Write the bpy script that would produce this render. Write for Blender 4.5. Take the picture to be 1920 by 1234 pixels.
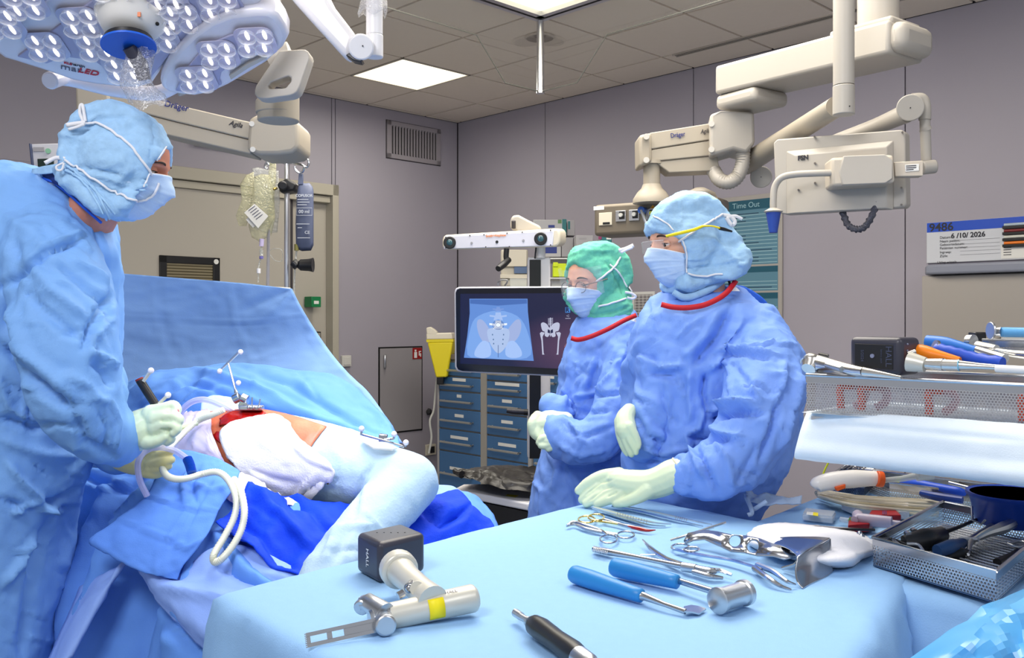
import bpy, bmesh, math, random
import numpy as np
from mathutils import Vector, Matrix
from mathutils.bvhtree import BVHTree

for _o in list(bpy.data.objects): bpy.data.objects.remove(_o)
scene = bpy.context.scene
COL = scene.collection
F, CZ, HY = 1700.0, 1.38, 595.0          # focal length in px, eye height, horizon row

# ---------------------------------------------------------------- camera, world, lights, exposure
cam_d = bpy.data.cameras.new('camera'); cam = bpy.data.objects.new('camera', cam_d); COL.objects.link(cam)
cam.location = (0, 0, CZ); cam.rotation_euler = (math.pi/2, 0, 0)
cam_d.sensor_width = 36; cam_d.lens = 36*F/1920; cam_d.shift_y = -(617-HY)/1920
cam_d.clip_start = .05; cam_d.clip_end = 60
scene.camera = cam
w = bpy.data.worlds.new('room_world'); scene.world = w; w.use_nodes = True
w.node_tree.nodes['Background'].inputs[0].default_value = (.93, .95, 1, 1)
w.node_tree.nodes['Background'].inputs[1].default_value = .44  # even ambient fill added for the open, unbuilt side of the room
vs = scene.view_settings
vs.view_transform = 'Standard'; vs.look = 'None'; vs.gamma = 1; vs.use_curve_mapping = False
vs.exposure = 0.30
def area(name, loc, tgt, size, power, color, spread=180):
    d = bpy.data.lights.new(name, 'AREA'); d.shape = 'DISK' if isinstance(size, float) else 'RECTANGLE'
    if isinstance(size, float): d.size = size
    else: d.size, d.size_y = size
    d.energy = power; d.color = color; d.spread = math.radians(spread)
    o = bpy.data.objects.new(name, d); COL.objects.link(o); o.location = loc
    o.rotation_euler = (Vector(tgt)-Vector(loc)).to_track_quat('-Z', 'Y').to_euler()
    return o
# two surgical lamp heads over the patient, ceiling light field above the theatre, unseen fill lights added above the camera
area('surgical_lamp_light', (-.50, 1.90, 1.84), (-.46, 2.25, 1.0), .22, .75, (.84, .86, 1), 62)
area('surgical_lamp_light', (-.36, 1.62, 1.88), (-.52, 2.1, 1.0), .22, .65, (.84, .86, 1), 62)
area('ceiling_field_light', (.14, 3.2, 3.03), (.14, 3.2, 0), (2.2, 2.2), 84, (1, .93, .84))
area('ceiling_panel_light', (-.9, .1, 3.0), (-.2, 2.4, .9), (.9, .9), 48, (.97, .97, 1))  # added soft front fill from the left, not a known lamp
area('ceiling_panel_light', (1.5, .2, 3.0), (1.0, 2.2, .9), (.9, .9), 22, (.97, .97, 1))  # added weaker front fill from the right, not a known lamp

area('ceiling_panel_light', (-.71, 6.3, 3.0), (-.71, 6.3, 0), (.55, .55), 14, (1, .95, .82))  # light of the lit ceiling panel in view
# ---------------------------------------------------------------- projection helpers (pixel -> real point)
def P(x, y, d): return Vector(((x-960)/F*d, d, CZ+(HY-y)/F*d))
def PX(v):      # (n,3) -> pixel coords
    return np.stack([960+F*v[:, 0]/v[:, 1], HY-F*(v[:, 2]-CZ)/v[:, 1]], 1)
def ray(x, y): return Vector(((x-960)/F, 1, (HY-y)/F))
CAMO = Vector((0, 0, CZ))
def onplane(x, y, pt, n):
    r = ray(x, y); return CAMO + r*((Vector(pt)-CAMO).dot(n)/r.dot(n))
CEIL = 3.08
RC = Vector((-.476, 7.94, 0)); RA = Vector((.7, -.7141, 0)); RB = Vector((-.7141, -.7, 0)); UP = Vector((0, 0, 1))
def onz(x, y, z): return onplane(x, y, (0, 0, z), UP)
def rw(x, y, off=0): return onplane(x, y, RC+RB*off, RB)   # right wall, off = distance into the room
def lw(x, y, off=0): return onplane(x, y, RC+RA*off, RA)   # left wall

# ---------------------------------------------------------------- numpy noise
_rng = np.random.RandomState(7)
_perm = _rng.permutation(256); _perm = np.concatenate([_perm, _perm, _perm])
_grad = _rng.normal(size=(256, 3)); _grad /= np.linalg.norm(_grad, axis=1)[:, None]
def pn(p):
    p = np.asarray(p, float); i = np.floor(p).astype(int); f = p-i; i &= 255
    u = f*f*f*(f*(f*6-15)+10); r = 0
    for a in (0, 1):
        for b in (0, 1):
            for c in (0, 1):
                h = _perm[_perm[_perm[(i[:, 0]+a) & 255]+((i[:, 1]+b) & 255)]+((i[:, 2]+c) & 255)]
                g = _grad[h]; d = g[:, 0]*(f[:, 0]-a)+g[:, 1]*(f[:, 1]-b)+g[:, 2]*(f[:, 2]-c)
                wgt = (u[:, 0] if a else 1-u[:, 0])*(u[:, 1] if b else 1-u[:, 1])*(u[:, 2] if c else 1-u[:, 2])
                r = r+wgt*d
    return r*1.5
def ridged(p, sc=(1, 1, 1), seed=0, warp=.35):
    q = np.asarray(p)*np.array(sc)+seed*11.3
    q = q+warp*np.stack([pn(q*.7+5), pn(q*.7+17), pn(q*.7+31)], 1)
    return np.clip(1-2.4*np.abs(pn(q)), -.6, 1)
def crumple(p, base, amp, seed=0):
    """fabric creases: sharp ridges over a soft swell, (n,) metres"""
    b = np.array(base, float)
    m = np.clip(.55+1.1*pn(np.asarray(p)*b*.5+seed*3.7+50), 0, 1.2)
    return amp*(.6*pn(np.asarray(p)*b*.55+seed)+.7*m*ridged(p, b, seed)+.34*m*ridged(p, b*2.1, seed+3)+.12*ridged(p, b*4.6, seed+5))

# ---------------------------------------------------------------- materials
MATS = {}
def mat(name, color, rough=.5, metal=0, bump=0, bscale=200, var=0, vscale=8, emit=None, estr=1, alpha=1, trans=0, ior=1.45,
        spec=.5, sheen=0, sss=0, stretch=None, wrinkle=0, wscale=9, coat=0, transl=0):
    if name in MATS: return MATS[name]
    m = bpy.data.materials.new(name); m.use_nodes = True; nt = m.node_tree; N = nt.nodes; L = nt.links
    b = N['Principled BSDF']; c4 = (*color, 1)
    b.inputs['Base Color'].default_value = c4; b.inputs['Roughness'].default_value = rough
    b.inputs['Metallic'].default_value = metal; b.inputs['IOR'].default_value = ior
    b.inputs['Specular IOR Level'].default_value = spec
    if alpha < 1: b.inputs['Alpha'].default_value = alpha
    if trans: b.inputs['Transmission Weight'].default_value = trans
    if sheen: b.inputs['Sheen Weight'].default_value = sheen
    if coat: b.inputs['Coat Weight'].default_value = coat; b.inputs['Coat Roughness'].default_value = .15
    if sss: b.inputs['Subsurface Weight'].default_value = sss; b.inputs['Subsurface Scale'].default_value = .01
    if emit: b.inputs['Emission Color'].default_value = (*emit, 1); b.inputs['Emission Strength'].default_value = estr
    if var or bump or wrinkle:
        tc = N.new('ShaderNodeTexCoord'); src = tc.outputs['Object']
        if stretch:
            mp = N.new('ShaderNodeMapping'); mp.inputs['Scale'].default_value = stretch
            L.new(src, mp.inputs['Vector']); src = mp.outputs['Vector']
    if var:
        n = N.new('ShaderNodeTexNoise'); n.inputs['Scale'].default_value = vscale; n.inputs['Detail'].default_value = 5
        L.new(src, n.inputs['Vector'])
        r = N.new('ShaderNodeMix'); r.data_type = 'RGBA'
        r.inputs[6].default_value = tuple(min(1, x*(1-var)) for x in color)+(1,)
        r.inputs[7].default_value = tuple(min(1, x*(1+var)) for x in color)+(1,)
        L.new(n.outputs['Fac'], r.inputs[0]); L.new(r.outputs[2], b.inputs['Base Color'])
    nrm = None
    if wrinkle:
        nz = N.new('ShaderNodeTexNoise'); nz.inputs['Scale'].default_value = wscale*.8; L.new(src, nz.inputs['Vector'])
        mx = N.new('ShaderNodeVectorMath'); mx.operation = 'MULTIPLY_ADD'
        L.new(nz.outputs['Color'], mx.inputs[0]); mx.inputs[1].default_value = (.13, .13, .13); L.new(src, mx.inputs[2])
        v = N.new('ShaderNodeTexVoronoi'); v.feature = 'DISTANCE_TO_EDGE'; v.inputs['Scale'].default_value = wscale
        L.new(mx.outputs[0], v.inputs['Vector'])
        mn = N.new('ShaderNodeMath'); mn.operation = 'MINIMUM'; L.new(v.outputs['Distance'], mn.inputs[0]); mn.inputs[1].default_value = .16
        bw = N.new('ShaderNodeBump'); bw.inputs['Strength'].default_value = wrinkle; bw.inputs['Distance'].default_value = .05
        L.new(mn.outputs[0], bw.inputs['Height']); nrm = bw
    if bump:
        n2 = N.new('ShaderNodeTexNoise'); n2.inputs['Scale'].default_value = bscale; n2.inputs['Detail'].default_value = 3
        L.new(src, n2.inputs['Vector'])
        bp = N.new('ShaderNodeBump'); bp.inputs['Strength'].default_value = bump; bp.inputs['Distance'].default_value = .002
        L.new(n2.outputs['Fac'], bp.inputs['Height'])
        if nrm: L.new(nrm.outputs['Normal'], bp.inputs['Normal'])
        nrm = bp
    if nrm: L.new(nrm.outputs['Normal'], b.inputs['Normal'])
    MATS[name] = m; return m
def srgb(r, g, b):
    f = lambda c: (c/255/12.92 if c/255 <= .04045 else ((c/255+.055)/1.055)**2.4)
    return (f(r), f(g), f(b))
S = srgb

# ---------------------------------------------------------------- mesh builder
def crom(pts, n=8, closed=False):
    pts = [np.array(p, float) for p in pts]; out = []; k = len(pts)
    if k < 3 and not closed: return [tuple(pts[0]*(1-t)+pts[-1]*t) for t in np.linspace(0, 1, n+1)]
    rng = range(k if closed else k-1)
    for i in rng:
        if closed: a, b, c, d = pts[i-1], pts[i], pts[(i+1) % k], pts[(i+2) % k]
        else:
            b, c = pts[i], pts[i+1]; a = pts[i-1] if i else 2*b-c; d = pts[i+2] if i+2 < k else 2*c-b
        for j in range(n):
            t = j/n; out.append(tuple(.5*((2*b)+(c-a)*t+(2*a-5*b+4*c-d)*t*t+(3*b-a-3*c+d)*t**3)))
    if not closed: out.append(tuple(pts[-1]))
    return out
def basis(z, up=None):
    z = Vector(z).normalized(); up = Vector(up) if up else (UP if abs(z.z) < .95 else Vector((0, 1, 0)))
    x = up.cross(z).normalized(); y = z.cross(x)
    return Matrix((x, y, z)).transposed()
def frame(o, x, y):          # 4x4 with x, y axes and z = x cross y
    x = Vector(x).normalized(); z = x.cross(Vector(y)).normalized(); y = z.cross(x)
    M = Matrix((x, y, z)).transposed().to_4x4(); M.translation = Vector(o); return M
class MB:
    def __init__(s): s.v = []; s.f = []
    def add(s, vs, fs):
        o = len(s.v); s.v += [tuple(v) for v in vs]; s.f += [[i+o for i in f] for f in fs]; return s
    def box(s, c, size, R=None):
        c = Vector(c); hx, hy, hz = [q/2 for q in size]; R = R.to_3x3() if R else Matrix.Identity(3)
        vs = [c+R@Vector((x*hx, y*hy, z*hz)) for x in (-1, 1) for y in (-1, 1) for z in (-1, 1)]
        return s.hexa(vs)
    def hexa(s, vs):   # order: binary xyz
        return s.add(vs, [(0, 1, 3, 2), (4, 6, 7, 5), (0, 4, 5, 1), (2, 3, 7, 6), (0, 2, 6, 4), (1, 5, 7, 3)])
    def ring(s, rings, cap0=True, cap1=True, closed=False):
        n = len(rings[0]); vs = [p for r in rings for p in r]; fs = []; m = len(rings)
        for i in range(m if closed else m-1):
            a = i*n; b = ((i+1) % m)*n
            for j in range(n): k = (j+1) % n; fs.append((a+j, a+k, b+k, b+j))
        if not closed:
            if cap0: fs.append(tuple(range(n))[::-1])
            if cap1: fs.append(tuple((m-1)*n+j for j in range(n)))
        return s.add(vs, fs)
    def cyl(s, p0, p1, r0, r1=None, n=20, caps=True):
        p0 = Vector(p0); p1 = Vector(p1); r1 = r0 if r1 is None else r1; B = basis(p1-p0)
        c = [B@Vector((math.cos(2*math.pi*k/n), math.sin(2*math.pi*k/n), 0)) for k in range(n)]
        return s.ring([[p0+q*r0 for q in c], [p1+q*r1 for q in c]], caps, caps)
    def tube(s, pts, r, n=10, caps=True, closed=False, flat=1, up=None):
        pts = [Vector(p) for p in pts]; m = len(pts); rr = r if isinstance(r, (list, tuple)) else [r]*m
        if len(rr) != m: rr = list(np.interp(np.linspace(0, 1, m), np.linspace(0, 1, len(rr)), rr))
        rings = []; x = None
        for i in range(m):
            t = (pts[(i+1) % m]-pts[i-1]) if (closed or 0 < i < m-1) else (pts[1]-pts[0] if i == 0 else pts[-1]-pts[-2])
            if t.length < 1e-9: t = Vector((0, 0, 1))
            t.normalize()
            if up is not None: x = Vector(up)-t*t.dot(Vector(up))
            elif x is None: x = basis(t)@Vector((1, 0, 0))
            else: x = x-t*x.dot(t)
            if x.length < 1e-6: x = basis(t)@Vector((1, 0, 0))
            x.normalize(); y = t.cross(x)
            rings.append([pts[i]+(x*math.cos(2*math.pi*k/n)*flat+y*math.sin(2*math.pi*k/n))*rr[i] for k in range(n)])
        return s.ring(rings, caps, caps, closed)
    def sphere(s, c, r, n=16, sc=(1, 1, 1), R=None):
        c = Vector(c); R = R.to_3x3() if R else Matrix.Identity(3); m = n//2
        vs = [c+R@Vector((0, 0, -r*sc[2]))]; fs = []
        for i in range(1, m):
            a = -math.pi/2+math.pi*i/m
            for j in range(n):
                b = 2*math.pi*j/n; vs.append(c+R@Vector((math.cos(a)*math.cos(b)*r*sc[0], math.cos(a)*math.sin(b)*r*sc[1], math.sin(a)*r*sc[2])))
        vs.append(c+R@Vector((0, 0, r*sc[2]))); t = len(vs)-1
        for j in range(n):
            k = (j+1) % n; fs.append((0, 1+k, 1+j)); fs.append((t, 1+(m-2)*n+j, 1+(m-2)*n+k))
            for i in range(m-2): a = 1+i*n; fs.append((a+j, a+k, a+n+k, a+n+j))
        return s.add(vs, fs)
    def lathe(s, prof, M, n=24):     # prof [(r, z)] in frame M
        rings = [[M@Vector((max(r, 1e-5)*math.cos(2*math.pi*k/n), max(r, 1e-5)*math.sin(2*math.pi*k/n), z)) for k in range(n)] for r, z in prof]
        return s.ring(rings)
    def prism(s, poly, M, t, t0=0):
        return s.ring([[M@Vector((x, y, t0)) for x, y in poly], [M@Vector((x, y, t)) for x, y in poly]])
    def slab(s, poly3, dv):          # 3-D polygon extruded by vector
        dv = Vector(dv); return s.ring([[Vector(p) for p in poly3], [Vector(p)+dv for p in poly3]])
    def limb(s, pts, n=16, k=5):     # [(px,py,d,rpx)] round-ended
        c = crom(pts, k); q = [P(a[0], a[1], a[2]) for a in c]; r = [max(a[3], .5)*a[2]/F for a in c]
        s.tube(q, r, n); s.sphere(q[0], r[0], n); s.sphere(q[-1], r[-1], n); return s
    def slices(s, rows, n=32, k=4, e=2.4):    # [(y, xl, xr, d, halfdepth)]
        c = crom(rows, k); rings = []
        for y, xl, xr, d, th in c:
            o = P((xl+xr)/2, y, d); hw = (xr-xl)/2*d/F
            rg = []
            for j in range(n):
                a = 2*math.pi*j/n; cx, sy = math.cos(a), math.sin(a)
                rg.append(o+Vector((math.copysign(abs(cx)**(2/e), cx)*hw, math.copysign(abs(sy)**(2/e), sy)*th, 0)))
            rings.append(rg)
        return s.ring(rings)
    def mesh(s, name='m'):
        me = bpy.data.meshes.new(name); me.from_pydata([tuple(v) for v in s.v], [], s.f); me.validate()
        bm = bmesh.new(); bm.from_mesh(me); bmesh.ops.recalc_face_normals(bm, faces=bm.faces); bm.to_mesh(me); bm.free(); return me
def rr(w, h, r, n=5):        # rounded rectangle polygon centred on 0
    out = []
    for cx, cy, a0 in ((w/2-r, h/2-r, 0), (-w/2+r, h/2-r, 90), (-w/2+r, -h/2+r, 180), (w/2-r, -h/2+r, 270)):
        for i in range(n+1): a = math.radians(a0+90*i/n); out.append((cx+r*math.cos(a), cy+r*math.sin(a)))
    return out
def circ(r, n=24, cx=0, cy=0): return [(cx+r*math.cos(2*math.pi*i/n), cy+r*math.sin(2*math.pi*i/n)) for i in range(n)]

# ---------------------------------------------------------------- object helpers
WL = {}
def thing(name, label, cat, loc, group=None):
    o = bpy.data.objects.new(name, None); COL.objects.link(o); o.location = loc; o.empty_display_size = .05
    o['label'] = label; o['category'] = cat
    if group: o['group'] = group
    WL[o] = Vector(loc); return o
def ob(name, mb, m, parent=None, smooth=35, bevel=0, bseg=2, solid=0, kind=None, label=None, cat=None, group=None):
    me = mb.mesh(name) if isinstance(mb, MB) else mb
    me.name = name
    if parent is not None: off = WL[parent]
    else:
        co = np.empty(len(me.vertices)*3); me.vertices.foreach_get('co', co); co = co.reshape(-1, 3)
        off = Vector(((co[:, 0].min()+co[:, 0].max())/2, (co[:, 1].min()+co[:, 1].max())/2, co[:, 2].min()))
    me.transform(Matrix.Translation(-off))
    if smooth:
        me.polygons.foreach_set('use_smooth', [True]*len(me.polygons))
        if smooth < 180: me.set_sharp_from_angle(angle=math.radians(smooth))
    o = bpy.data.objects.new(name, me); COL.objects.link(o)
    if not me.materials: me.materials.append(m)
    if parent is not None: o.parent = parent
    else: o.location = off
    WL[o] = Vector(off)
    if solid:
        md = o.modifiers.new('thickness', 'SOLIDIFY'); md.thickness = solid; md.offset = 0
    if bevel:
        md = o.modifiers.new('bevel', 'BEVEL'); md.width = bevel; md.segments = bseg; md.limit_method = 'ANGLE'; md.angle_limit = math.radians(40)
        md.harden_normals = False
    if kind: o['kind'] = kind
    if label: o['label'] = label
    if cat: o['category'] = cat
    if group: o['group'] = group
    return o
def text(s, size, M, m, parent, name='lettering', ex=.0004, align='CENTER', shear=0, xs=1, bold=0):
    c = bpy.data.curves.new('t', 'FONT'); c.body = s; c.size = size; c.align_x = align; c.align_y = 'CENTER'; c.extrude = ex; c.shear = shear
    c.offset = bold; c.resolution_u = 3
    t = bpy.data.objects.new('t', c); COL.objects.link(t); dg = bpy.context.evaluated_depsgraph_get()
    me = bpy.data.meshes.new_from_object(t.evaluated_get(dg)); bpy.data.objects.remove(t)
    me.transform(M@Matrix.Diagonal((xs, 1, 1, 1))); me.materials.clear()
    return ob(name, me, m, parent, smooth=0)
def copyob(o, parent=None, dloc=None):
    c = o.copy(); COL.objects.link(c); WL[c] = WL[o]
    if parent: c.parent = parent
    if dloc: c.location = c.location+Vector(dloc)
    return c
def verts(me):
    a = np.empty(len(me.vertices)*3); me.vertices.foreach_get('co', a); return a.reshape(-1, 3)
def norms(me):
    a = np.empty(len(me.vertices)*3); me.vertices.foreach_get('normal', a); return a.reshape(-1, 3)
def setv(me, a): me.vertices.foreach_set('co', a.ravel()); me.update()
def blob(mb, voxel=.008, it=6, fac=.5):
    """fuse overlapping closed shapes into one smooth skin"""
    me = mb.mesh('b'); o = bpy.data.objects.new('b', me); COL.objects.link(o)
    r = o.modifiers.new('r', 'REMESH'); r.mode = 'VOXEL'; r.voxel_size = voxel
    if it: q = o.modifiers.new('s', 'SMOOTH'); q.iterations = it; q.factor = fac
    dg = bpy.context.evaluated_depsgraph_get(); out = bpy.data.meshes.new_from_object(o.evaluated_get(dg))
    bpy.data.objects.remove(o); return out
def stroke_field(px, strokes):
    h = np.zeros(len(px))
    for pts, wd, amp in strokes:
        p = np.array(pts, float); best = np.full(len(px), 1e9); tb = np.zeros(len(px)); L = 0; tot = np.linalg.norm(np.diff(p, axis=0), axis=1).sum()
        for a, b in zip(p[:-1], p[1:]):
            ab = b-a; l = np.linalg.norm(ab)+1e-9; t = np.clip(((px-a)@ab)/(l*l), 0, 1)
            d = np.linalg.norm(px-(a+t[:, None]*ab), axis=1); m = d < best
            best = np.where(m, d, best); tb = np.where(m, (L+t*l)/tot, tb); L += l
        taper = np.clip(np.minimum(tb, 1-tb)*5+.25, 0, 1)
        ww = wd*(.5+.5*taper)
        h += amp*taper*np.clip(1-best/ww, 0, 1)**1.15
    return h
def sculpt(me, strokes=(), cr=None, side=True, mask=None):
    """strokes: ridges / valleys drawn where the cloth folds; cr: list of (scale3, amp, seed)"""
    v = verts(me); n = norms(me); h = np.zeros(len(v))
    if strokes:
        f = stroke_field(PX(v), strokes)*(1.45 if side else 1)
        if side:
            vd = v-np.array(CAMO); vd /= np.linalg.norm(vd, axis=1)[:, None]; f = f*np.clip(-(n*vd).sum(1)*2.5, 0, 1)
        h += f
    for sc, amp, sd in (cr or ()): h += crumple(v, sc, amp, sd)
    if mask is not None: h *= mask(v)
    setv(me, v+n*h[:, None]); return me
def patch(rows, k=8, strokes=(), cr=None, kv=None, world=False):
    """cloth from a lattice of (px, py, depth)"""
    kv = kv or k
    R = [crom([p if world else P(*p) for p in r], k) for r in rows]
    m = len(R[0]); cols = [crom([r[j] for r in R], kv) for j in range(m)]; nn = len(cols[0])
    vs = [cols[j][i] for i in range(nn) for j in range(m)]
    fs = [(i*m+j, i*m+j+1, (i+1)*m+j+1, (i+1)*m+j) for i in range(nn-1) for j in range(m-1)]
    me = bpy.data.meshes.new('patch'); me.from_pydata(vs, [], fs); me.update()
    n = norms(me); v = verts(me)
    if ((n*(v-np.array(CAMO))).sum(1)).mean() > 0: me.flip_normals(); me.update()
    return sculpt(me, strokes, cr, side=False)
def bvh(*meshes):
    vs, fs = [], []
    for me in meshes:
        o = len(vs); vs += [v.co.copy() for v in me.vertices]; fs += [[i+o for i in p.vertices] for p in me.polygons]
    return BVHTree.FromPolygons(vs, fs)
def hit(t, x, y, off=0, dflt=None):
    r = ray(x, y).normalized(); q = t.ray_cast(CAMO, r)
    if q[0] is None: return None if dflt is None else P(x, y, dflt)
    return q[0]+q[1]*(off if q[1].dot(r) < 0 else -off)
# ================================================================= room
M_wall = mat('wall_lilac_grey', S(160, 155, 166), .55, var=.03, vscale=2)
M_wallL = M_wall
M_seam = mat('dark_joint', S(60, 56, 60), .8)
M_tile = mat('ceiling_tile_white', S(232, 220, 205), .9, var=.02, vscale=30)
M_tbar = mat('ceiling_tee_bar', S(188, 178, 166), .7)
M_floor = mat('vinyl_floor_grey', S(150, 155, 162), .35, var=.05, vscale=20)
M_steel = mat('brushed_steel', (.62, .62, .64), .28, 1)
M_chrome = mat('polished_steel', (.50, .52, .56), .2, 1, var=.0)
M_satin = mat('satin_steel', (.55, .57, .6), .33, 1)
M_alu = mat('anodised_aluminium', (.5, .5, .5), .4, .9)
M_black = mat('black_plastic', (.012, .012, .014), .35)
M_dark = mat('dark_void', (.004, .004, .005), .9)
M_cream = mat('cream_lacquer', S(174, 168, 159), .4)
M_cream2 = mat('beige_lacquer', S(162, 153, 138), .42)
M_white = mat('white_lacquer', S(226, 224, 226), .32)
M_frame = mat('door_frame_beige', S(176, 170, 156), .45)
M_doorl = mat('door_leaf_beige', S(176, 170, 160), .5)
M_ink = mat('print_dark', (.02, .02, .03), .6)
M_inkb = mat('print_blue', S(30, 50, 130), .5)
M_inkw = mat('print_white', (.8, .8, .8), .5)
M_paper = mat('paper_white', S(225, 224, 220), .7)
M_glass = mat('clear_glass', (.96, .98, 1), .02, trans=1, ior=1.12, alpha=.35)
M_lit = mat('lit_ceiling_panel', (1, .95, .78), .5, emit=(1, .93, .70), estr=1.15)

def wallspan(org, ax, s0, s1, z0, z1, inn, off0, off1):
    """box on a wall: s along axis ax, z up, off into the room along inn"""
    m = MB(); m.hexa([org+ax*s+UP*z+inn*o for s in (s0, s1) for z in (z0, z1) for o in (off0, off1)]); return m
def sR(px): # s coordinate on the right wall for pixel column
    p = rw(px, 500); return (p-RC).dot(RA)
def sL(px): return (lw(px, 500)-RC).dot(RB)
ZR = lambda px, py, off=0: rw(px, py, off).z
ZL = lambda px, py, off=0: lw(px, py, off).z

wr = ob('wall_right', wallspan(RC, RA, -.2, 8.2, -.1, CEIL+.1, RB, -.12, -.012), M_seam, kind='structure')
ss = [0.003, sR(1022), sR(1300), sR(1697), 5.25, 6.65, 8.2]
for a, b in zip(ss[:-1], ss[1:]):
    ob('wall_panel', wallspan(RC, RA, a+.003, b-.003, 0, CEIL, RB, -.012, 0), M_wall, wr, bevel=.002)
T0, T1 = sL(633), 3.28           # doorway along the left wall
DH = ZL(633, 348)
m = MB()
for a, b, z0, z1, o0, o1 in ((-.2, T0+.01, -.1, CEIL+.1, -.12, -.012), (T1-.01, 8.2, -.1, CEIL+.1, -.12, -.012), (T0, T1, DH-.07, CEIL+.1, -.12, -.012), (T0, T1, -.1, DH-.07, -.12, -.1)):
    m.hexa([RC+RB*s+UP*z+RA*o for s in (a, b) for z in (z0, z1) for o in (o0, o1)])
wl = ob('wall_left', m, M_seam, kind='structure')
for a, b, z0, z1 in [(.003, T0+.02, 0, CEIL), (T0+.02, sL(622), DH-.08, CEIL), (sL(622), 2.7, DH-.08, CEIL), (2.7, 4.05, DH-.08, CEIL), (T1-.05, 4.05, 0, DH-.08), (4.05, 5.4, 0, CEIL), (5.4, 6.8, 0, CEIL), (6.8, 8.2, 0, CEIL)]:
    if a == .003:  # panel with the access hatch opening is left whole, the hatch lies on it
        pass
    ob('wall_panel', wallspan(RC, RB, a+.003, b-.003, z0, z1, RA, -.012, 0), M_wall, wl, bevel=.002)
fl = MB(); fl.hexa([RC+RA*a+RB*b+UP*z for a in (0, 8.2) for b in (0, 8.2) for z in (-.1, 0)])
ob('floor', fl, M_floor, kind='structure')
fm = MB()
for a0, a1, b0, b1 in ((0, 8.2, 0, 8.2),):
    fm.hexa([RC+RA*a+RB*b+UP*z for a in (a0, a1) for b in (b0, b1) for z in (CEIL+.012, CEIL+.08)])
ce = ob('ceiling', fm, M_tbar, kind='structure')
# tiles 60 cm, gaps show the tee bars recessed between them
GS, GT = .055, .37
PO = onz(1013, 31, CEIL)                          # corner of the clean-air field
pS, pT = (PO-RC).dot(RA), (PO-RC).dot(RB)
tile_me = {}
LIT = (1, 2)
for i in range(-1, 13):
    for j in range(-1, 13):
        s0, s1 = max(0.0, GS+.6*i), GS+.6*(i+1); t0, t1 = max(0.0, GT+.6*j), GT+.6*(j+1)
        if s1 <= .06 or t1 <= .1 : 
            if s1 <= 0 or t1 <= 0: continue
        if s0 > pS+.02 and s1 < pS+2.5 and t0 > pT+.02 and t1 < pT+2.5: continue
        ds = [(RC+RA*a+RB*b) for a in (s0, s1) for b in (t0, t1)]
        if max(q.y for q in ds) < 3.9 or min(abs(q.x)-.62*q.y for q in ds) > 0: continue
        if i == 1 and j == 1: lit = (s0, s1, t0, t1); continue
        g = .009
        m = MB(); m.hexa([RC+RA*a+RB*b+UP*z for a in (s0+g, s1-g) for b in (t0+g, t1-g) for z in (CEIL, CEIL+.011)])
        ob('ceiling_tile', m, M_tile, ce)
s0, s1, t0, t1 = lit
c0 = RC+RA*(s0+s1)/2+RB*(t0+t1)/2+UP*CEIL
th = thing('ceiling_light', 'square lit ceiling panel left of the glass-skirted corner post', 'light', c0)
m = MB()
for a0, a1, b0, b1 in ((s0, s1, t0, t0+.014), (s0, s1, t1-.014, t1), (s0, s0+.014, t0, t1), (s1-.014, s1, t0, t1)):
    m.hexa([RC+RA*a+RB*b+UP*z for a in (a0, a1) for b in (b0, b1) for z in (CEIL-.004, CEIL+.011)])
ob('frame', m, M_tbar, th)
m = MB(); m.hexa([RC+RA*a+RB*b+UP*z for a in (s0+.014, s1-.014) for b in (t0+.014, t1-.014) for z in (CEIL, CEIL+.01)])
ob('diffuser', m, M_lit, th)
# clean-air ceiling field with its luminous panel, metal rim, corner post and hanging glass skirts
th = thing('laminar_flow_canopy', 'large luminous ceiling field with steel rim, corner post and hanging glass skirts', 'ceiling fixture', PO)
Q = lambda s, t, z: PO+RA*s+RB*t+UP*z
m = MB(); m.hexa([Q(a, b, z) for a in (.09, 2.5) for b in (.09, 2.5) for z in (-.012, .02)]); ob('luminous_panel', m, M_lit, th)
m = MB()
for a0, a1, b0, b1 in ((0, 2.55, 0, .03), (0, .03, 0, 2.55), (.05, 2.55, .05, .085), (.05, .085, .05, 2.55)):
    m.hexa([Q(a, b, z) for a in (a0, a1) for b in (b0, b1) for z in (-.035, .01)])
ob('rim', m, M_steel, th)
pc = Q(.015, .015, 0)
m = MB(); m.cyl(pc+UP*-.02, pc+UP*-.425, .02, n=20); po = ob('corner_post', m, M_steel, th)
m = MB(); m.cyl(pc+UP*-.425, pc+UP*-.44, .023, n=20); ob('end_cap', m, M_steel, po)
for ax in (RA, RB):
    o2 = RB if ax is RA else RA
    pl = [(0.0, -.02), (0, -.43), (.27, -.43), (.48, -.216), (1.7, -.205), (1.7, -.02)]
    ob('glass_skirt', MB().slab([PO+ax*(a+.02)+UP*z+o2*.012 for a, z in pl], o2*.006), M_glass, th, smooth=0)
    ed = [PO+ax*(a+.02)+UP*z+o2*.015 for a, z in pl[1:5]]
    ob('glass_edge', MB().tube(ed, .0035, 6), mat('glass_edge_green', S(105, 105, 100), .3), th)
q = onz(1012, 68, CEIL)
th = thing('ceiling_speaker', 'round flat ceiling disc seen through the glass skirts by the post', 'speaker', q)
m = MB(); m.cyl(q+UP*-.002, q+UP*-.014, .085, .08, 32); ob('grille', m, mat('speaker_grille', S(120, 110, 104), .8), th)
m = MB(); m.lathe([(.088, -.001), (.092, -.008), (.082, -.016), (.08, -.008)], Matrix.Translation(q), 32); ob('bezel', m, M_tbar, th)
a, b = onz(1266, 104, CEIL), onz(1562, 29, CEIL)
th = thing('slot_diffuser', 'long black slot in the ceiling near the right-hand wall', 'vent', (a+b)/2)
d = (b-a).normalized(); nn = Vector((d.y, -d.x, 0))
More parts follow.
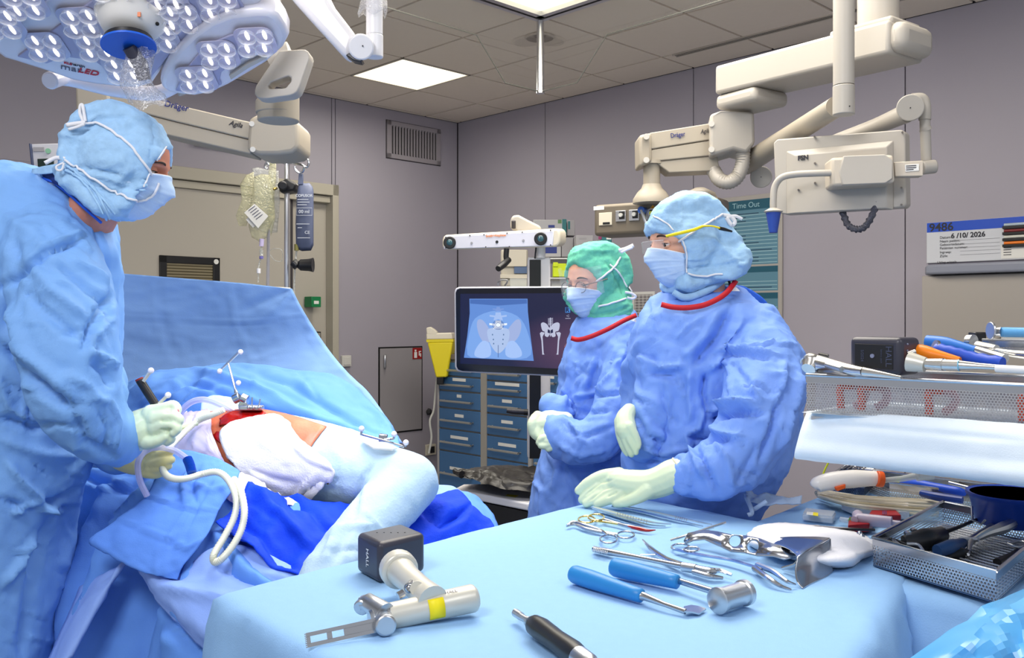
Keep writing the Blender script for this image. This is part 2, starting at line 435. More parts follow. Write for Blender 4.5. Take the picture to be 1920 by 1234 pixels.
m = MB(); m.hexa([a+(b-a)*k+nn*o+UP*z for k in (0, 1.4) for o in (-.018, .018) for z in (-.002, .01)]); ob('slot', m, M_dark, th)
m = MB()
for o in (-.024, .024): m.hexa([a+(b-a)*k+nn*(o+e)+UP*z for k in (-.005, 1.4) for e in (-.005, .005) for z in (-.006, .01)])
m.hexa([a+(b-a)*k+nn*e+UP*z for k in (0, 1.4) for e in (-.003, .003) for z in (-.005, .01)])
ob('rail', m, M_tbar, th)

# air grille on the left wall
def wallbox(side, x0, y0, x1, y1, o0, o1):
    """box on a wall between two pixel corners, projected on the wall plane"""
    if side == 'L': a, b, org, ax, inn = lw(x0, y0, o1), lw(x1, y1, o1), RC, RB, RA
    else: a, b, org, ax, inn = rw(x0, y0, o1), rw(x1, y1, o1), RC, RA, RB
    sa, sb = (a-org).dot(ax), (b-org).dot(ax)
    return wallspan(org, ax, min(sa, sb), max(sa, sb), min(a.z, b.z), max(a.z, b.z), inn, o0, o1), (min(sa, sb), max(sa, sb), min(a.z, b.z), max(a.z, b.z), org, ax, inn)
M_gr = mat('grille_paint', S(156, 150, 156), .5)
mb_, g = wallbox('L', 725, 226, 825, 309, 0, .004)
s0, s1, z0, z1, org, ax, inn = g
z1 = ZL(775, 235); z0 = ZL(775, 303)
ce_ = org+ax*(s0+s1)/2+UP*z0
th = thing('air_grille', 'grey wall grille with upright slots high on the wall by the corner', 'vent', ce_)
ob('backing', wallspan(org, ax, s0+.03, s1-.03, z0+.04, z1-.04, inn, .001, .003), M_dark, th)
m = MB()
for q in ((s0, s1, z0, z0+.035), (s0, s1, z1-.035, z1), (s0, s0+.04, z0, z1), (s1-.04, s1, z0, z1)):
    m.hexa([org+ax*s+UP*z+inn*o for s in q[:2] for z in q[2:] for o in (0, .014)])
ob('frame', m, M_gr, th)
m = MB()
for q in ((s0-.006, s1+.006, z0-.006, z0), (s0-.006, s1+.006, z1, z1+.006), (s0-.006, s0, z0, z1), (s1, s1+.006, z0, z1)):
    m.hexa([org+ax*s+UP*z+inn*o for s in q[:2] for z in q[2:] for o in (0, .004)])
ob('shadow_gap', m, M_seam, th)
w0, w1 = s0+.04, s1-.04; n_ = 16; pt = (w1-w0)/n_
for i in range(n_+1):
    m = MB(); c = w0+pt*i
    m.hexa([org+ax*s+UP*z+inn*o for s in (max(w0, c-pt*.24), min(w1, c+pt*.24)) for z in (z0+.03, z1-.03) for o in (.002, .013)])
    ob('slat', m, M_gr, th)

# sliding door on the left wall
th = ob('door_1', wallspan(RC, RB, T0+.05, T1-.05, 0, DH-.08, RA, -.10, -.08), M_doorl, kind='structure')
m = MB()
for q in ((T0, T1, DH-.085, DH), (T0, T0+.055, 0, DH), (T1-.055, T1, 0, DH)):
    m.hexa([RC+RB*s+UP*z+RA*o for s in q[:2] for z in q[2:] for o in (-.08, .02)])
ob('door_frame', m, M_frame, th, bevel=.004)
tE = sL(549)
m = MB(); m.hexa([RC+RB*s+UP*z+RA*o for s in (tE, T1-.06) for z in (0, DH-.14) for o in (-.075, -.035)])
leaf = ob('door_leaf', m, M_doorl, th, bevel=.003)
m = MB(); m.hexa([RC+RB*s+UP*z+RA*o for s in (tE-.03, tE-.004) for z in (0, DH-.1) for o in (-.079, -.05)]); ob('seal', m, M_seam, th)
m = MB(); m.hexa([RC+RB*s+UP*z+RA*o for s in (T0+.06, T1-.06) for z in (DH-.14, DH-.09) for o in (-.079, -.01)]); ob('track_cover', m, M_frame, th, bevel=.003)
# little window in the leaf
s0, s1 = sL(412)-.02, sL(298)-.02; s1 = (lw(298, 500, -.035)-RC).dot(RB); s0 = (lw(411, 500, -.035)-RC).dot(RB)
zt = lw(350, 481, -.035).z; zb = zt-.55
m = MB()
for q in ((s0, s1, zt-.05, zt), (s0, s1, zb, zb+.05), (s0, s0+.05, zb, zt), (s1-.05, s1, zb, zt)):
    m.hexa([RC+RB*s+UP*z+RA*o for s in q[:2] for z in q[2:] for o in (-.04, -.022)])
ob('window_frame', m, M_black, th, bevel=.003)
m = MB(); m.hexa([RC+RB*s+UP*z+RA*o for s in (s0+.04, s1-.04) for z in (zb+.04, zt-.04) for o in (-.05, -.034)]); ob('window_pane', m, mat('dim_window', S(92, 84, 62), .3), th)
m = MB()
for k in range(22):
    z = zt-.06-k*.02; m.hexa([RC+RB*s+UP*q+RA*o for s in (s0+.05, s1-.05) for q in (z, z+.008) for o in (-.034, -.031)])
ob('blind_slats', m, mat('blind_beige', S(140, 130, 105), .6), th)
c = RC+RB*(s0+.03)+UP*(zt-.028)+RA*-.022
ob('button', MB().cyl(c, c+RA*.004, .018, n=20), M_paper, th)
# LED clock above the door
def wthing(side, name, label, cat, x0, y0, x1, y1, t, m, group=None, bevel=.003, part='housing', o0=.0):
    b, g = wallbox(side, x0, y0, x1, y1, o0, t)
    c = g[4]+g[5]*(g[0]+g[1])/2+UP*g[2]
    T = thing(name, label, cat, c, group); ob(part, b, m, T, bevel=bevel); return T, g
def wsub(T, g, name, fx0, fx1, fz0, fz1, o0, o1, m, bevel=0, label=None):
    s0, s1, z0, z1, org, ax, inn = g
    return ob(name, wallspan(org, ax, s0+(s1-s0)*fx0, s0+(s1-s0)*fx1, z0+(z1-z0)*fz0, z0+(z1-z0)*fz1, inn, o0, o1), m, T, bevel=bevel, label=label)
T, g = wthing('L', 'led_clock', 'beige framed dark LED wall clock above the sliding door', 'clock', 368, 262, 495, 290, .04, M_frame)
s0, s1 = g[0], g[1]
wsub(T, g, 'display', .06, .94, .14, .86, .04, .043, mat('clock_display', (.02, .003, .003), .2))
gz = (g[2]+g[3])/2
M_red = mat('red_digits', (.25, .01, .005), .4, emit=(.5, .02, .01), estr=.35)
Mt = frame(RC+RB*(g[0]+g[1])/2+UP*gz+RA*.0435, -RB, UP)
text('10:42', (g[3]-g[2])*.7, Mt, M_red, T, 'digits', ex=.0003)
T, g = wthing('L', 'door_release_box', 'small green emergency door release box beside the door', 'switch', 584, 556, 602, 576, .03, mat('signal_green', S(20, 120, 70), .4), o0=-.07)
wsub(T, g, 'label_plate', .25, .75, .3, .6, .03, .032, M_paper)
T, g = wthing('L', 'light_switch', 'white square switch plate on the wall below the vent column', 'switch', 642, 667, 659, 687, .03, mat('switch_white', S(205, 203, 198), .4))
wsub(T, g, 'rocker', .15, .85, .15, .85, .03, .036, mat('switch_white', S(205, 203, 198), .4), bevel=.002)
T, g = wthing('L', 'framed_notice', 'small black framed notice by the foot of the door frame', 'notice', 589, 622, 602, 645, .02, M_black, o0=-.07)
wsub(T, g, 'sheet', .12, .88, .1, .9, .02, .022, mat('grey_sheet', S(150, 145, 135), .7))
# fire hose hatch
b, g = wallbox('L', 710, 650, 792, 812, 0, .006); s0, s1, z0, z1, org, ax, inn = g; z1 = ZL(750, 650); z0 = ZL(750, 811); g = (s0, s1, z0, z1, org, ax, inn)
T = thing('fire_hose_hatch', 'grey wall hatch with black edge, pull handle and red fire hose sign', 'hatch', RC+RB*(s0+s1)/2+UP*z0)
m = MB()
for q in ((s0, s1, z0, z0+.012), (s0, s1, z1-.012, z1), (s0, s0+.012, z0, z1), (s1-.012, s1, z0, z1)):
    m.hexa([org+ax*s+UP*z+inn*o for s in q[:2] for z in q[2:] for o in (0, .006)])
ob('seal', m, M_dark, T)
ob('door', wallspan(org, ax, s0+.012, s1-.012, z0+.012, z1-.012, inn, 0, .012), mat('hatch_grey', S(150, 146, 150), .5), T, bevel=.002)
h0 = lw(722, 668, .03); h1 = lw(722, 687, .03)
ob('handle', MB().tube(crom([lw(722, 666, .012), lw(722, 668, .04), lw(722, 687, .04), lw(722, 689, .012)], 5), .009, 10), M_satin, T)
sg = wallbox('L', 774, 651, 791, 673, .012, .016)[1]; sz1 = ZL(782, 652); sz0 = ZL(782, 673)
M_redp = mat('sign_red', S(150, 20, 20), .5)
sn = ob('fire_sign', wallspan(RC, RB, sg[0], sg[1], sz0, sz1, RA, .012, .016), M_redp, T)
w_ = sg[1]-sg[0]
m = MB(); h_ = sz1-sz0
for fx0, fx1, fz0, fz1 in ((.55, .85, .1, .62), (.62, .8, .66, .84), (.1, .2, .2, .5), (.25, .35, .3, .62), (.1, .35, .62, .7)):
    m.hexa([RC+RB*(sg[0]+w_*f)+UP*(sz0+h_*q)+RA*o for f in (fx0, fx1) for q in (fz0, fz1) for o in (.016, .018)])
ob('pictogram', m, M_inkw, sn)
# ================================================================= surgical lamps and ceiling booms
def planept(pt, n): return lambda x, y: onplane(x, y, pt, n)
LN = Vector((.06, -.40, -.915)).normalized()              # direction the lamp faces
LP0 = P(235, 100, 1.92)
M_lampw = mat('lamp_white_shell', S(228, 226, 236), .28, coat=.3)
M_lampf = mat('lamp_lavender_face', S(168, 168, 200), .35)
M_lens = mat('lens_clear', (.92, .93, .98), .05, spec=1, alpha=.32)
M_led = mat('led_warm', (1, .95, .88), .3, emit=(1, .94, .86), estr=2.5)
def lobe(px, off, t, T, name, m, bevel=.006, crv=0, base=LP0, N_=LN):
    f = planept(base+N_*off, N_)
    pts = [f(x/3.085, y/3.085) for x, y in (crom([(a, b, 0) for a, b in px], 4, True) if crv else [(a, b, 0) for a, b in px]) for y in [y]] if False else None
    q = crom([(a, b, 0) for a, b in px], 4, True) if crv else [(a, b, 0) for a, b in px]
    pts = [f(a[0]/3.085, a[1]/3.085) for a in q]
    return ob(name, MB().slab(pts, -N_*t), m, T, bevel=bevel, bseg=3)
LX = (Vector((1, 0, 0))-LN*LN.x).normalized(); LY = LN.cross(LX)
def cluster(cx, cy, T, base=LP0, s=.0195):
    c = onplane(cx/3.085, cy/3.085, base+LN*.006, LN)
    b = MB(); oc = []
    for i, j in ((-1, -1), (1, -1), (-1, 1), (1, 1)):
        o = c+LX*(i*s*.98)*(.93)+LY*(j*s*.98)+LX*j*s*.25; oc.append(o)
    b = MB().slab([c+LX*x+LY*y for x, y in rr(s*4.1, s*4.2, s*1.05, 5)], LN*.0015)
    k = ob('lens_cluster', b, mat('reflector_silver', S(190, 186, 205), .3, .3), T)
    for o in oc:
        M = frame(o, LX, LY); zs = 1 if (M.to_3x3()@Vector((0, 0, 1))).dot(LN) > 0 else -1
        ob('lens', MB().ring([[M@Vector((r*math.cos(2*math.pi*q/20), r*math.sin(2*math.pi*q/20), zs*z)) for q in range(20)] for r, z in ((s*.9, .001), (s*.98, .010), (s*.98, .0115), (s*.9, .0115), (s*.86, .009))], False, False), M_lens, k, smooth=40)
        ob('led', MB().lathe([(s*.26, zs*.0016), (s*.26, zs*.0028), (0, zs*.003)], M@Matrix.Diagonal((.8, 2.6, 1, 1)), 10), M_led, k)  # LED stretched into a glowing streak, painting the bright glint in the lens
T = thing('surgical_lamp', 'large white multi-lobed surgical lamp head with blue handle disc, lettered rim', 'surgical lamp', LP0-LN*.1)
rim = [(0-90, 130), (60, 60), (180, -60), (420, -200), (1100, -240), (1480, -160), (1525, 0), (1490, 60), (1380, 95), (1240, 130), (1120, 185), (1030, 260), (975, 330), (925, 430), (880, 495), (800, 520), (720, 517), (560, 500), (420, 475), (280, 425), (90, 365), (20, 345), (-40, 300), (-110, 230)]
lobe(rim, 0, .06, T, 'shell', M_lampw, .014)
face = [(100, 330), (540, 0), (640, -130), (1330, -150), (1385, 0), (1430, 68), (1230, 150), (1120, 215), (1010, 280), (940, 370), (870, 455), (830, 474), (720, 472), (650, 460), (600, 392), (540, 352), (380, 330), (270, 370)]
lobe(face, .005, .006, T, 'lamp_face', M_lampf, .002)
for c in ((265, 265), (470, 125), (560, 265), (1040, 100), (1265, 30), (920, 215), (715, 400), (650, -10), (960, -20), (150, 0)):
    if c != (150, 0): cluster(*c, T)
# right lobe
r2 = [(925, 480), (940, 420), (975, 350), (1040, 270), (1110, 200), (1210, 130), (1330, 85), (1480, 68), (1560, 70), (1610, 100), (1650, 160), (1672, 215), (1640, 280), (1540, 370), (1440, 430), (1320, 500), (1220, 545), (1130, 562), (1040, 553), (975, 540), (935, 515)]
lobe(r2, .02, .055, T, 'side_shell', M_lampw, .012)
f2 = [(1015, 527), (1045, 460), (1090, 385), (1150, 315), (1230, 250), (1330, 208), (1440, 188), (1545, 182), (1575, 205), (1600, 245), (1550, 312), (1430, 322), (1350, 370), (1280, 420), (1272, 460), (1283, 492), (1200, 520), (1110, 540)]
lobe(f2, .026, .006, T, 'side_face', M_lampf, .002)
B2 = LP0+LN*.021
for c in ((1265, 312), (1480, 238), (1140, 455)): cluster(*c, T, B2)
lobe([(1325, 440), (1430, 370), (1540, 320), (1545, 340), (1440, 395), (1335, 465)], .03, .008, T, 'grip_recess', mat('grip_cream', S(195, 188, 176), .4), .002)
# third lobe top left
lobe([(-330, 120), (-200, 210), (-60, 225), (0, 215), (60, 190), (150, 120), (290, 20), (340, -40), (200, -160), (-200, -140)], .012, .05, T, 'side_shell', M_lampw, .012)
lobe([(-260, 110), (-150, 190), (-40, 205), (40, 165), (150, 85), (285, -5), (200, -120), (-180, -100)], .018, .006, T, 'side_face', M_lampf, .002)
B3 = LP0+LN*.013
for c in ((140, 15), (5, 130)): cluster(*c, T, B3)
# hub dome, neck, blue splash disc, handle
c = onplane(758/3.085, 92/3.085, LP0, LN); M = frame(c, LX, LY)
zs = 1 if (M.to_3x3()@Vector((0, 0, 1))).dot(LN) > 0 else -1
ob('hub', MB().lathe([(.066, 0), (.068, zs*.006), (.064, zs*.012), (.05, zs*.036), (.036, zs*.044), (.016, zs*.047)], M, 36), mat('hub_white', S(214, 212, 208), .3), T, smooth=60)
hx = [(700, 72), (910, 138), (690, 185)]
for x, y in hx:
    q = onplane(x/3.085, y/3.085, LP0+LN*.028, LN); ob('screw', MB().sphere(q, .004, 10), M_dark, T)
q = onplane(805/3.085, 84/3.085, LP0+LN*.034, LN)
ob('orange_tag', MB().box(q, (.006, .003, .009)), mat('tag_orange', S(220, 130, 90), .5), T)
hd = (LN*.75+Vector((.1, 0, -.5))).normalized()
n0 = c+LN*.046
ob('neck', MB().cyl(n0, n0+hd*.018, .018, n=24).cyl(n0+hd*.012, n0+hd*.020, .046, n=36), M_black, T)
d0 = n0+hd*.024
ob('splash_disc', MB().cyl(d0, d0+hd*.004, .052, n=40), mat('disc_blue', S(22, 92, 205), .4), T)
hp = P(250, 98, d0.y-.0)
ob('handle', MB().tube([d0+hd*.005, P(263, 120, d0.y+.02), P(270, 150, d0.y+.03)], [.013, .015, .013], 16), mat('handle_dark', S(58, 58, 72), .3), T)
fm_ = MB(); fr = [(264, 92, 21), (261, 110, 23), (258, 130, 24), (257, 150, 26), (262, 168, 30), (272, 182, 32), (276, 194, 29)]
rings = []
for i, (x, y, r) in enumerate(fr):
    o = P(x, y, d0.y+.02); rings.append([o+Vector((math.cos(a)*r*1.13e-3*(1+.14*math.sin(3*a+i*1.3)+.08*math.sin(7*a-i)), math.sin(a)*r*.9e-3, .004*math.sin(5*a+i)+(.008*math.sin(2*a) if i > 4 else 0))) for a in [2*math.pi*k/28 for k in range(28)]])
fm_.ring(rings, False, False)
M_film = mat('clear_film', (.95, .95, 1), .12, alpha=.3, spec=1, wrinkle=.8, wscale=60)
film = ob('plastic_cover', fm_, M_film, T, smooth=180)
# lettering on the rim
def onlamp(x, y, off): return onplane(x/3.085, y/3.085, LP0+LN*off, LN)
a, b = onlamp(370, 385, .0015), onlamp(560, 425, .0015)
xa = (b-a).normalized(); ya = (onlamp(460, 350, .0015)-onlamp(465, 440, .0015))
M = frame(onlamp(400, 400, .0015), xa, ya)
if (M.to_3x3()@Vector((0, 0, 1))).dot(LN) < 0: pass
text('mar', .027, frame(onlamp(412, 397, .0015), xa, ya), mat('print_grey', S(90, 90, 110), .5), T)
text('LED', .0235, frame(onlamp(509, 417, .0015), xa, ya), mat('print_red', S(205, 30, 50), .5), T, shear=.25, bold=.0004)
text('KLS', .0085, frame(onlamp(393, 368, .0015), xa, ya), mat('print_red', S(205, 30, 50), .5), T, xs=1.2, bold=.0003)
text('martin', .0105, frame(onlamp(447, 378, .0015), xa, ya), M_ink, T, xs=1.1, bold=.0002)
# suspension of the lamp: round joint and yoke bar under the rim
def tubepx(pts, r, n=14, k=6): return MB().tube([Vector(p) for p in crom([P(*p) for p in pts], k)], r, n)
m = MB(); m.cyl(P(92, 152, 1.98), P(118, 142, 2.03), .019, n=24); ob('pivot_knob', m, M_lampw, T, bevel=.004)
ob('yoke', tubepx([(105, 145, 2.04), (140, 150, 2.06), (215, 168, 2.08), (290, 175, 2.08), (330, 160, 2.08)], .017), M_lampw, T)
ob('yoke', tubepx([(330, 165, 2.08), (420, 130, 2.12), (500, 40, 2.12), (515, -60, 2.1)], .02), M_cream, T)
# second lamp's handle frame hanging at the right
def pslab(px, d, t, name, m, T, bevel=.006, hole=None, label=None, dy=None):
    """front face drawn at depth d (or per-vertex), thickness t away from the camera"""
    pts = [P(p[0], p[1], p[2] if len(p) > 2 else d) for p in px]
    if hole:
        hp = [P(p[0], p[1], d) for p in hole]
        # bridge ring: resample both outlines
        def res(q, n):
            q = [Vector(v) for v in q]+[Vector(q[0])]; L = [0]
            for a_, b_ in zip(q[:-1], q[1:]): L.append(L[-1]+(b_-a_).length)
            out = []
            for i in range(n):
                s_ = L[-1]*i/n
                for k_ in range(len(L)-1):
                    if L[k_] <= s_ <= L[k_+1]: out.append(q[k_].lerp(q[k_+1], (s_-L[k_])/(L[k_+1]-L[k_]+1e-9))); break
            return out
        n = 40; A = res(pts, n); B = res(hp, n)
        # align start
        k0 = min(range(n), key=lambda k_: sum((A[i]-B[(i+k_) % n]).length for i in range(n)))
        B = [B[(i+k0) % n] for i in range(n)]
        dv = Vector((0, t, 0)); m_ = MB(); m_.ring([A, B, [v+dv for v in B], [v+dv for v in A]], closed=True)
    else: m_ = MB().slab(pts, (0, t, 0))
    return ob(name, m_, m, T, bevel=bevel, bseg=3, label=label)
T = thing('lamp_grip', 'white lamp grip frame with an oval hand hole beside the side lobe', 'lamp handle', P(525, 180, 2.3))
pslab([(524, 95), (570, 92), (578, 96), (581, 106), (563, 160), (557, 172), (548, 178), (500, 185), (483, 184), (476, 174), (480, 160), (500, 130)], 2.24, .05, 'grip_frame', M_cream, T, .01,
      hole=[(508, 154), (540, 142), (546, 146), (545, 154), (535, 165), (505, 167), (502, 162)])
ob('pivot_arm', tubepx([(505, 115, 2.3), (520, 108, 2.3), (545, 100, 2.3)], .03), M_cream, T)
ob('swivel_column', MB().cyl(P(522, 176, 2.40), P(522, 228, 2.40), .054, n=28).cyl(P(520, 190, 2.40), P(520, 214, 2.40), .056, n=28), M_cream2, T, bevel=.003)

# boom arm across the upper left with maker's lettering
T = thing('ceiling_boom_arm', 'long cream boom arm sloping above the masked man in the left', 'ceiling arm', P(400, 250, 2.9))
bd = 2.75
pslab([(205, 167), (330, 196), (470, 229), (472, 262), (330, 228), (205, 196)], bd, .13, 'arm_upper', M_cream2, T, .004)
pslab([(206, 197), (330, 229), (472, 263), (470, 289), (300, 250), (207, 215)], bd+.004, .12, 'arm_lower', M_cream2, T, .004)
pslab([(140, 160), (206, 166), (206, 214), (141, 208)], bd-.005, .14, 'arm_knuckle', M_cream2, T, .01)
pslab([(466, 222), (480, 215), (553, 222), (560, 235), (560, 276), (548, 286), (520, 290), (485, 290), (462, 282)], bd-.03, .17, 'end_block', M_cream2, T, .012)
for x, y in ((472, 232), (474, 280), (192, 192)): ob('screw_cap', MB().cyl(P(x, y, bd-.034), P(x, y, bd-.02), .008, n=16), mat('cap_white', S(215, 210, 200), .4), T)
M_navy = mat('print_navy', S(28, 40, 110), .5)
def txtpx(s, size_px, x, y, d, ang, m, T, **k):
    a = math.radians(ang); X = Vector((math.cos(a), 0, math.sin(a))); Y = Vector((-math.sin(a), 0, math.cos(a)))
    return text(s, size_px*d/F, frame(P(x, y, d), X, Y), m, T, **k)
txtpx('Dräger', 16, 331, 199, bd-.002, -13, M_navy, T, bold=.0003)
txtpx('Agila', 13, 442, 233, bd-.002, -13, M_ink, T, shear=.3, bold=.0002)
# white spring arm with bagged handle
T = thing('white_spring_arm', 'glossy white jointed arm reaching down from the ceiling, film-wrapped end', 'ceiling arm', P(640, 100, 2.0))
pslab([(505, -60), (590, -60), (625, 10), (668, 66), (655, 112), (640, 100), (590, 45), (545, -5)], 2.0, .055, 'arm', M_white, T, .016)
ob('joint_disc', MB().cyl(P(677, 88, 1.975), P(677, 88, 2.06), .028, n=36), M_white, T, bevel=.004)
ob('pivot_pin', MB().cyl(P(680, 86, 1.972), P(680, 86, 1.98), .0015, n=8), M_dark, T)
pslab([(648, 103), (654, 99), (680, 112), (676, 116), (662, 113)], 1.985, .03, 'rubber_stop', M_black, T, .002)
ob('upright_tube', MB().cyl(P(702, 66, 2.03), P(702, -40, 2.03), .0185, n=28).cyl(P(702, 108, 2.03), P(702, 66, 2.03), .0195, n=28), M_white, T, bevel=.002)
rings = []
for i, (y, r) in enumerate(((-30, 20), (-5, 22), (10, 25), (22, 27), (29, 24))):
    o = P(699, y, 2.03); rings.append([o+Vector((math.cos(a)*r*1.2e-3*(1+.1*math.sin(3*a+i)), math.sin(a)*r*1.1e-3, .007*math.sin(4*a+i))) for a in [2*math.pi*k/24 for k in range(24)]])
ob('plastic_cover', MB().ring(rings, False, False), M_film, T, smooth=180)

# ---- right-hand boom cluster
def obox(a, b, h, wd, wv=None):
    """beam from a to b, height h, horizontal width wd"""
    a, b = Vector(a), Vector(b); x = (b-a).normalized(); y = UP.cross(x).normalized(); z = x.cross(y)
    m = MB(); m.hexa([p+y*j*wd/2+z*k*h/2 for p in (a, b) for j in (-1, 1) for k in (-1, 1)]); return m
T = thing('ceiling_pendant', 'big cream overhead beam on a ceiling column at the upper right', 'ceiling arm', P(1640, 120, 3.05))
a0, a1 = P(1373, 158, 3.42), P(1700, 78, 2.86)
ob('beam', obox(a0, a1, .105, .20), M_cream, T, bevel=.012, bseg=3)
ob('end_cap', obox(a1+(a1-a0).normalized()*-.02, a1+(a1-a0).normalized()*.045, .095, .185), M_cream, T, bevel=.03, bseg=3)
pm = a0.lerp(a1, .86)
ob('top_plate', obox(a0.lerp(a1, .68)+UP*.055, a0.lerp(a1, 1.0)+UP*.055, .03, .17), M_cream, T, bevel=.01)
ob('ceiling_column', MB().cyl(pm+UP*.05, Vector((pm.x, pm.y, CEIL-.002)), .064, n=36), M_cream, T)
pe = a0.lerp(a1, .13)
ob('pivot_plate', MB().box(pe-UP*.08, (.19, .19, .055), Matrix.Rotation(.6, 4, 'Z')), M_cream, T, bevel=.02, bseg=3)
# pivot block, hose and counterbalanced arm
T = thing('counterbalanced_boom', 'cream supply arm with corrugated bent hose, carrying the socket console', 'ceiling arm', P(1375, 280, 3.45))
pb = pe-UP*.115
m = MB(); m.slab([P(1331, 214, 3.36), P(1352, 207, 3.34), P(1414, 209, 3.36), P(1416, 268, 3.36), P(1400, 287, 3.36), P(1375, 280, 3.36), P(1331, 293, 3.36)], (.03, .19, 0))
ob('pivot_block', m, M_cream, T, bevel=.012, bseg=3)
pslab([(1218, 249), (1332, 231), (1332, 262), (1219, 280)], 3.42, .12, 'arm_upper', M_cream2, T, .004)
pslab([(1219, 281), (1332, 263), (1332, 292), (1220, 303)], 3.424, .12, 'arm_lower', M_cream2, T, .004)
pslab([(1228, 303), (1345, 291), (1350, 320), (1255, 324)], 3.43, .10, 'cable_box', M_cream2, T, .004)
pslab([(1198, 253), (1222, 248), (1223, 304), (1199, 313)], 3.41, .13, 'arm_knuckle', M_cream2, T, .012)
for x, y in ((1212, 256), (1212, 300), (1334, 232), (1334, 280)): ob('screw_cap', MB().cyl(P(x, y, 3.35), P(x, y, 3.41), .011, n=16), mat('cap_white', S(215, 210, 200), .4), T)
txtpx('Dräger', 12, 1271, 253, 3.416, 8, M_navy, T, bold=.0003, xs=.8)
txtpx('Agila', 11, 1322, 246, 3.416, 8, M_ink, T, shear=.3, bold=.0002, xs=.8)
hp = crom([P(1392, 266, 3.4), P(1393, 285, 3.4), P(1392, 308, 3.4), P(1382, 332, 3.4), P(1365, 342, 3.4), P(1348, 336, 3.42), P(1338, 320, 3.45), P(1324, 305, 3.48), P(1312, 302, 3.5)], 9)
L = len(hp); ob('corrugated_hose', MB().tube(hp, [.026*(1+(.07 if i % 2 else -.05)) for i in range(L)], 18), M_cream, T, smooth=60)
ob('hose_cuff', MB().cyl(P(1392, 264, 3.4), P(1392, 284, 3.4), .029, n=24).cyl(P(1328, 309, 3.46), P(1316, 302, 3.49), .030, n=24), M_white, T)
ob('drop_column', MB().cyl(P(1222, 307, 3.46), P(1222, 356, 3.46), .032, n=28), M_cream2, T)
ob('column_collar', MB().cyl(P(1222, 302, 3.46), P(1222, 309, 3.46), .044, n=28), M_cream2, T)
zc = P(1222, 352, 3.46)
ob('bell_cap', MB().lathe([(.034, .012), (.04, -.003), (.055, -.018), (.072, -.045), (.072, -.06)], Matrix.Translation(zc), 32), M_cream2, T, smooth=60)
ob('bell_cap', MB().lathe([(.02, .02), (.06, -.0), (.075, -.03), (.08, -.06)], Matrix.Translation(P(1312, 362, 3.6)), 32), M_cream2, T, smooth=60)
# socket console
T = thing('socket_console', 'grey-brown supply console with sockets hanging behind the blue-capped woman', 'medical console', P(1230, 440, 3.45))
M_cons = mat('console_taupe', S(118, 109, 96), .4, .3)
CA, CB = P(1113, 384, 3.62), P(1347, 360, 3.36)
cx = (CB-CA); cx.z = 0; cl = cx.length; cx.normalize(); cy_ = Vector((-cx.y, cx.x, 0))
def cons(u, v, o=0):     # u 0..1 along, v 0 bottom..1 top, o towards the viewer
    p = CA.lerp(CB, u); p.z = 0
    zt = CA.z+(CB.z-CA.z)*u; return Vector((p.x, p.y, CA.z-.125+v*.125))-cy_*o
m = MB(); m.slab([cons(0, .0), cons(1, .0), cons(1, 1), cons(0, 1)], cy_*.14); ob('housing', m, M_cons, T, bevel=.014, bseg=3)
def cbox(u, v, w_, h_, o, t, name, m, par, bevel=.001, label=None):
    return ob(name, MB().slab([cons(u-w_, v-h_, o), cons(u+w_, v-h_, o), cons(u+w_, v+h_, o), cons(u-w_, v+h_, o)], -cy_*t), m, par, bevel=bevel, label=label)
b_ = cbox(.105, .52, .055, .2, .0, .006, 'cover_plate', mat('plate_cream', S(205, 198, 180), .4), T)
cbox(.115, .38, .03, .035, .006, .002, 'display', M_black, b_)
for i, (u, cl_) in enumerate(((.235, S(190, 190, 185)), (.345, S(190, 190, 185)), (.485, S(190, 190, 60)))):
    k = cbox(u, .58, .042, .17, 0, .008, 'socket', M_steel, T, label='black socket with yellow insert' if i == 2 else None)
    cbox(u+.012, .6, .022, .12, .008, .004, 'insert', M_black, k)
    q = cons(u+.01, .6, .012); ob('port', MB().cyl(q, q-cy_*.01, .008, n=14), mat('port_%d' % i, cl_, .4), k)
cbox(.045, .88, .045, .06, 0, .001, 'sticker', M_paper, T)
cbox(.49, .92, .028, .03, 0, .001, 'sticker', M_paper, T)
ob('warning_sign', MB().slab([cons(.47, .76, 0), cons(.515, .76, 0), cons(.493, .87, 0)], -cy_*.001), mat('warn_yellow', S(215, 150, 30), .5), T)
k = ob('gas_plug', MB().cyl(cons(.425, .7, .0), cons(.425, .7, .035), .014, n=18), mat('plug_blue', S(45, 90, 170), .4), T)
ob('gas_plug_stem', MB().tube([cons(.425, .7, .03), cons(.45, .45, .035), cons(.48, .1, .03), cons(.56, .0, .03)], .007, 10), M_satin, T)
ob('plug_lever', MB().tube([cons(.46, .07, .032), cons(.53, .0, .032)], .01, 10), mat('plug_blue', S(45, 90, 170), .4), T)

# monitor boom: white pipe, slanted arms, joint discs, monitor seen from behind
T = thing('monitor_boom', 'cream pipe with slanting arms and round joints that carries the wall monitor', 'ceiling arm', P(1583, 215, 2.7))
ob('drop_pipe', MB().cyl(P(1582, -30, 2.7), P(1582, 160, 2.7), .0305, n=32), M_cream, T)
ob('pipe_end', MB().cyl(P(1582, 161, 2.7), P(1582, 216, 2.7), .0315, n=32), M_cream, T, bevel=.003)
q = P(1593, 199, 2.668); ob('set_screw', MB().sphere(q, .002, 8), M_dark, T)
ob('lower_arm', tubepx([(1568, 200, 2.76), (1480, 256, 3.15), (1398, 308, 3.58)], [.032, .036, .042], 24), M_cream2, T)
for (x, y, d, r) in ((1427, 332, 3.56, .042), (1707, 202, 2.78, .040)):
    ob('joint_disc', MB().cyl(P(x, y, d-.03), P(x, y, d+.06), r, n=40), M_cream, T, bevel=.003)
    ob('pivot_pin', MB().cyl(P(x, y, d-.033), P(x, y, d-.02), .0018, n=8), M_dark, T)
